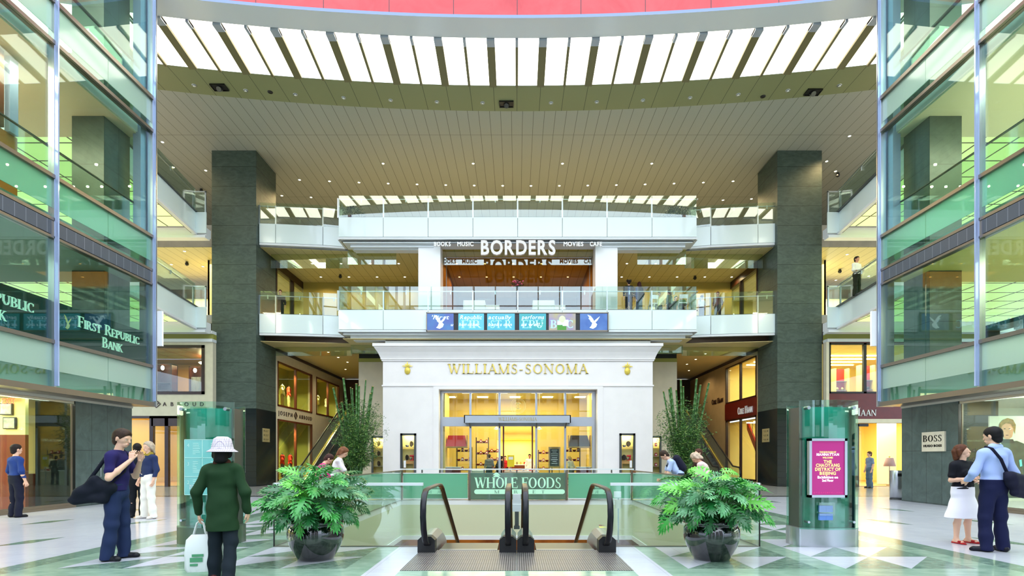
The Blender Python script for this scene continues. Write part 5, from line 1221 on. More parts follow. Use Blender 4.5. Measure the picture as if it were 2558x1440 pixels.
MB().box(a0+q,xm-.07,SYF+.02,SYF+.03,b0+q,b1-q).build('pane', M['glass'], t); MB().box(xm+.07,a1-q,SYF+.02,SYF+.03,b0+q,b1-q).build('pane', M['glass'], t)
for (z0,z1,mw,nm) in ((4.1,7.12,M['ywall2'],'wall_shop_upper_right'),(.02,3.6,M['ywall2'],'wall_shop_lower_right')):
    k = MB(); k.box(13.3,22.1,34.2,34.3,z0,z1,0); k.box(22,22.1,SYF+.32,34.2,z0,z1,0); k.box(15.25,15.35,SYF+.32,29.2,z0,z1,0)
    for (a,b_,m_) in ((z0-.05,z0,1),(z1,z1+.02,2)): k.box(15.35,22,SYF+.32,34.2,a,b_,m_); k.box(13.3,15.35,29.3,34.2,a,b_,m_)
    struct(nm, k, [mw,M['oak'],M['ywall2']])
for i in range(4):
    k = MB(); k.box(14.0,20.5,29.9+i*1.0,29.96+i*1.0,7.06,7.11); k.box(14.0,20.5,29.9+i*1.0,29.96+i*1.0,3.54,3.59); tag(k.build('trim_%d' % (60+i), M['cove']), kind='structure')
area(18,29.5,7.0,4,3,260,(1,.90,.6)); area(18.5,29.8,3.5,4,4,280,(1,.92,.68))
for i in range(4):
    x = 16.6+i*1.15; y = 30.2+.3*(i == 3)-.4*i
    t = thing('red_shelf_bay', (x,y,4.1), 'tall shelf bay with red back in the upper right shop, %s from the left' % ('first','second','third','fourth')[i], 'shelves')
    MB().box(x-.3,x+.3,y,y+.05,4.1,6.2+.12*i).build('back_panel', M['redp'] if i else M['wood'], t)
    for dx in (-.36,.36): MB().box(x+dx-.05,x+dx+.05,y-.3,y+.05,4.1,6.2+.12*i).build('upright', M['ywall2'], t)
    for z in (4.6,5.1,5.6): MB().box(x-.3,x+.3,y-.25,y,z,z+.03).build('shelf', M['bronze'], t)
    for z in (4.63,5.13):
        for dx in (-.15,.12):
            o = MB().ball(x+dx,y-.12,z+.09,.09,.05,.09,8).build('handbag', (M['dwood'],M['plate'])[i % 2], None, (x+dx,y-.12,z)); tag(o, 'small handbag on a red backed shelf in the upper right shop', 'bag', 'handbags on the red backed shelves')
t = thing('fascia_sign', (18.6,SYF-.01,3.8), 'silver serif shop name on the dark red shop front right of the right column', 'sign')
sn = .42; put_letters(t, M['wmetal'], 'COLE HAAN', (X(2071,SYF),SYF-.005,Z(1040,SYF)), (1,0,0), (0,0,1), .40, .03, width=X(2189,SYF)-X(2071,SYF), small=(0,5), wk=1.0)
t = thing('shop_entrance', (18.5,SYF,0), 'black framed open entrance of the dark red shop, right', 'door')
k = MB(); 
for x in (X(2141,SYF),): k.box(x-.07,x+.07,SYF-.05,SYF+.1,0,3.1)
k.box(X(2060,SYF),X(2168,SYF),SYF-.05,SYF+.1,2.98,3.12); k.build('frame', M['black'], t)
MB().box(X(2146,SYF),X(2165,SYF)+.05,SYF+.5,SYF+.51,.02,2.95).build('pane', M['glass'], t)
o = MB().box(X(2190,29),X(2236,29),28.9,29.0,0.03,3.5).build('white_partition', mat('lit_partition', C(250,246,214), .6), None, (19.6,29,0)); tag(o, 'tall plain pale partition inside the dark red shop entrance', 'partition')
t = thing('floor_lamp', (X(2222,27.6),27.6,0), 'small floor lamp with a tapered grey shade inside the dark red shop entrance', 'lamp'); x = X(2222,27.6)
MB().lathe(x,27.6,[(.26,1.0),(.27,1.02),(.17,1.42),(.16,1.42)],16).build('lamp_shade', mat('mauve_shade', C(170,140,140), .8), t); MB().cyl(x,27.6,.02,1.1,.015,8).build('pole', M['bronze'], t); MB().cyl(x,27.6,.02,.05,.14,16).build('base', M['bronze'], t)
MB().ball(x,27.6,1.48,.04).build('finial', M['gold'], t)
t = thing('shop_counter', (17.4,29,0), 'low lit counter with goods inside the dark red shop', 'counter')
MB().box(16.8,17.9,29,29.5,0.02,1.0).build('cabinet', M['oak'], t); MB().box(16.75,17.95,28.95,29.55,1.0,1.05).build('worktop', M['white'], t)
t = thing('stair_flight', (15,31,0), 'red sided staircase seen through the ground level window of the right side wall', 'staircase')
k = MB(); k.prism([(30.0,.9),(31.6,.9),(33.6,3.2),(33.6,3.7),(31.4,1.3),(30.0,1.3)],0,14.3,14.4); k.build('stringer', M['redp'], t)
for i in range(5): MB().cyl(14.35,30.1+i*.7,1.3+max(0,i-2)*.8,2.2+max(0,i-2)*.8,.015,6).build('baluster', M['dsteel'], t)
# ------------------------------------------------------------------ entrance screen of the hall behind the viewer (mullion grid)
t = thing('entrance_glazing', (0,-7,0), 'gridded steel and glass entrance screen at the open end of the hall', 'facade')
k = MB()
for i in range(11): k.box(-11.9+i*2.38-.06,-11.9+i*2.38+.06,-7.1,-6.9,0,22)
for j in range(10): k.box(-11.95,11.95,-7.08,-6.92,j*2.3+2.2,j*2.3+2.3)
k.build('mullion_grid', M['dsteel'], t)
k = MB(); k.box(-40,40,-60,-14,-.5,-.3); struct('floor_outside', k, M['mgrey'])
for i,(x,w_,h) in enumerate(((-26,13,30),(-9,10,20),(6,12,26),(22,14,34))):
    t = thing('street_building', (x,-50,-.3), 'pale stone building across the street, %s' % ('far left','left of middle','right of middle','far right')[i], 'building')
    MB().box(x-w_/2,x+w_/2,-56,-48,-.3,h).build('wall', mat('street_stone_%d' % i, C(176,172,168), .8), t)
    k = MB()
    for a in range(int(w_/2)):
        for b_ in range(int(h/3.5)): k.box(x-w_/2+.6+a*2,x-w_/2+1.7+a*2,-47.98,-47.9,1.5+b_*3.5,3.6+b_*3.5)
    k.build('windows', M['dark'], t)
# ------------------------------------------------------------------ escalators down
tp = MB(); tp.box(-1.47,-.006,6.8,8.30,.0,.006); tp.box(.006,1.47,6.8,8.30,.0,.006); tp.box(-.006,.006,6.8,8.30,.0,.004,1)
o = tp.build('landing_plate', [M['tread'],M['steel']], None, (0,7.7,0)); tag(o, 'wide ribbed steel landing plate in front of the two escalators', 'floor plate')
SL = math.tan(math.radians(28)); EY = 9.35
def well_escalator(s):
    w = 'left' if s < 0 else 'right'; xc = s*.735
    t = thing('escalator', (xc,8.6,0), '%s escalator going down into the floor opening' % w, 'escalator')
    for side in (-1,1):
        inner = side == -s
        hx = s*.128 if inner else s*1.33
        bx0, bx1 = (s*.004, s*.262) if inner else (s*1.225, s*1.485); bx0, bx1 = sorted((bx0,bx1))
        # newel box
        k = MB(); k.prism([(bx0,.004),(bx1,.004),(bx1,.19),(bx1-.06,.245),(bx0+.06,.245),(bx0,.19)],1,8.08,8.26); k.build('newel_box', M['black'], t)
        k = MB(); n = 9; prof = [(bx0+.01,0),(bx1-.01,0),(bx1-.01,.17),(bx1-.075,.25),(bx0+.075,.25),(bx0+.01,.17)]; rings = []
        for i in range(n):
            f = i/(n-1); y = 8.26+f*1.25; dz = .02*math.sin(min(1,f*1.6)*PI/2)-max(0,f-.55)**1.5*1.05
            rings.append([(p[0], y, (p[1]+dz*(p[1]/.25)) if p[1] > 0 else -.02-.1*f) for p in prof])
        vs = [v for r in rings for v in r]; m_ = len(prof)
        k.add(vs,[(i*m_+j,i*m_+(j+1) % m_,(i+1)*m_+(j+1) % m_,(i+1)*m_+j) for i in range(n-1) for j in range(m_)]); k.add(vs,[tuple(range(m_-1,-1,-1)),tuple((n-1)*m_+j for j in range(m_))])
        k.build('inlet_housing', M['steel'], t)
        # handrail loop
        path = [(8.22,.10),(7.98,.14),(7.82,.24),(7.71,.40),(7.66,.58),(7.68,.76),(7.77,.89),(7.92,.955),(8.2,.97),(9.15,.975),(9.4,.955),(9.6,.89)]
        yy = 9.6; zz = .89
        while yy < 16.5: yy += 1; zz -= SL; path.append((yy,zz))
        k = MB(); hw = .042; vs = []; fs = []
        for i,(y,z) in enumerate(path):
            a = path[max(0,i-1)]; b_ = path[min(len(path)-1,i+1)]; d = Vector((0,b_[0]-a[0],b_[1]-a[1])).normalized(); u = Vector((0,-d.z,d.y))*.016
            c = Vector((hx,y,z)); r = Vector((hw,0,0)); r2 = Vector((hw*.75,0,0)); vs += [c-r-u,c+r-u,c+r+u*.4,c+r2+u,c-r2+u,c-r+u*.4]
        k.add(vs,[(i*6+j,i*6+(j+1) % 6,(i+1)*6+(j+1) % 6,(i+1)*6+j) for i in range(len(path)-1) for j in range(6)],0,True); k.build('handrail', M['rubber'], t)
        # glass balustrade under the rail
        k = MB(); low = [(8.3,.2),(9.3,.2),(9.6,.12),(16.4,.12-SL*6.8)]; hi = [(8.1,.93),(7.95,.92),(7.80,.86),(7.72,.74),(7.70,.58),(7.75,.42),(7.86,.28),(8.0,.2)]
        top = [(16.4,.89-SL*6.8-.03),(9.6,.86),(9.4,.92),(9.15,.945)]
        k.prism(low+top+hi,0,hx-.006,hx+.006); k.build('glass_side', M['glass'], t)
        k = MB(); k.prism([(8.9,-.02),(9.4,.08),(16.4,.10-SL*6.9),(16.4,-.25-SL*6.9),(9.2,-.3)],0,hx-.05,hx+.05); k.build('skirt', M['steel'], t)
    k = MB(); x0, x1 = sorted((s*.30,s*1.19))
    k.box(x0,x1,8.32,9.02,-.3,.002)
    for i in range(1,18): k.box(x0,x1,8.62+i*.4,8.62+(i+1)*.4,-.02-i*.4*SL-.3,-.004-i*.4*SL)
    k.build('steps', M['dsteel'], t)
    k = MB(); k.box(x0,x1,8.30,8.36,-.002,.012); k.build('comb', M['steel'], t)
    return t
wl = well_escalator(-1); wr = well_escalator(1)
# sticker on the right housing
k = MB(); a = Vector((1.30,8.75,.352)); k.add([(1.20+.09,8.42,.333),(1.40-.0,8.42,.333),(1.40,8.50,.342),(1.29,8.50,.342)],[(0,1,2,3)]); 
o = k.build('warning_label', mat('yellow_sticker', C(226,216,110), .5), wr); o['label'] = 'yellow warning sticker'
k = MB(); k.add([(1.30,8.52,.346),(1.39,8.52,.346),(1.39,8.62,.354),(1.30,8.62,.354)],[(0,1,2,3)]); k.build('warning_label', M['maroon'], wr)
# small white notice boards
t = thing('notice_stand', (0,9.6,0), 'slim stand with pale notice boards between the two escalators', 'stand')
MB().box(-.035,.035,9.3,9.34,.25,.62).build('post', M['dsteel'], t)
MB().box(-.07,.07,9.28,9.33,.62,.80).build('notice', M['white'], t); MB().box(-.075,.075,9.27,9.32,.50,.62).build('notice', M['white'], t)
MB().box(-.05,.05,9.25,9.4,.2,.26).build('foot', M['dsteel'], t)
t = thing('notice_plate', (1.68,9.0,0), 'small stepped white notice plate beside the right escalator handrail', 'sign')
MB().box(1.62,1.74,9.0,9.03,.76,.86).build('plate', M['white'], t); MB().box(1.64,1.76,9.0,9.03,.58,.72).build('plate', M['cream'], t); MB().cyl(1.7,9.05,.0,.8,.012,8).build('post', M['steel'], t)
# ------------------------------------------------------------------ guard rails round the opening
def rail_run(a, b_, label, n, cap, top=1.0, m='rail_glass', capw=.07, posts=False):
    t = thing('guard_rail', (a[0],a[1],0), label, 'railing'); A, B = Vector(a+(0,)), Vector(b_+(0,)); d = (B-A).normalized(); nn = Vector((-d.y,d.x,0))*.009
    L = (B-A).length
    for i in range(n):
        p, q = A+d*(L*i/n+.006), A+d*(L*(i+1)/n-.006); k = MB()
        k.add([p-nn,q-nn,q+nn,p+nn]+[v+Vector((0,0,top)) for v in (p-nn,q-nn,q+nn,p+nn)],[(0,3,2,1),(4,5,6,7),(0,1,5,4),(1,2,6,5),(2,3,7,6),(3,0,4,7)]); k.build('glass_panel', M[m], t)
    if cap: k = MB(); k.bar(A+Vector((0,0,top)),B+Vector((0,0,top)),.06,capw); k.build('cap_rail', M['wmetal' if cap == 1 else 'bronze'], t)
    k = MB(); k.bar(A+Vector((0,0,.006)),B+Vector((0,0,.006)),.03,.012); k.build('floor_channel', M['bronze'], t)
    return t
rail_run((-3.89,WY0),(-1.50,WY0),'front glass guard rail with white cap, left of the escalators',1,1,1.0,capw=.045)
rail_run((1.50,WY0),(3.89,WY0),'front glass guard rail with white cap, right of the escalators',1,1,1.0,capw=.045)
rail_run((-3.89,WY0),(-3.89,WY1),'long glass guard rail on the left side of the floor opening',7,2,1.0,capw=.03)
rail_run((3.89,WY0),(3.89,WY1),'long glass guard rail on the right side of the floor opening',7,2,1.0,capw=.03)
for s in (-1,1):
    o = MB().box(s*3.89-.008,s*3.89+.008,WY0-.02,WY0+.0,.0,.96).build('corner_edge_strip', M['black'], None, (s*3.89,WY0,0)); tag(o, 'thin dark upright edge strip at the front %s corner of the floor opening' % ('left' if s < 0 else 'right'), 'post')
t = thing('guard_rail', (0,WY1,0), 'glass guard rail with green film across the far side of the floor opening', 'railing')
MB().bar((-3.95,WY1,1.04),(3.95,WY1,1.04),.05,.04).build('cap_rail', M['wmetal'], t)
for x in (-3.9,-1.6,1.68,3.9): MB().box(x-.04,x+.04,WY1-.04,WY1+.04,0,1.0).build('post', M['bronze'], t)
for a, b_ in ((-3.84,-1.66),(1.74,3.84)): MB().box(a,b_,WY1-.01,WY1+.01,.06,.90).build('film_panel', M['frost'], t)
for x in (-3.2,-2.6,-1.1,0,1.1,2.6,3.2): MB().box(x-.02,x+.02,WY1-.03,WY1+.03,.92,1.02).build('clamp', M['dsteel'], t)
k = MB(); k.box(-3.84,3.84,WY1-.02,WY1+.02,.89,.92); k.box(-3.84,3.84,WY1-.02,WY1+.02,.03,.06); k.build('channel', M['wmetal'], t)
t = thing('store_banner', (0,WY1-.1,0), 'glass panel with pale green grocery name on the far guard rail', 'sign')
MB().box(-1.56,1.64,WY1-.06,WY1-.045,.02,.92).build('panel', glass('banner_glass', (.5,.66,.6,1), .8, .02, .05, haze=.55, hcol=C(130,160,146)), t)
ml = mat('pale_mint_letter', C(176,226,200), .5, emit=.15); 
put_letters(t, ml, 'WHOLE FOODS', (X(1186,WY1),WY1-.065,Z(1220,WY1)), (1,0,0), (0,0,1), .36, .01, width=X(1402,WY1)-X(1186,WY1), wk=1.15, track=-.04)
k = MB(); zc = Z(1229,WY1); r = .08; pts = [(X(1190,WY1)+r*math.cos(a)-r,zc+r*math.sin(a)) for a in [PI/2+PI*i/8 for i in range(9)]]+[(X(1398,WY1)+r*math.cos(a),zc+r*math.sin(a)) for a in [-PI/2+PI*i/8 for i in range(9)]]
k.prism([(p[0]+.09,p[1]) for p in pts],1,WY1-.072,WY1-.064); k.build('name_bar', ml, t)
put_letters(t, mat('banner_grey_green', C(120,160,140), .5), 'MARKET', (X(1235,WY1),WY1-.073,Z(1233,WY1)), (1,0,0), (0,0,1), .10, .004, width=1.7, track=1.0, single=True, name='lettering')
k = MB(); c = (X(1241,WY1),Z(1194,WY1))
for j in range(2):
    pr = None
    for i in range(9):
        f = i/8; x = c[0]-.12+.24*f; z = c[1]+.02+j*.07+.06*math.sin(f*PI)-.03*f; w_ = .035*math.sin(f*PI)+.006
        if pr: k.add([(pr[0],WY1-.072,pr[1]-pr[2]),(x,WY1-.072,z-w_),(x,WY1-.072,z+w_),(pr[0],WY1-.072,pr[1]+pr[2])],[(0,1,2,3)])
        pr = (x,z,w_)
k.build('leaf_mark', ml, t)
# ------------------------------------------------------------------ glass information kiosks
def kiosk(s):
    w = 'left' if s < 0 else 'right'; x0, x1 = (-5.62,-4.62) if s < 0 else (4.50,5.50); yf, yb = 8.72, 9.02; xm = (x0+x1)/2
    if s < 0: yf, yb = 8.95, 9.2
    t = thing('information_kiosk', (xm,8.9,0), ('green glass kiosk with a directory panel, left of the escalators' if s < 0 else 'green glass kiosk with a purple poster, right of the escalators'), 'kiosk')
    n = 14
    def curve(bulge, off, xa, xb): return [(xa+(xb-xa)*i/n, yf-off-bulge*(1-((i/n)*2-1)**2)) for i in range(n+1)]
    def solid(nm, xa, xb, bulge, offf, z0, z1, m):
        c = curve(bulge,offf,xa,xb); back = [(p[0],2*((yf+yb)/2)-p[1]) for p in reversed(c)]; k = MB(); k.prism(c+back,2,z0,z1,0,True); return k.build(nm, m, t)
    solid('base',x0,x1,.13,.02,.0,.30,M['steel'] if s > 0 else mat('grey_green_base', C(96,112,98), .3, .6))
    core = solid('core',x0+.10,x1-.10,.07,-.05,.30,2.24,M['tealfilm'])
    def sheet(nm, xa, xb, bulge, off, z0, z1, th, m, back=False):
        c = curve(bulge,off,xa,xb); k = MB()
        if back: c = [(p[0],2*((yf+yb)/2)-p[1]) for p in c]
        sg = -1 if back else 1
        vs = [(p[0],p[1],z) for z in (z0,z1) for p in c]+[(p[0],p[1]+sg*th,z) for z in (z0,z1) for p in c]; m1 = n+1
        fs = [(i,i+1,m1+i+1,m1+i) for i in range(n)]+[(2*m1+i+1,2*m1+i,3*m1+i,3*m1+i+1) for i in range(n)]+[(m1+i,m1+i+1,3*m1+i+1,3*m1+i) for i in range(n)]
        fs += [(0,m1,3*m1,2*m1),(n,2*m1+n,3*m1+n,m1+n)]; k.add(vs,fs); return k.build(nm, m, t)
    sheet('glass_front',x0+.03,x1-.03,.12,.06,.28,2.34,.012,M['kiosk_glass']); sheet('glass_back',x0+.03,x1-.03,.12,.06,.28,2.30,.012,M['kiosk_glass'],True)
    for x in (x0+.14,x1-.14):
        k = MB(); k.tube([(x,yf-.14,2.22),(x,yf-.02,2.22)],.028,12); k.build('bolt', M['steel'], t)
        k = MB(); k.tube([(x,yf-.14,.40),(x,yf-.02,.40)],.02,12); k.build('bolt', M['steel'], t)
    for x in (x0+.07,x1-.07): MB().box(x-.012,x+.012,yf-.04,yb+.04,.3,2.24).build('side_frame', M['dsteel'], t)
    return t, x0, x1, yf
# left: directory
t, x0, x1, yf = kiosk(-1)
YK = yf-.22
k = MB(); a0, a1 = X(461,YK), X(556,YK); b0, b1 = Z(1237,YK), Z(1099,YK); k.box(a0,a1,YK,YK+.012,b0,b1)
dp = k.build('directory_panel', mat('mint_panel', C(120,196,190), .25, coat=.5), t)
k = MB(); 
for f in (0,.33,.67,1): k.box(a0,a1,YK-.004,YK,b0+(b1-b0)*f-.004,b0+(b1-b0)*f+.004)
for f in (0,.47,1): k.box(a0+(a1-a0)*f-.004,a0+(a1-a0)*f+.004,YK-.004,YK,b0,b1)
rr = random.Random(5)
for r_ in range(3):
    for c_ in range(2):
        xx = a0+(a1-a0)*(.22+.47*c_); zz = b0+(b1-b0)*(.96-.33*r_)
        for i in range(7):
            if r_ == 2 and i > 2: continue
            k.box(xx,xx+.04+.08*rr.random(),YK-.003,YK,zz-.03-i*.028,zz-.022-i*.028)
k.build('panel_lines', mat('pale_line', C(196,236,226), .4), dp)
lm = bpy.data.materials['pale_line']
for i, ch in enumerate('432'): put_letters(dp, lm, ch, (a0+.04,YK-.001,b1-.12-i*.30), (1,0,0), (0,0,1), .06, .002, font='sans', single=True, name='digit')
put_letters(dp, M['white'], 'WHOLE', (a0+.08,YK-.001,b0+.13), (1,0,0), (0,0,1), .035, .002, width=.14, single=True, name='logo'); put_letters(dp, M['white'], 'FOODS', (a0+.08,YK-.001,b0+.09), (1,0,0), (0,0,1), .035, .002, width=.14, single=True, name='logo')
k = MB(); k.box(X(491,YK),X(535,YK),YK+.02,YK+.1,Z(1287,YK),Z(1256,YK)); k.build('brochure_holder', M['rail_glass'], t)
# right: poster
t, x0, x1, yf = kiosk(1)
YK = yf-.26
a0, a1, b0, b1 = X(2022,YK), X(2117,YK), Z(1244,YK), Z(1096,YK)
k = MB(); q = .04; k.box(a0,a1,YK,YK+.09,b0,b0+q); k.box(a0,a1,YK,YK+.09,b1-q,b1); k.box(a0,a0+q,YK,YK+.09,b0,b1); k.box(a1-q,a1,YK,YK+.09,b0,b1); k.box(a0,a1,YK+.07,YK+.09,b0,b1)
pf = k.build('poster_frame', M['steel'], t)
po = MB().box(a0+q,a1-q,YK+.02,YK+.03,b0+q,b1-q).build('poster', [M['purple']], pf)
yl = mat('pale_yellow_letter', C(236,232,130), .5, emit=.5); wh = mat('white_letter', C(240,236,246), .5, emit=.5)
def pl(txt, py, h, m, wpx, bold=.03): cx = 2069.5; put_letters(pf, m, txt, (X(cx-wpx/2,YK),YK+.018,Z(py,YK)), (1,0,0), (0,0,1), h*YK/FPX, .002, font='sans', width=wpx*YK/FPX, bold=bold, single=True, name='poster_lettering')
pl('THE BOROUGH OF',1132,4,yl,42); pl('MANHATTAN',1139,6,wh,57,.05); pl('WELCOMES',1146,4,yl,26); pl('THE',1158,8,yl,21); pl('CHAOYANG',1167,8,yl,60); pl('DISTRICT OF',1177,8,yl,65); pl('BEIJING',1187,8,yl,42)
pl('Exhibition on',1196,6,wh,52,.05); pl('2nd Floor',1204,6,wh,29,.05); pl('LE T I D A H O M R N L L I N N A',1234,4,mat('poster_faint', C(206,60,130), .5, emit=.3),74,.01)
k = MB(); k.box(X(2050,YK),X(2090,YK),YK+.04,YK+.12,Z(1290,YK),Z(1257,YK)); k.build('brochure_holder', M['rail_glass'], t)
bb = mat('blue_leaflet', C(100,140,214), .5)
for i in range(2):
    for j in range(2):
        k = MB(); xa = X(2051.5+i*17,YK); k.box(xa,xa+.105,YK+.05,YK+.09,Z(1301-j*20+(.5),YK),Z(1283-j*20+(2),YK)); k.build('leaflet', bb, t)
# ------------------------------------------------------------------ philodendrons in black pots
def leaf_template():
    """deeply lobed blade, base at origin, along +y, unit length; returns verts, faces"""
    V = []; F = []
    def lobe(base, ang, L, w0, side):
        d = Vector((math.sin(ang)*side,math.cos(ang),0)); n = Vector((d.y,-d.x,0)); prs = []
        prof = [(0,1.0),(.25,.75),(.5,1.15),(.75,.95),(1.0,.15)]
        for f, w in prof:
            c = base+d*L*f+Vector((0,.06*f*f,0)); c.z = -.10*f*f; prs.append((c-n*w0*w,c+n*w0*w))
        o = len(V)
        for a, b_ in prs: V.append(a); V.append(b_)
        for i in range(len(prof)-1): F.append((o+2*i,o+2*i+1,o+2*i+3,o+2*i+2))
        # side tooth
        for sg in (-1,1):
            c = base+d*L*.55; e = c+(d*.8+n*sg*.75)*L*.34; e.z = -.08; o = len(V)
            V.extend([c-d*L*.12+n*sg*w0*.4,c+d*L*.14+n*sg*w0*.4,e]); F.append((o,o+1,o+2) if sg > 0 else (o+1,o,o+2))
    for i, (y, ang, L) in enumerate(((.02,2.3,.34),(.08,1.75,.44),(.2,1.4,.50),(.34,1.15,.50),(.48,.98,.44),(.62,.8,.36),(.74,.62,.28))):
        for sd in (-1,1): lobe(Vector((0,y,0)),ang,L,.045,sd)
    lobe(Vector((0,.78,0)),0,.26,.055,1)
    o = len(V); m_ = 7
    for i in range(m_+1):
        f = i/m_; w = .10*math.sin(PI*min(1,f*.9+.12))+.01; V.append(Vector((-w,f*.95,0))); V.append(Vector((w,f*.95,0)))
    for i in range(m_): F.append((o+2*i,o+2*i+1,o+2*i+3,o+2*i+2))
    return V, F
LV, LF = leaf_template()
lg = [mat('leaf_green_%s' % n_, c_, .32, spec=.5) for n_, c_ in (('mid',C(58,150,62)),('bright',C(104,190,70)),('deep',C(24,96,44)),('grey',C(96,158,108)))]
def potted(px, py, label, cat, seed, lean):
    rr = random.Random(seed); Y = 7.6; x, y = X(px,Y), Y
    t = thing('potted_philodendron', (x,y,0), label, cat)
    prof = [(.0,.0),(.235,.0),(.25,.03),(.29,.10),(.345,.20),(.375,.30),(.383,.38),(.375,.44),(.355,.475),(.345,.49),(.375,.505),(.395,.52),(.398,.54),(.385,.555),(.355,.55),(.345,.50),(.0,.48)]
    MB().lathe(x,y,prof,56).build('pot', M['pot'], t); MB().lathe(x,y,[(.0,.50),(.345,.505)],24).build('soil', M['soil'], t)
    fol = MB(); st = MB(); N_ = 120
    for i in range(N_):
        u = (i+.5)/N_; el = math.acos(1-u*1.12) if u < .98 else 1.7; az = i*2.39996+rr.random()*.5
        el = min(el, 1.75)
        R_ = .26+.34*rr.random()**.6; 
        d = Vector((math.sin(el)*math.cos(az)*1.0, math.sin(el)*math.sin(az)*.95, math.cos(el)*1.0+.05))
        tip = Vector((x,y,.66))+Vector((d.x*R_,d.y*R_,d.z*R_))
        base = Vector((x+math.cos(az)*.08,y+math.sin(az)*.08,.50))
        mid = (base+tip)/2+Vector((0,0,.10)); st.tube([base,mid,tip],[.009,.008,.005],5,0,False)
        # blade frame
        fwd = (Vector((d.x,d.y,0)).normalized()*(.8)+Vector((0,0,.75*math.cos(el)-.30+.7*(rr.random()-.5)))).normalized()
        up = Vector((1.3*(rr.random()-.5),-.55+1.3*(rr.random()-.5),1.0)); up = (up-fwd*up.dot(fwd)).normalized(); rt = fwd.cross(up).normalized()
        sc = .21+.12*rr.random(); mi = rr.choices((0,1,2,3),(5,3,4,2))[0]
        if el > 1.35: mi = rr.choices((0,2),(1,2))[0]
        vs = []
        for v in LV:
            b = v.y*v.y*.35; fold = abs(v.x)*.35
            vs.append(tip+rt*v.x*sc+fwd*(v.y-.1)*sc+up*((v.z-b+fold*.6)*sc))
        fol.add(vs,LF,mi)
    fol.build('foliage', lg, t); st.build('stems', mat('leaf_stalk', C(70,130,60), .5), t)
potted(789,1407,'leafy philodendron in a round glossy black pot, left of the escalators','potted plant',4,0)
potted(1777,1401,'leafy philodendron in a round glossy black pot, right of the escalators','potted plant',9,0)
# ------------------------------------------------------------------ bamboo clumps
cane_m = [mat('bamboo_green', C(58,104,40), .4, noise=.25, nscale=3, stretch=(1,1,.3)), mat('bamboo_tip', C(176,150,92), .6)]
def bamboo(s, tops, cx, base_px, Y=23.5):
    w = 'left' if s < 0 else 'right'; x, y = X(base_px,Y), Y; rr = random.Random(20+s)
    t = thing('bamboo_clump', (x,y,0), 'tall cut bamboo canes with wispy foliage, %s of the white shop' % w, 'bamboo')
    MB().lathe(x,y,[(.0,0),(.36,0),(.42,.3),(.44,.55),(.40,.55),(.38,.5),(.0,.48)],28).build('planter', M['dsteel'], t)
    for (px, py, r) in tops:
        tx, tz = X(px,Y+(rr.random()-.5)), Z(py,Y); bx = x+(tx-x)*.16; by = y+(rr.random()-.5)*.3
        k = MB(); n = 16; path = []; rs = []
        for i in range(n+1):
            f = i/n; p = Vector((bx+(tx-bx)*f,by+(y-by)*f*.3,.4+(tz-.4)*f))
            for dz, q_ in ((-.012,1),(0,1.22),(.012,1)): path.append(p+Vector((0,0,dz))); rs.append(r*q_*(1-.15*f))
        k.tube(path,rs,8,0); m_ = len(k.m); 
        for j in range(m_):
            vz = sum(k.v[v][2] for v in k.f[j])/len(k.f[j])
            if vz > tz-.10: k.m[j] = 1
        k.build('cane', cane_m, t)
    f1 = MB(); tw = MB()
    for i in range(190):
        a = rr.random()*2*PI; hgt = .7+rr.random()**.8*2.9; spread = (.35+.75*min(1,hgt/2.2))*(1.15-.4*max(0,(hgt-2.6)));  r_ = spread*(.25+.75*rr.random()**.6)
        p0 = Vector((x+math.cos(a)*.12,y+math.sin(a)*.12,.5+hgt*.35)); p1 = Vector((x+s*(-.0)+math.cos(a)*r_*1.05,y+math.sin(a)*r_*.9,hgt+.35))
        pm = (p0+p1)/2+Vector((0,0,.25)); tw.tube([p0,pm,p1],[.007,.005,.003],4,0,False)
        for j in range(40):
            f = .25+.8*rr.random(); p = p0*(1-f)**2+pm*2*f*(1-f)+p1*f*f if f <= 1 else p1+(p1-pm)*(f-1)
            p = p+Vector((rr.gauss(0,.08),rr.gauss(0,.08),rr.gauss(0,.08))); d = Vector((rr.gauss(0,1),rr.gauss(0,1),-.3+rr.gauss(0,.5))).normalized(); L = .09+.06*rr.random(); n_ = d.cross(Vector((rr.gauss(0,1),rr.gauss(0,1),rr.gauss(0,1)))).normalized()*.014
            f1.add([p,p+d*L*.45+n_,p+d*L,p+d*L*.45-n_],[(0,1,2,3)],rr.choices((0,1,2),(4,3,2))[0])
    f1.build('foliage', [mat('bamboo_leaf_mid', C(66,112,40), .5), mat('bamboo_leaf_dark', C(40,74,28), .5), mat('bamboo_leaf_pale', C(120,150,70), .5)], t); tw.build('twigs', cane_m[0], t)
bamboo(-1,((860,945,.055),(833,970,.05),(872,968,.03),(878,972,.03),(887,960,.055),(895,965,.05),(908,950,.035),(928,966,.055),(922,985,.04),(848,1005,.045)),0,893)
bamboo(1,((1663,978,.04),(1673,968,.05),(1677,972,.05),(1684,975,.04),(1706,967,.04),(1709,950,.05),(1737,948,.05),(1743,963,.05),(1744,985,.045),(1762,957,.05)),0,1708)
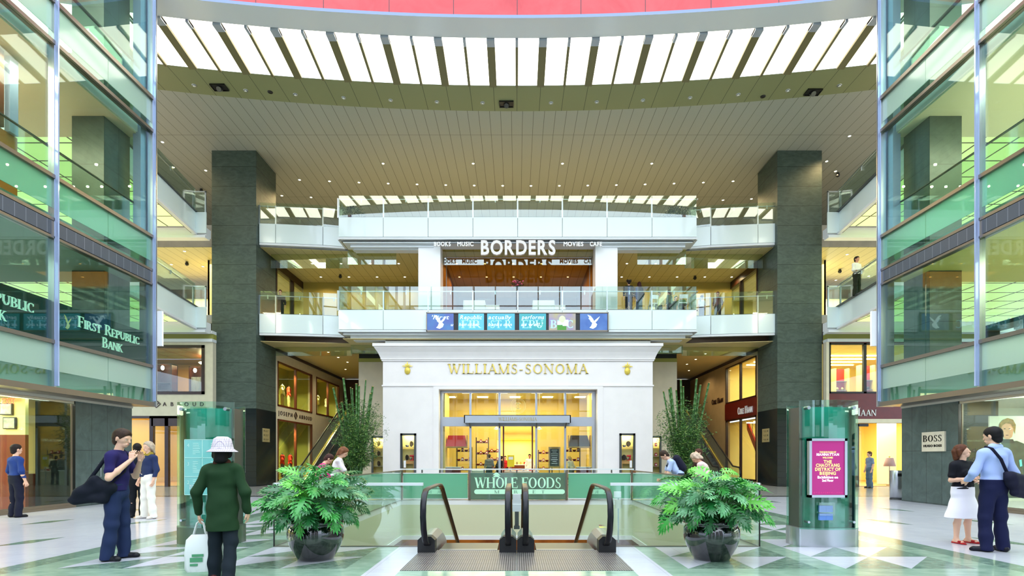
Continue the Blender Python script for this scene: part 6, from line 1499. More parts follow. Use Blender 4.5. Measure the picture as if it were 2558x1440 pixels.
# ------------------------------------------------------------------ figures: smooth union of tapered limbs, meshed with surface nets
def nets(prims, h, cuts=(), k=.022, fold=0, seed=0):
    """prims: (a, b, ra, rb, (sx,sy)) ; returns verts, quads"""
    P = []
    for a, b, ra, rb, sc in prims: P.append((np.array(a,float),np.array(b,float),ra,rb,sc))
    lo = np.min([np.minimum(a,b)-max(ra,rb)*max(sc[0],sc[1],1)-.04 for a,b,ra,rb,sc in P],axis=0); hi = np.max([np.maximum(a,b)+max(ra,rb)*max(sc[0],sc[1],1)+.04 for a,b,ra,rb,sc in P],axis=0)
    n = np.ceil((hi-lo)/h).astype(int)+2; F = np.full(n,.3,np.float32)
    ax = [lo[i]+h*np.arange(n[i]) for i in range(3)]
    for a,b,ra,rb,sc in P:
        m = max(ra,rb)*max(sc[0],sc[1],1)+.05
        i0 = np.maximum(0,np.floor((np.minimum(a,b)-m-lo)/h).astype(int)); i1 = np.minimum(n,np.ceil((np.maximum(a,b)+m-lo)/h).astype(int)+1)
        s3 = np.array([sc[0],sc[1],1.]); 
        x = ax[0][i0[0]:i1[0],None,None]/s3[0]; y = ax[1][None,i0[1]:i1[1],None]/s3[1]; z = ax[2][None,None,i0[2]:i1[2]]
        A, B = a/s3, b/s3; d = B-A; L2 = max(1e-9,float(d@d))
        t = np.clip(((x-A[0])*d[0]+(y-A[1])*d[1]+(z-A[2])*d[2])/L2,0,1)
        D = np.sqrt((x-A[0]-t*d[0])**2+(y-A[1]-t*d[1])**2+(z-A[2]-t*d[2])**2)-(ra+(rb-ra)*t)
        D = (D*min(1,sc[0],sc[1])).astype(np.float32) if min(sc) < 1 else D.astype(np.float32)
        sl = (slice(i0[0],i1[0]),slice(i0[1],i1[1]),slice(i0[2],i1[2])); C0 = F[sl]
        hh = np.clip(.5+.5*(C0-D)/k,0,1); F[sl] = C0*(1-hh)+D*hh-k*hh*(1-hh)
    if fold:
        rs = np.random.RandomState(seed); X3 = ax[0][:,None,None]; Y3 = ax[1][None,:,None]; Z3 = ax[2][None,None,:]
        for q in range(4):
            fx, fy, fz = rs.uniform(-18,18), rs.uniform(-18,18), rs.uniform(14,34); F = F+(fold*np.sin(X3*fx+Y3*fy+Z3*fz+q*2)*.5).astype(np.float32)
    for nrm, off in cuts:                                    # keep where nrm.p <= off
        F = np.maximum(F,(ax[0][:,None,None]*nrm[0]+ax[1][None,:,None]*nrm[1]+ax[2][None,None,:]*nrm[2]-off).astype(np.float32))
    F[0] = F[-1] = .1; F[:,0] = F[:,-1] = .1; F[:,:,0] = F[:,:,-1] = .1
    N = F < 0; c = tuple(s-1 for s in F.shape); cnt = np.zeros(c,np.float32); sm = np.zeros(c+(3,),np.float32)
    sls = {0: slice(0,-1), 1: slice(1,None)}
    for axis in range(3):
        o = [i for i in range(3) if i != axis]
        for u in (0,1):
            for v in (0,1):
                s0 = [None]*3; s1 = [None]*3; s0[axis] = sls[0]; s1[axis] = sls[1]; s0[o[0]] = s1[o[0]] = sls[u]; s0[o[1]] = s1[o[1]] = sls[v]
                f0, f1 = F[tuple(s0)], F[tuple(s1)]; cr = (f0 < 0) != (f1 < 0); t = np.where(cr,f0/np.where(cr,f0-f1,1),0)
                cnt += cr; sm[...,axis] += t; sm[...,o[0]] += cr*u; sm[...,o[1]] += cr*v
    act = cnt > 0; idx = np.full(c,-1,int); ii = np.argwhere(act); idx[act] = np.arange(len(ii))
    V = lo+h*(ii+sm[act]/cnt[act][:,None]); Q = []
    for axis in range(3):
        o = [(axis+1) % 3,(axis+2) % 3]; s0 = [slice(1,-1)]*3; s1 = [slice(1,-1)]*3; s0[axis] = slice(0,-1); s1[axis] = slice(1,None)
        a, b = N[tuple(s0)], N[tuple(s1)]
        for sgn in (0,1):
            e = np.argwhere((a & ~b) if sgn == 0 else (~a & b))
            if not len(e): continue
            base = e.copy(); base[:,o[0]] += 1; base[:,o[1]] += 1; q = []
            for (du,dv) in ((-1,-1),(0,-1),(0,0),(-1,0)):
                p = base.copy(); p[:,o[0]] += du; p[:,o[1]] += dv; q.append(idx[p[:,0],p[:,1],p[:,2]])
            q = np.stack(q,1); Q.append(q if sgn == 0 else q[:,::-1])
    return V, (np.concatenate(Q) if Q else np.zeros((0,4),int))
def npmesh(name, parts, mats, parent):
    vs, fs, off = [], [], 0
    for V, Q in parts: vs.append(V); fs.append(Q+off); off += len(V)
    V = np.concatenate(vs); Q = np.concatenate(fs); me = bpy.data.meshes.new(name)
    me.vertices.add(len(V)); me.vertices.foreach_set('co', V.astype(np.float32).ravel()); me.loops.add(4*len(Q)); me.loops.foreach_set('vertex_index', Q.astype(np.int32).ravel())
    me.polygons.add(len(Q)); me.polygons.foreach_set('loop_start', np.arange(0,4*len(Q),4,dtype=np.int32)); me.polygons.foreach_set('use_smooth', np.ones(len(Q),bool))
    me.update(calc_edges=True); me.validate()
    for m in (mats if isinstance(mats,list) else [mats]): me.materials.append(m)
    o = bpy.data.objects.new(name, me); COL.objects.link(o); o.parent = parent; return o
SK = {n_: mat('skin_%s' % n_, c_, .5, spec=.35) for n_, c_ in (('fair',C(226,178,152)),('tan',C(196,140,108)),('dark',C(120,78,58)))}
FEAT = mat('eye_dark', C(30,24,22), .3); LIP = mat('lip', C(168,92,86), .5)
_mc = {}
def cm(name, col, rough=.85, **k):
    if name not in _mc: _mc[name] = mat(name, col, rough, spec=.2, **k)
    return _mc[name]
def hand_prims(w, d, n, left):
    d = Vector(d).normalized(); n = Vector(n); n = (n-d*n.dot(d)).normalized(); r = d.cross(n)*(1 if left else -1); w = Vector(w); P = []; one = (1,1)
    def p(a,b_,c): return w+d*a+r*b_+n*c
    for q in (-.024,-.008,.010,.026): P.append((p(.0,q*.6,0),p(.075,q,0),.016,.0125,one))
    for q, L in ((-.031,.055),(-.011,.072),(.010,.078),(.030,.070)):
        a = p(.080,q,0); b_ = p(.080+L*.5,q*1.12,.010); c = p(.080+L*.82,q*1.12,.034); P.append((a,b_,.0090,.0082,one)); P.append((b_,c,.0082,.0068,one))
    P.append((p(.015,.022,.004),p(.050,.050,.014),.014,.0105,one)); P.append((p(.050,.050,.014),p(.078,.056,.026),.0100,.0080,one))
    return P
def person(label, loc, head, H=1.75, skin='fair', hair='short', hairc=(60,40,28), top=(40,40,90), sleeve='short', bottom='trousers', botc=(40,44,60), shoe=(20,20,22),
           arms=None, legs=None, lean=0, turn=0, nod=0, wide=1.0, vox=.008, group=None, hem=None, neck=1.492, coat=False, build='m', feet=True, seated=False, collar=None, cat='person', skirt_z=.52, toes=False):
    """figure faces +y before the heading (degrees, counter-clockwise) is applied"""
    t = thing('person', loc, label, cat, group); t.rotation_euler = (0,0,math.radians(head)); s = H/1.75; t.scale = (s,s,s); one = (1,1)
    if seated: dz = -.42
    else: dz = 0
    pel = Vector((0,0,.93+dz)); la = math.radians(lean); R = Matrix.Rotation(-la,3,'X')
    U = lambda v: pel+R@(Vector(v)+Vector((0,0,dz))-pel)
    f = build == 'f'; sh = (.165 if f else .19)*wide; hp = .095*wide
    tr = Matrix.Rotation(math.radians(turn),3,'Z')@Matrix.Rotation(-math.radians(nod),3,'X'); hc = Vector((0,.0,1.56)); HD = lambda v: U(hc+tr@(Vector(v)-hc))
    torso = [(pel+Vector((0,0,-.03)),pel+Vector((0,0,.07)),.118,.112,(1.38*wide,.98)),(pel+Vector((0,0,.07)),U((0,.01,1.14)),.108,.105,(1.28*wide,.92)),
             (U((0,.0,1.14)),U((0,-.005,1.34)),.108,.122,(1.32*wide,.88)),(U((-sh*.72,-.01,1.405)),U((sh*.72,-.01,1.405)),.066,.066,one),(U((0,-.03,1.36)),U((0,-.015,1.44)),.09,.06,(1.3,1))]
    if f: torso += [(U((-.075,.085,1.26)),U((-.07,.10,1.25)),.062,.05,one),(U((.075,.085,1.26)),U((.07,.10,1.25)),.062,.05,one)]
    neckp = [(U((0,-.02,1.44)),HD((0,.005,1.56)),.058,.052,one)]
    headp = [(HD((0,.0,1.665)),HD((0,.015,1.665)),.088,.086,(.90,1.06)),(HD((0,.045,1.62)),HD((0,.052,1.585)),.060,.042,(1,.95)),(HD((0,.07,1.565)),HD((0,.072,1.56)),.026,.022,(1.3,1)),
             (HD((0,.103,1.655)),HD((0,.119,1.620)),.009,.013,one),(HD((-.04,.088,1.672)),HD((.04,.088,1.672)),.014,.014,one),(HD((-.016,.098,1.585)),HD((.016,.098,1.585)),.011,.011,one),
             (HD((-.082,.0,1.655)),HD((-.084,-.008,1.62)),.016,.011,(.6,1)),(HD((.082,.0,1.655)),HD((.084,-.008,1.62)),.016,.011,(.6,1))]
    if arms is None: arms = {}
    armp = {}; hands = []
    for sd, nm in ((-1,'l'),(1,'r')):
        A = arms.get(nm, ((sd*(sh+.055),-.02,1.12),(sd*(sh+.06),.06,.88),None)); S0 = U((sd*sh,-.01,1.40)); el = U(A[0]); wr = U(A[1])
        armp[nm] = (S0,el,wr); hd = A[2] if len(A) > 2 and A[2] else (wr-el); hands.append(hand_prims(wr,hd,(-sd,0.1,0) if not (len(A) > 3) else A[3],sd < 0))
    legs = legs or {}; legp = {}
    for sd, nm in ((-1,'l'),(1,'r')):
        Lg = legs.get(nm, ((sd*(hp+.01),.02,.49),(sd*(hp+.02),-.02,.085),(sd*.25,1,0)))
        legp[nm] = (pel+Vector((sd*hp*.9,0,-.04)),Vector(Lg[0]),Vector(Lg[1]),Vector(Lg[2]).normalized())
    def limbs(ar, lr):
        o = []; lr = .80 if bottom == 'trousers' else lr
        for nm,(a,b_,c) in armp.items(): o += [(a,b_,.050*ar,.040*ar,one),(b_,b_+(c-b_)*.35,.039*ar,.040*ar,one),(b_+(c-b_)*.35,c,.040*ar,.026*ar,one)]
        for nm,(a,b_,c,d) in legp.items():
            cal = b_+(c-b_)*.35-d*.02; o += [(a,b_,.088*lr,.056*lr,one),(b_,cal,.054*lr,.056*lr,one),(cal,c,.056*lr,.036*lr,one),(c,c+d*.03-Vector((0,0,.035)),.038,.036,one),(c+Vector((0,0,-.045))-d*.035,c+d*.13+Vector((0,0,-.055)),.036,.028,(1,1))]
        return o
    body = torso+neckp+headp+limbs(1.0 if not f else .92, .96)
    parts = [nets(body,vox,k=.02)]+[nets(hp_,max(.0042,vox*.55),k=.006) for hp_ in hands]
    bo = npmesh('body', parts, SK[skin], t)
    # eyes and mouth
    k = MB()
    for sd in (-1,1): c = HD((sd*.033,.088,1.648)); k.ball(c.x,c.y,c.z,.014,.011,.009,8,0)
    e = k.build('eyes', [M['white']]); e.parent = bo
    k = MB()
    for sd in (-1,1): c = HD((sd*.033,.0965,1.648)); k.ball(c.x,c.y,c.z,.0065,.005,.0065,6)
    e2 = k.build('pupils', [FEAT]); e2.parent = bo
    c = HD((0,.107,1.586)); k = MB(); k.ball(c.x,c.y,c.z,.024,.007,.007,8); e3 = k.build('mouth', [LIP]); e3.parent = bo
    # hair
    hm = cm('hair_%d_%d_%d' % hairc, C(*hairc), .6, noise=.35, nscale=30)
    if hair not in ('bald','hat'):
        hp_ = [(HD((0,-.012,1.69)),HD((0,.012,1.69)),.099,.096,(.93,1.08)),(HD((0,-.045,1.63)),HD((0,-.05,1.60)),.075,.06,(1.05,1))]
        cuts = []
        if hair in ('bob','long'):
            for sd in (-1,1): hp_.append((HD((sd*.075,-.02,1.67)),HD((sd*.088,-.015,1.55)),.040,.034,one))
            hp_.append((HD((0,-.07,1.66)),HD((0,-.075,1.54)),.070,.06,(1.3,1)))
        if hair == 'long': hp_.append((HD((0,-.075,1.55)),U((0,-.10,1.30)),.075,.06,(1.5,.8)))
        if hair == 'curly':
            for q in range(16): a = q*2.4; hp_.append((HD((.085*math.cos(a),-.01+.085*math.sin(a),1.70+.04*math.sin(q*1.7))),HD((.1*math.cos(a),-.01+.1*math.sin(a),1.71+.05*math.sin(q*1.7))),.04,.04,one))
        V, Q = nets(hp_,vox,k=.015,fold=.004,seed=3)
        # clear the face: keep hair behind a slanted plane through the hairline
        p0 = HD((0,.085,1.70)); nrm = (HD((0,.085+.75,1.70-.66))-p0).normalized(); fl = HD((0,.03,1.6)); 
        V, Q = nets(hp_,vox,cuts=[(tuple(nrm),nrm.dot(p0))],k=.015,fold=.004,seed=3)
        npmesh('hair', [(V,Q)], hm, t)
    # top
    tm = cm('cloth_%d_%d_%d' % top, C(*top)); g = .016 if not coat else .026; tp_ = [(a,b_,ra+g,rb+g,sc) for a,b_,ra,rb,sc in torso]
    if coat: tp_.append((pel+Vector((0,0,.15)),pel+Vector((0,-.01,-.30)),.14,.155,(1.35*wide,.95)))
    elif hem and hem < .93+dz: tp_.append((pel+Vector((0,0,.1)),Vector((0,0,hem-.02)),.13,.135,(1.38*wide,.98)))
    for nm,(a,b_,c) in armp.items():
        if sleeve == 'long': tp_ += [(a,b_,.062 if not coat else .068,.056 if not coat else .062,one),(b_,c-(c-b_)*.08,.054 if not coat else .062,.042 if not coat else .052,one)]
        elif sleeve == 'short': tp_ += [(a,a+(b_-a)*.62,.066,.064,one)]
        else: tp_ += [(a,a+(b_-a)*.25,.062,.06,one)]
    hz = hem if hem else (.96+dz); cuts = [((0,0,-1),-hz)]; nu = U((0,0,neck+dz*0)); un = (R@Vector((0,0,1))); cuts.append((tuple(un),un.dot(nu)))
    if coat: cuts[0] = ((0,0,-1),-.64)
    if sleeve != 'long':
        pass
    V, Q = nets(tp_,vox,cuts=cuts if sleeve in ('long','short','cap') else [],k=.025,fold=.006,seed=5); npmesh('coat' if coat else 'shirt', [(V,Q)], tm, t)
    if collar:
        V, Q = nets([(U((-.05,-.02,1.49)),U((.05,-.02,1.49)),.055,.055,(1,1)),(U((-.06,.03,1.46)),U((.06,.03,1.46)),.035,.035,one)],vox,k=.02); npmesh('collar', [(V,Q)], cm('cloth_%d_%d_%d' % collar, C(*collar)), t)
    # bottom
    bm_ = cm('cloth_%d_%d_%d' % botc, C(*botc)); pz = [(a,b_,ra+.013,rb+.013,sc) for a,b_,ra,rb,sc in torso[:1]]
    if bottom == 'trousers':
        lp = list(pz); lp.append((pel+Vector((0,0,.0)),pel+Vector((0,0,.10)),.128,.118,(1.38*wide,.98)))
        for nm,(a,b_,c,d) in legp.items(): cz = c+Vector((0,0,-.03)); lp += [(a,b_,.103,.080,one),(b_,cz-d*.0,.080,.078,one)]
        V, Q = nets(lp,vox,cuts=[((0,0,1),1.03+dz),((0,0,-1),-.018)],k=.03,fold=.007,seed=8); npmesh('trousers', [(V,Q)], bm_, t)
    else:
        sp = list(pz)+[(pel+Vector((0,0,.08)),pel+Vector((0,0,-.02)),.118,.125,(1.38*wide,1.0)),(pel+Vector((0,0,-.02)),Vector((0,.01,skirt_z-.1)),.120,.235 if skirt_z > .3 else .15,(1.30*wide,1.05))]
        V, Q = nets(sp,vox,cuts=[((0,0,1),1.02+dz),((0,0,-1),-skirt_z)],k=.03,fold=.003,seed=8); npmesh('skirt', [(V,Q)], bm_, t)
    sm_ = cm('shoe_%d_%d_%d' % shoe, C(*shoe), .4)
    if feet:
        for nm,(a,b_,c,d) in legp.items():
            pr = [(c+Vector((0,0,-.042))-d*.045,c+d*.14+Vector((0,0,-.052)),.043,.035,one),(c+d*.14+Vector((0,0,-.056)),c+d*.165+Vector((0,0,-.060)),.032,.024,(1.25,1))]
            if toes: V, Q = nets([(c+Vector((0,0,-.082))-d*.05,c+d*.17+Vector((0,0,-.082)),.040,.036,one),(c+d*.09+Vector((-.03,0,-.04)),c+d*.09+Vector((.03,0,-.04)),.026,.026,one)],min(vox,.008),cuts=[((0,0,-1),-.002),((0,0,1),.058)],k=.01)
            else: pr.append((c+Vector((0,0,.0)),c+Vector((0,0,-.04)),.044,.044,one)); V, Q = nets(pr,vox,cuts=[((0,0,-1),-.002)],k=.02)
            npmesh('shoe', [(V,Q)], sm_, t)
    return t, U, HD
def soft(name, prims, m, parent, vox=.009, **k): V, Q = nets(prims,vox,**k); return npmesh(name, [(V,Q)], m, parent)
one = (1,1)
def Pgr(px, Y): return (X(px,Y),Y,0)
# 1 man in navy tee, facing right
p, U, HD = person('man in a navy T-shirt and blue trousers standing with a black shoulder bag', (X(291,7.55),7.55,.0), -80, 1.80, hair='short', hairc=(62,44,34), top=(36,30,82), botc=(34,46,80), shoe=(22,24,30), sleeve='short',
    arms={'r':((.29,.04,1.12),(.11,.20,1.37),(-.25,.0,1)),'l':((-.30,.08,1.13),(-.09,.22,1.36),(.2,.1,1))}, lean=4, nod=8, turn=-8, vox=.0075, hem=.94, legs={'l':((-.11,.03,.49),(-.13,.03,.085),(-.15,1,0)),'r':((.11,.0,.49),(.12,-.06,.085),(.15,1,0))})
bag = cm('bag_black', C(18,22,34), .8)
b = thing('shoulder_bag', p.location, 'slouchy black cloth shoulder bag on the hip of the man in the navy T-shirt', 'bag'); b.rotation_euler = p.rotation_euler; b.scale = p.scale
soft('body', [((.20,-.16,1.10),(.20,-.34,.90),.05,.06,one),((.20,-.30,.94),(.20,-.44,.84),.06,.035,one),((.20,-.14,1.08),(.20,.04,.98),.05,.05,one),((.20,-.06,.86),(.20,-.38,.82),.06,.05,one),((.20,.04,1.0),(.20,-.06,.84),.055,.055,one),((.20,-.1,.98),(.20,-.3,.92),.06,.06,one)], bag, b, k=.06, fold=.006)
k = MB(); k.tube([U((-.13,-.03,1.50)),U((-.02,-.15,1.42)),U((.12,-.17,1.25)),Vector((.20,-.24,1.06))],.024,8,0,True,(.4,1)); o = k.build('strap', bag, None); o.parent = b
k = MB(); k.tube([U((-.13,-.03,1.50)),U((-.05,.11,1.40)),U((.10,.13,1.20)),Vector((.20,.04,1.05))],.024,8,0,True,(.4,1)); o = k.build('strap', bag, None); o.parent = b
# 2 person in green coat, seen from behind
p, U, HD = person('person in a dark green coat seen from behind with white shopping bags', (X(556,6.25),6.25,.0), 14, 1.60, hair='bob', hairc=(16,14,16), top=(32,58,34), botc=(28,36,44), shoe=(70,26,26), sleeve='long', coat=True, wide=.90,
    arms={'l':((-.285,-.03,1.13),(-.30,.10,.85)),'r':((.27,-.05,1.12),(.28,.04,.86))}, vox=.008, collar=(66,34,26), legs={'l':((-.10,.06,.49),(-.12,.10,.085),(-.1,1,0)),'r':((.10,-.02,.49),(.10,-.16,.095),(.1,1,0))})
hat = grid_mat('checked_hat', C(216,206,214), C(150,138,162), (.022,.022,.022), (0,0,0), .003, .85)
hb_ = thing('bucket_hat', p.location, 'pale checked bucket hat on the head of the person in the green coat', 'hat'); hb_.rotation_euler = p.rotation_euler; hb_.scale = p.scale
k = MB(); c = HD((0,-.0,1.70)); k.lathe(c.x,c.y-.008,[(.0,c.z+.125),(.06,c.z+.122),(.100,c.z+.095),(.122,c.z+.0),(.128,c.z-.03),(.178,c.z-.066),(.180,c.z-.072),(.128,c.z-.038),(.118,c.z-.02)],28,0,1,1.14); o = k.build('hat', hat); o.parent = hb_; o.name = 'crown_and_brim'
wb = cm('white_plastic', C(222,226,224), .5)
def carrier(name, label, p, at, w, d, h, m, rot=0):
    b = thing(name, (at[0],at[1],0), label, 'bag'); b.rotation_euler = (0,0,rot); z1 = at[2]
    k = MB(); n = 12; prof = [(z1-h,.8,.9),(z1-h+.04,1,1),(z1-h*.5,1.02,1.05),(z1-h*.15,.95,.8),(z1-.01,.6,.35)]; vs = []
    for z, a, c in prof:
        for i in range(4*n):
            e, f = divmod(i,n); f /= n; P = [(-1,-1),(1,-1),(1,1),(-1,1)]; A, B = P[e],P[(e+1) % 4]; X_, Y_ = A[0]+(B[0]-A[0])*f, A[1]+(B[1]-A[1])*f; q = 1+.05*math.sin(i*1.9+z*20); vs.append((X_*w/2*a*q,Y_*d/2*c*q,z))
    m_ = 4*n; k.add(vs,[(i*m_+j,i*m_+(j+1) % m_,(i+1)*m_+(j+1) % m_,(i+1)*m_+j) for i in range(len(prof)-1) for j in range(m_)],0,True); k.add(vs,[tuple(range(m_-1,-1,-1))])
    o = k.build('bag_body', m, None); o.parent = b
    k = MB(); 
    for s_ in (-1,1): k.tube([(-w*.25,s_*d*.15,z1-.02),(-w*.12,s_*.012,z1+.12),(.0,s_*.008,z1+.15),(w*.12,s_*.012,z1+.12),(w*.25,s_*d*.15,z1-.02)],.008,6)
    o = k.build('handles', m, None); o.parent = b; return b
s_ = 1.60/1.75; ca, sa = math.cos(math.radians(14)), math.sin(math.radians(14))
def W_(x, y): return (p.location.x+(x*ca-y*sa)*s_, p.location.y+(x*sa+y*ca)*s_)
hx, hy = W_(-.30,.15); b1 = carrier('shopping_bag', 'white shopping bag with green print hanging from the hand of the person in green', p, (hx,hy,.54), .27, .16, .44, wb, .25)
k = MB(); k.box(-.06,.06,-.092,-.086,.28,.31); k.box(-.08,.05,-.092,-.086,.22,.27); k.box(-.08,-.0,-.092,-.086,.175,.20); o = k.build('print', cm('print_green', C(84,150,110), .6)); o.parent = b1
hx, hy = W_(-.27,.28); carrier('shopping_bag', 'plain white shopping bag beside the printed one, carried by the person in green', p, (hx+.10,hy+.10,.56), .22, .14, .46, wb, -.2)
# 3/4 pair by the column
person('dark clothed person standing behind the man in the navy T-shirt', (X(343,12.9),12.9,0), 20, 1.74, hair='short', hairc=(30,24,22), top=(24,28,40), sleeve='long', botc=(22,24,30), shoe=(16,16,18), vox=.01)
person('grey haired person in a dark jacket and white trousers, beside the dark clothed person', (X(371,12.7),12.7,0), 160, 1.78, hair='bob', hairc=(188,170,150), top=(40,50,86), sleeve='long', botc=(232,228,220), shoe=(214,206,196), vox=.01, wide=.95,
    legs={'l':((-.11,.02,.49),(-.16,.0,.085),(-.2,1,0)),'r':((.11,.02,.49),(.14,.0,.085),(.2,1,0))}, collar=(150,130,50))
person('person in a blue top and dark trousers walking by the left shop glass', (-12.0,12.95,0), -20, 1.72, hair='short', hairc=(40,30,28), top=(36,58,120), sleeve='long', botc=(24,26,44), shoe=(18,18,20), vox=.011)
# 6 woman in white skirt
p6, U6, HD6 = person('woman in a black top, white skirt and red shoes facing the man', (X(2405,9.02),9.02,0), 180+14, 1.62, hair='bob', hairc=(92,52,34), top=(22,22,30), sleeve='short', bottom='skirt', botc=(238,232,244), shoe=(170,30,36), build='f',
    wide=1.22, arms={'r':((.25,-.02,1.13),(.10,.20,1.17),(-.6,.5,.25)),'l':((-.24,-.02,1.12),(-.06,.22,1.12),(.7,.3,.2))}, nod=-12, turn=30, vox=.0075, hem=.98, neck=1.50, skirt_z=.46, toes=True, legs={'l':((-.12,.02,.49),(-.14,-.01,.085),(-.2,1,0)),'r':((.12,.02,.49),(.14,-.01,.085),(.2,1,0))})
# 7 man in blue shirt
p7, U, HD = person('man in a pale blue shirt and navy trousers with a dark bag on his back', (X(2483,8.2),8.2,0), 10, 1.86, hair='short', hairc=(22,18,20), top=(162,180,226), sleeve='long', botc=(22,26,60), shoe=(20,20,30), wide=1.05,
    arms={'l':((-.30,.04,1.12),(-.22,.20,1.00),(.2,1,-.1)),'r':((.31,-.03,1.11),(.32,.10,.86))}, turn=10, nod=6, vox=.0075, hem=.99, collar=(172,192,236), legs={'l':((-.12,.03,.49),(-.13,.0,.085),(-.75,.8,0)),'r':((.10,.0,.49),(.13,-.02,.085),(.3,1,0))})
nb = cm('bag_navy', C(24,24,44), .8)
b = thing('messenger_bag', p7.location, 'dark messenger bag slung across the back of the man in the pale blue shirt', 'bag'); b.rotation_euler = p7.rotation_euler; b.scale = p7.scale
soft('body', [((.04,-.20,1.08),(.30,-.17,1.02),.075,.07,one),((.06,-.20,.98),(.36,-.15,.90),.08,.08,one),((.10,-.20,.86),(.32,-.17,.82),.06,.06,one),((.0,-.19,1.08),(-.02,-.17,1.12),.05,.03,one)], nb, b, k=.05, fold=.004)
k = MB(); k.tube([U((-.12,.03,1.49)),U((-.14,-.09,1.46)),U((-.09,-.165,1.32)),U((.0,-.165,1.15)),Vector((.06,-.22,1.08))],.025,8,0,True,(.35,1)); o = k.build('strap', nb, None); o.parent = b
k = MB(); k.tube([U((-.12,.03,1.49)),U((-.02,.14,1.35)),U((.16,.15,1.15)),U((.28,.02,1.02)),Vector((.33,-.12,.96))],.025,8,0,True,(.35,1)); o = k.build('strap', nb, None); o.parent = b
k = MB(); c = Vector((.41,-.16,.93)); k.ball(c.x,c.y,c.z,.03,.03,.035,8); o = k.build('bag_charm', cm('charm_yellow', C(200,160,50), .5), None); o.parent = b
# rails
p, U, HD = person('man in a pale blue T-shirt with a dark backpack, leaning on the right guard rail', (4.42,14.7,0), 82, 1.72, hair='short', hairc=(60,44,36), top=(176,192,232), sleeve='short', botc=(60,66,84), shoe=(30,30,34), lean=32, nod=14, vox=.010,
    arms={'l':((-.20,.26,1.16),(-.06,.46,1.10),(.3,1,0)),'r':((.20,.26,1.16),(.06,.46,1.10),(-.3,1,0))})
b = thing('backpack', p.location, 'dark backpack on the man leaning on the right guard rail', 'bag'); b.rotation_euler = p.rotation_euler; b.scale = p.scale
soft('body', [(U((0,-.20,1.38)),U((0,-.20,1.10)),.12,.13,(1.1,.9))], nb, b, .012)
for sx_ in (-.11,.11):
    k = MB(); k.tube([U((sx_,-.14,1.42)),U((sx_,-.02,1.485)),U((sx_,.12,1.36)),U((sx_,.12,1.2)),U((sx_,-.12,1.1))],.02,6); o = k.build('strap', nb, None); o.parent = b
person('fair haired person in a pale top bending over the right guard rail', (4.55,12.7,0), 60, 1.62, hair='bob', hairc=(206,180,160), top=(226,196,196), sleeve='short', botc=(70,60,70), lean=28, nod=20, vox=.011, arms={'l':((-.2,.24,1.14),(-.05,.44,1.08),(.3,1,0)),'r':((.2,.24,1.14),(.05,.44,1.08),(-.3,1,0))})
person('brown haired person in dark clothes standing behind the right guard rail', (X(1745,15.6),15.6,0), 100, 1.66, hair='short', hairc=(84,50,40), top=(60,34,36), sleeve='long', botc=(40,34,40), vox=.012)
person('person with auburn hair in a white top leaning on the left guard rail', (-4.45,13.1,0), -75, 1.70, hair='bob', hairc=(128,80,54), top=(236,230,238), sleeve='short', botc=(90,80,100), lean=18, nod=10, vox=.011, build='f', arms={'l':((-.18,.28,1.12),(-.06,.46,1.04),(.3,1,0)),'r':((.18,.28,1.12),(.06,.46,1.04),(-.3,1,0))})
person('person in a bright pink top leaning on the left guard rail', (-4.6,12.35,0), -60, 1.56, hair='short', hairc=(70,40,36), top=(206,36,120), sleeve='long', botc=(70,50,90), lean=24, nod=18, vox=.011, wide=1.15, build='f', arms={'l':((-.2,.26,1.12),(-.05,.44,1.04),(.3,1,0)),'r':((.2,.26,1.12),(.05,.44,1.04),(-.3,1,0))})
person('person in grey blue clothes walking at the entrance of the dark red shop', (X(2172,25.5),25.5,0), 90, 1.70, hair='short', hairc=(90,60,40), top=(120,140,170), sleeve='short', botc=(90,110,130), vox=.012)
# upper floors
person('man in a white shirt and dark trousers at the right walkway rail upstairs', (X(2140,24.3),24.3,F2), 200, 1.76, skin='tan', hair='short', hairc=(40,30,26), top=(226,226,214), sleeve='long', botc=(40,44,30), vox=.012, arms={'l':((-.26,.04,1.12),(-.05,.22,1.10),(.6,.3,0)),'r':((.26,.04,1.12),(.05,.22,1.12),(-.6,.3,0))})
person('person with bushy dark hair in a black jacket at the second floor rail', (X(1572,27.3),27.4,F2), 0, 1.72, hair='curly', hairc=(30,18,16), top=(16,20,20), sleeve='long', botc=(20,22,24), vox=.012)
person('long haired woman in a long dark dress at the second floor rail', (X(1599,27.3),27.5,F2), 8, 1.66, hair='long', hairc=(54,20,16), top=(22,34,44), sleeve='long', bottom='skirt', botc=(22,40,54), build='f', vox=.012, skirt_z=.12)
person('person in a pale yellow top at the back of the second floor group', (X(1646,29.2),29.2,F2), 160, 1.66, hair='short', hairc=(60,44,30), top=(190,180,90), sleeve='long', botc=(50,50,50), vox=.014)
person('long auburn haired person in a grey green top in the second floor group', (X(1672,28.9),28.9,F2), 40, 1.68, hair='long', hairc=(96,32,24), top=(86,104,74), sleeve='long', botc=(40,44,46), vox=.014, build='f')
person('black haired person in a dark top in the second floor group', (X(1688,30.1),30.1,F2), 190, 1.72, hair='short', hairc=(16,18,16), top=(30,60,52), sleeve='long', botc=(30,34,40), vox=.014)
person('person in a greenish top at the right of the second floor group', (X(1702,29.4),29.4,F2), 150, 1.58, hair='short', hairc=(110,120,60), top=(90,120,60), sleeve='short', botc=(40,40,40), vox=.014)
person('dark haired person in a white top behind the right end of the second floor rail', (X(1753,29.3),29.3,F2), 20, 1.52, hair='short', hairc=(20,20,20), top=(230,232,238), sleeve='short', botc=(40,40,50), vox=.014)
person('person in dark red brown clothes behind the right column balcony, second floor', (X(1793,29.0),29.0,F2), 150, 1.62, hair='short', hairc=(90,40,30), top=(110,60,44), sleeve='long', botc=(60,40,40), vox=.014)
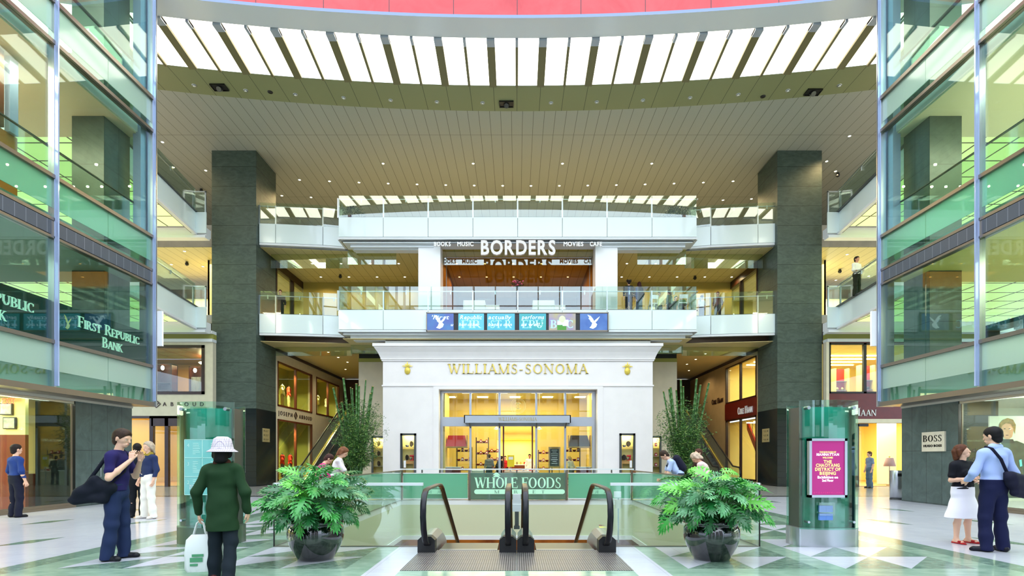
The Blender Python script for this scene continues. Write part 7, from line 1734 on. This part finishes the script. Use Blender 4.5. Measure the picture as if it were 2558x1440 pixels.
person('person in dark clothes behind the left column balcony rail, second floor', (X(700,29.0),29.0,F2), 200, 1.72, hair='short', hairc=(90,40,30), top=(34,26,24), sleeve='long', botc=(26,26,26), vox=.014)
# in the shop
person('cook in a white jacket behind the counter of the shop', (X(1323,30.4),30.4,0), 180, 1.62, skin='tan', hair='short', hairc=(40,30,26), top=(244,242,232), sleeve='long', botc=(240,240,236), vox=.012, hem=.7)
person('customer in grey clothes at the left of the shop entrance', (X(1222,28.6),28.6,0), 10, 1.60, hair='short', hairc=(90,70,50), top=(120,116,112), sleeve='long', botc=(60,60,64), vox=.013)
person('customer in black bending at the long low counter', (X(1247,28.8),28.8,0), -30, 1.55, hair='short', hairc=(40,26,20), top=(20,20,26), sleeve='long', botc=(24,24,30), lean=22, vox=.013)
person('shop assistant in a red top behind the long low counter', (X(1262,30.6),30.6,0), 180, 1.52, hair='short', hairc=(60,36,24), top=(190,40,44), sleeve='short', botc=(40,40,44), vox=.013)
person('customer in a beige top at the right of the shop entrance', (X(1428,28.3),28.3,0), 40, 1.52, hair='bob', hairc=(200,160,90), top=(206,190,160), sleeve='long', botc=(110,100,90), lean=16, vox=.013)
# clothed display torsos
def mannequin(x, y, z, rot, top, label, grp, bot=None, h=1.0):
    t = thing('clothed_torso', (x,y,z), label, 'mannequin', grp); t.rotation_euler = (0,0,rot); t.scale = (h,h,h)
    pr = [((0,0,.95),(0,0,1.12),.13,.12,(1.35,.95)),((0,0,1.12),(0,0,1.36),.125,.145,(1.35,.9)),((-.13,0,1.42),(.13,0,1.42),.08,.08,one)]
    for sd in (-1,1): pr += [((sd*.19,0,1.42),(sd*.27,.02,1.16),.07,.06,one),((sd*.27,.02,1.16),(sd*.24,.08,.95),.058,.05,one)]
    V, Q = nets(pr,.014,k=.03,fold=.012,seed=int(abs(x*10)) % 50,cuts=[((0,0,-1),-.88),((0,0,1),1.50)]); npmesh('garment', [(V,Q)], cm('cloth_%d_%d_%d' % top, C(*top)), t)
    V, Q = nets([((0,0,1.42),(0,0,1.54),.05,.045,one)],.014); npmesh('neck', [(V,Q)], M['dark'], t)
    if bot:
        V, Q = nets([((-.09,0,.9),(-.10,0,.25),.10,.075,one),((.09,0,.9),(.10,0,.25),.10,.075,one)],.016,k=.03,fold=.008); npmesh('trousers', [(V,Q)], cm('cloth_%d_%d_%d' % bot, C(*bot)), t)
    k = MB(); k.cyl(0,0,.0,1.45,.02,8); k.cyl(0,0,0,.03,.18,16); o = k.build('stand', M['steel']); o.parent = t; return t
g = 'clothed torsos in the left side wall windows'
mannequin(-13.75,31.7,4.2,-1.2,(236,222,150),'torso in a pale yellow shirt in the upper side wall window',g,(150,130,80)); mannequin(-13.75,32.6,4.2,-1.2,(200,74,50),'torso in an orange red jacket in the upper side wall window',g,(206,190,130))
mannequin(-13.7,37.2,4.2,-1.2,(240,230,150),'torso in a cream shirt in the far upper side wall window',g); mannequin(-13.7,38.9,4.2,-1.2,(244,240,214),'torso in a white shirt in the far upper side wall window',g)
mannequin(-13.75,31.7,.12,-1.2,(214,50,34),'torso in a bright red jacket in the lower side wall window, nearer the column',g,(90,90,90)); mannequin(-13.75,32.8,.12,-1.2,(206,56,40),'torso in a red jacket in the lower side wall window, farther from the column',g,(90,90,90))
mannequin(16.2,31.0,4.5,1.2,(176,24,44),'torso in a red coat seen through the upper window of the right side wall',None,h=.95)
mannequin(-14.62,16.6,.0,-.6,(226,222,150),'torso in a cream jacket inside the left ground floor shop',None,(160,160,170),.92)
mannequin(X(444,27.6),28.2,0,0,(226,206,190),'torso in a pale pink shirt in the lower left shop window',None,(60,64,80),.95)
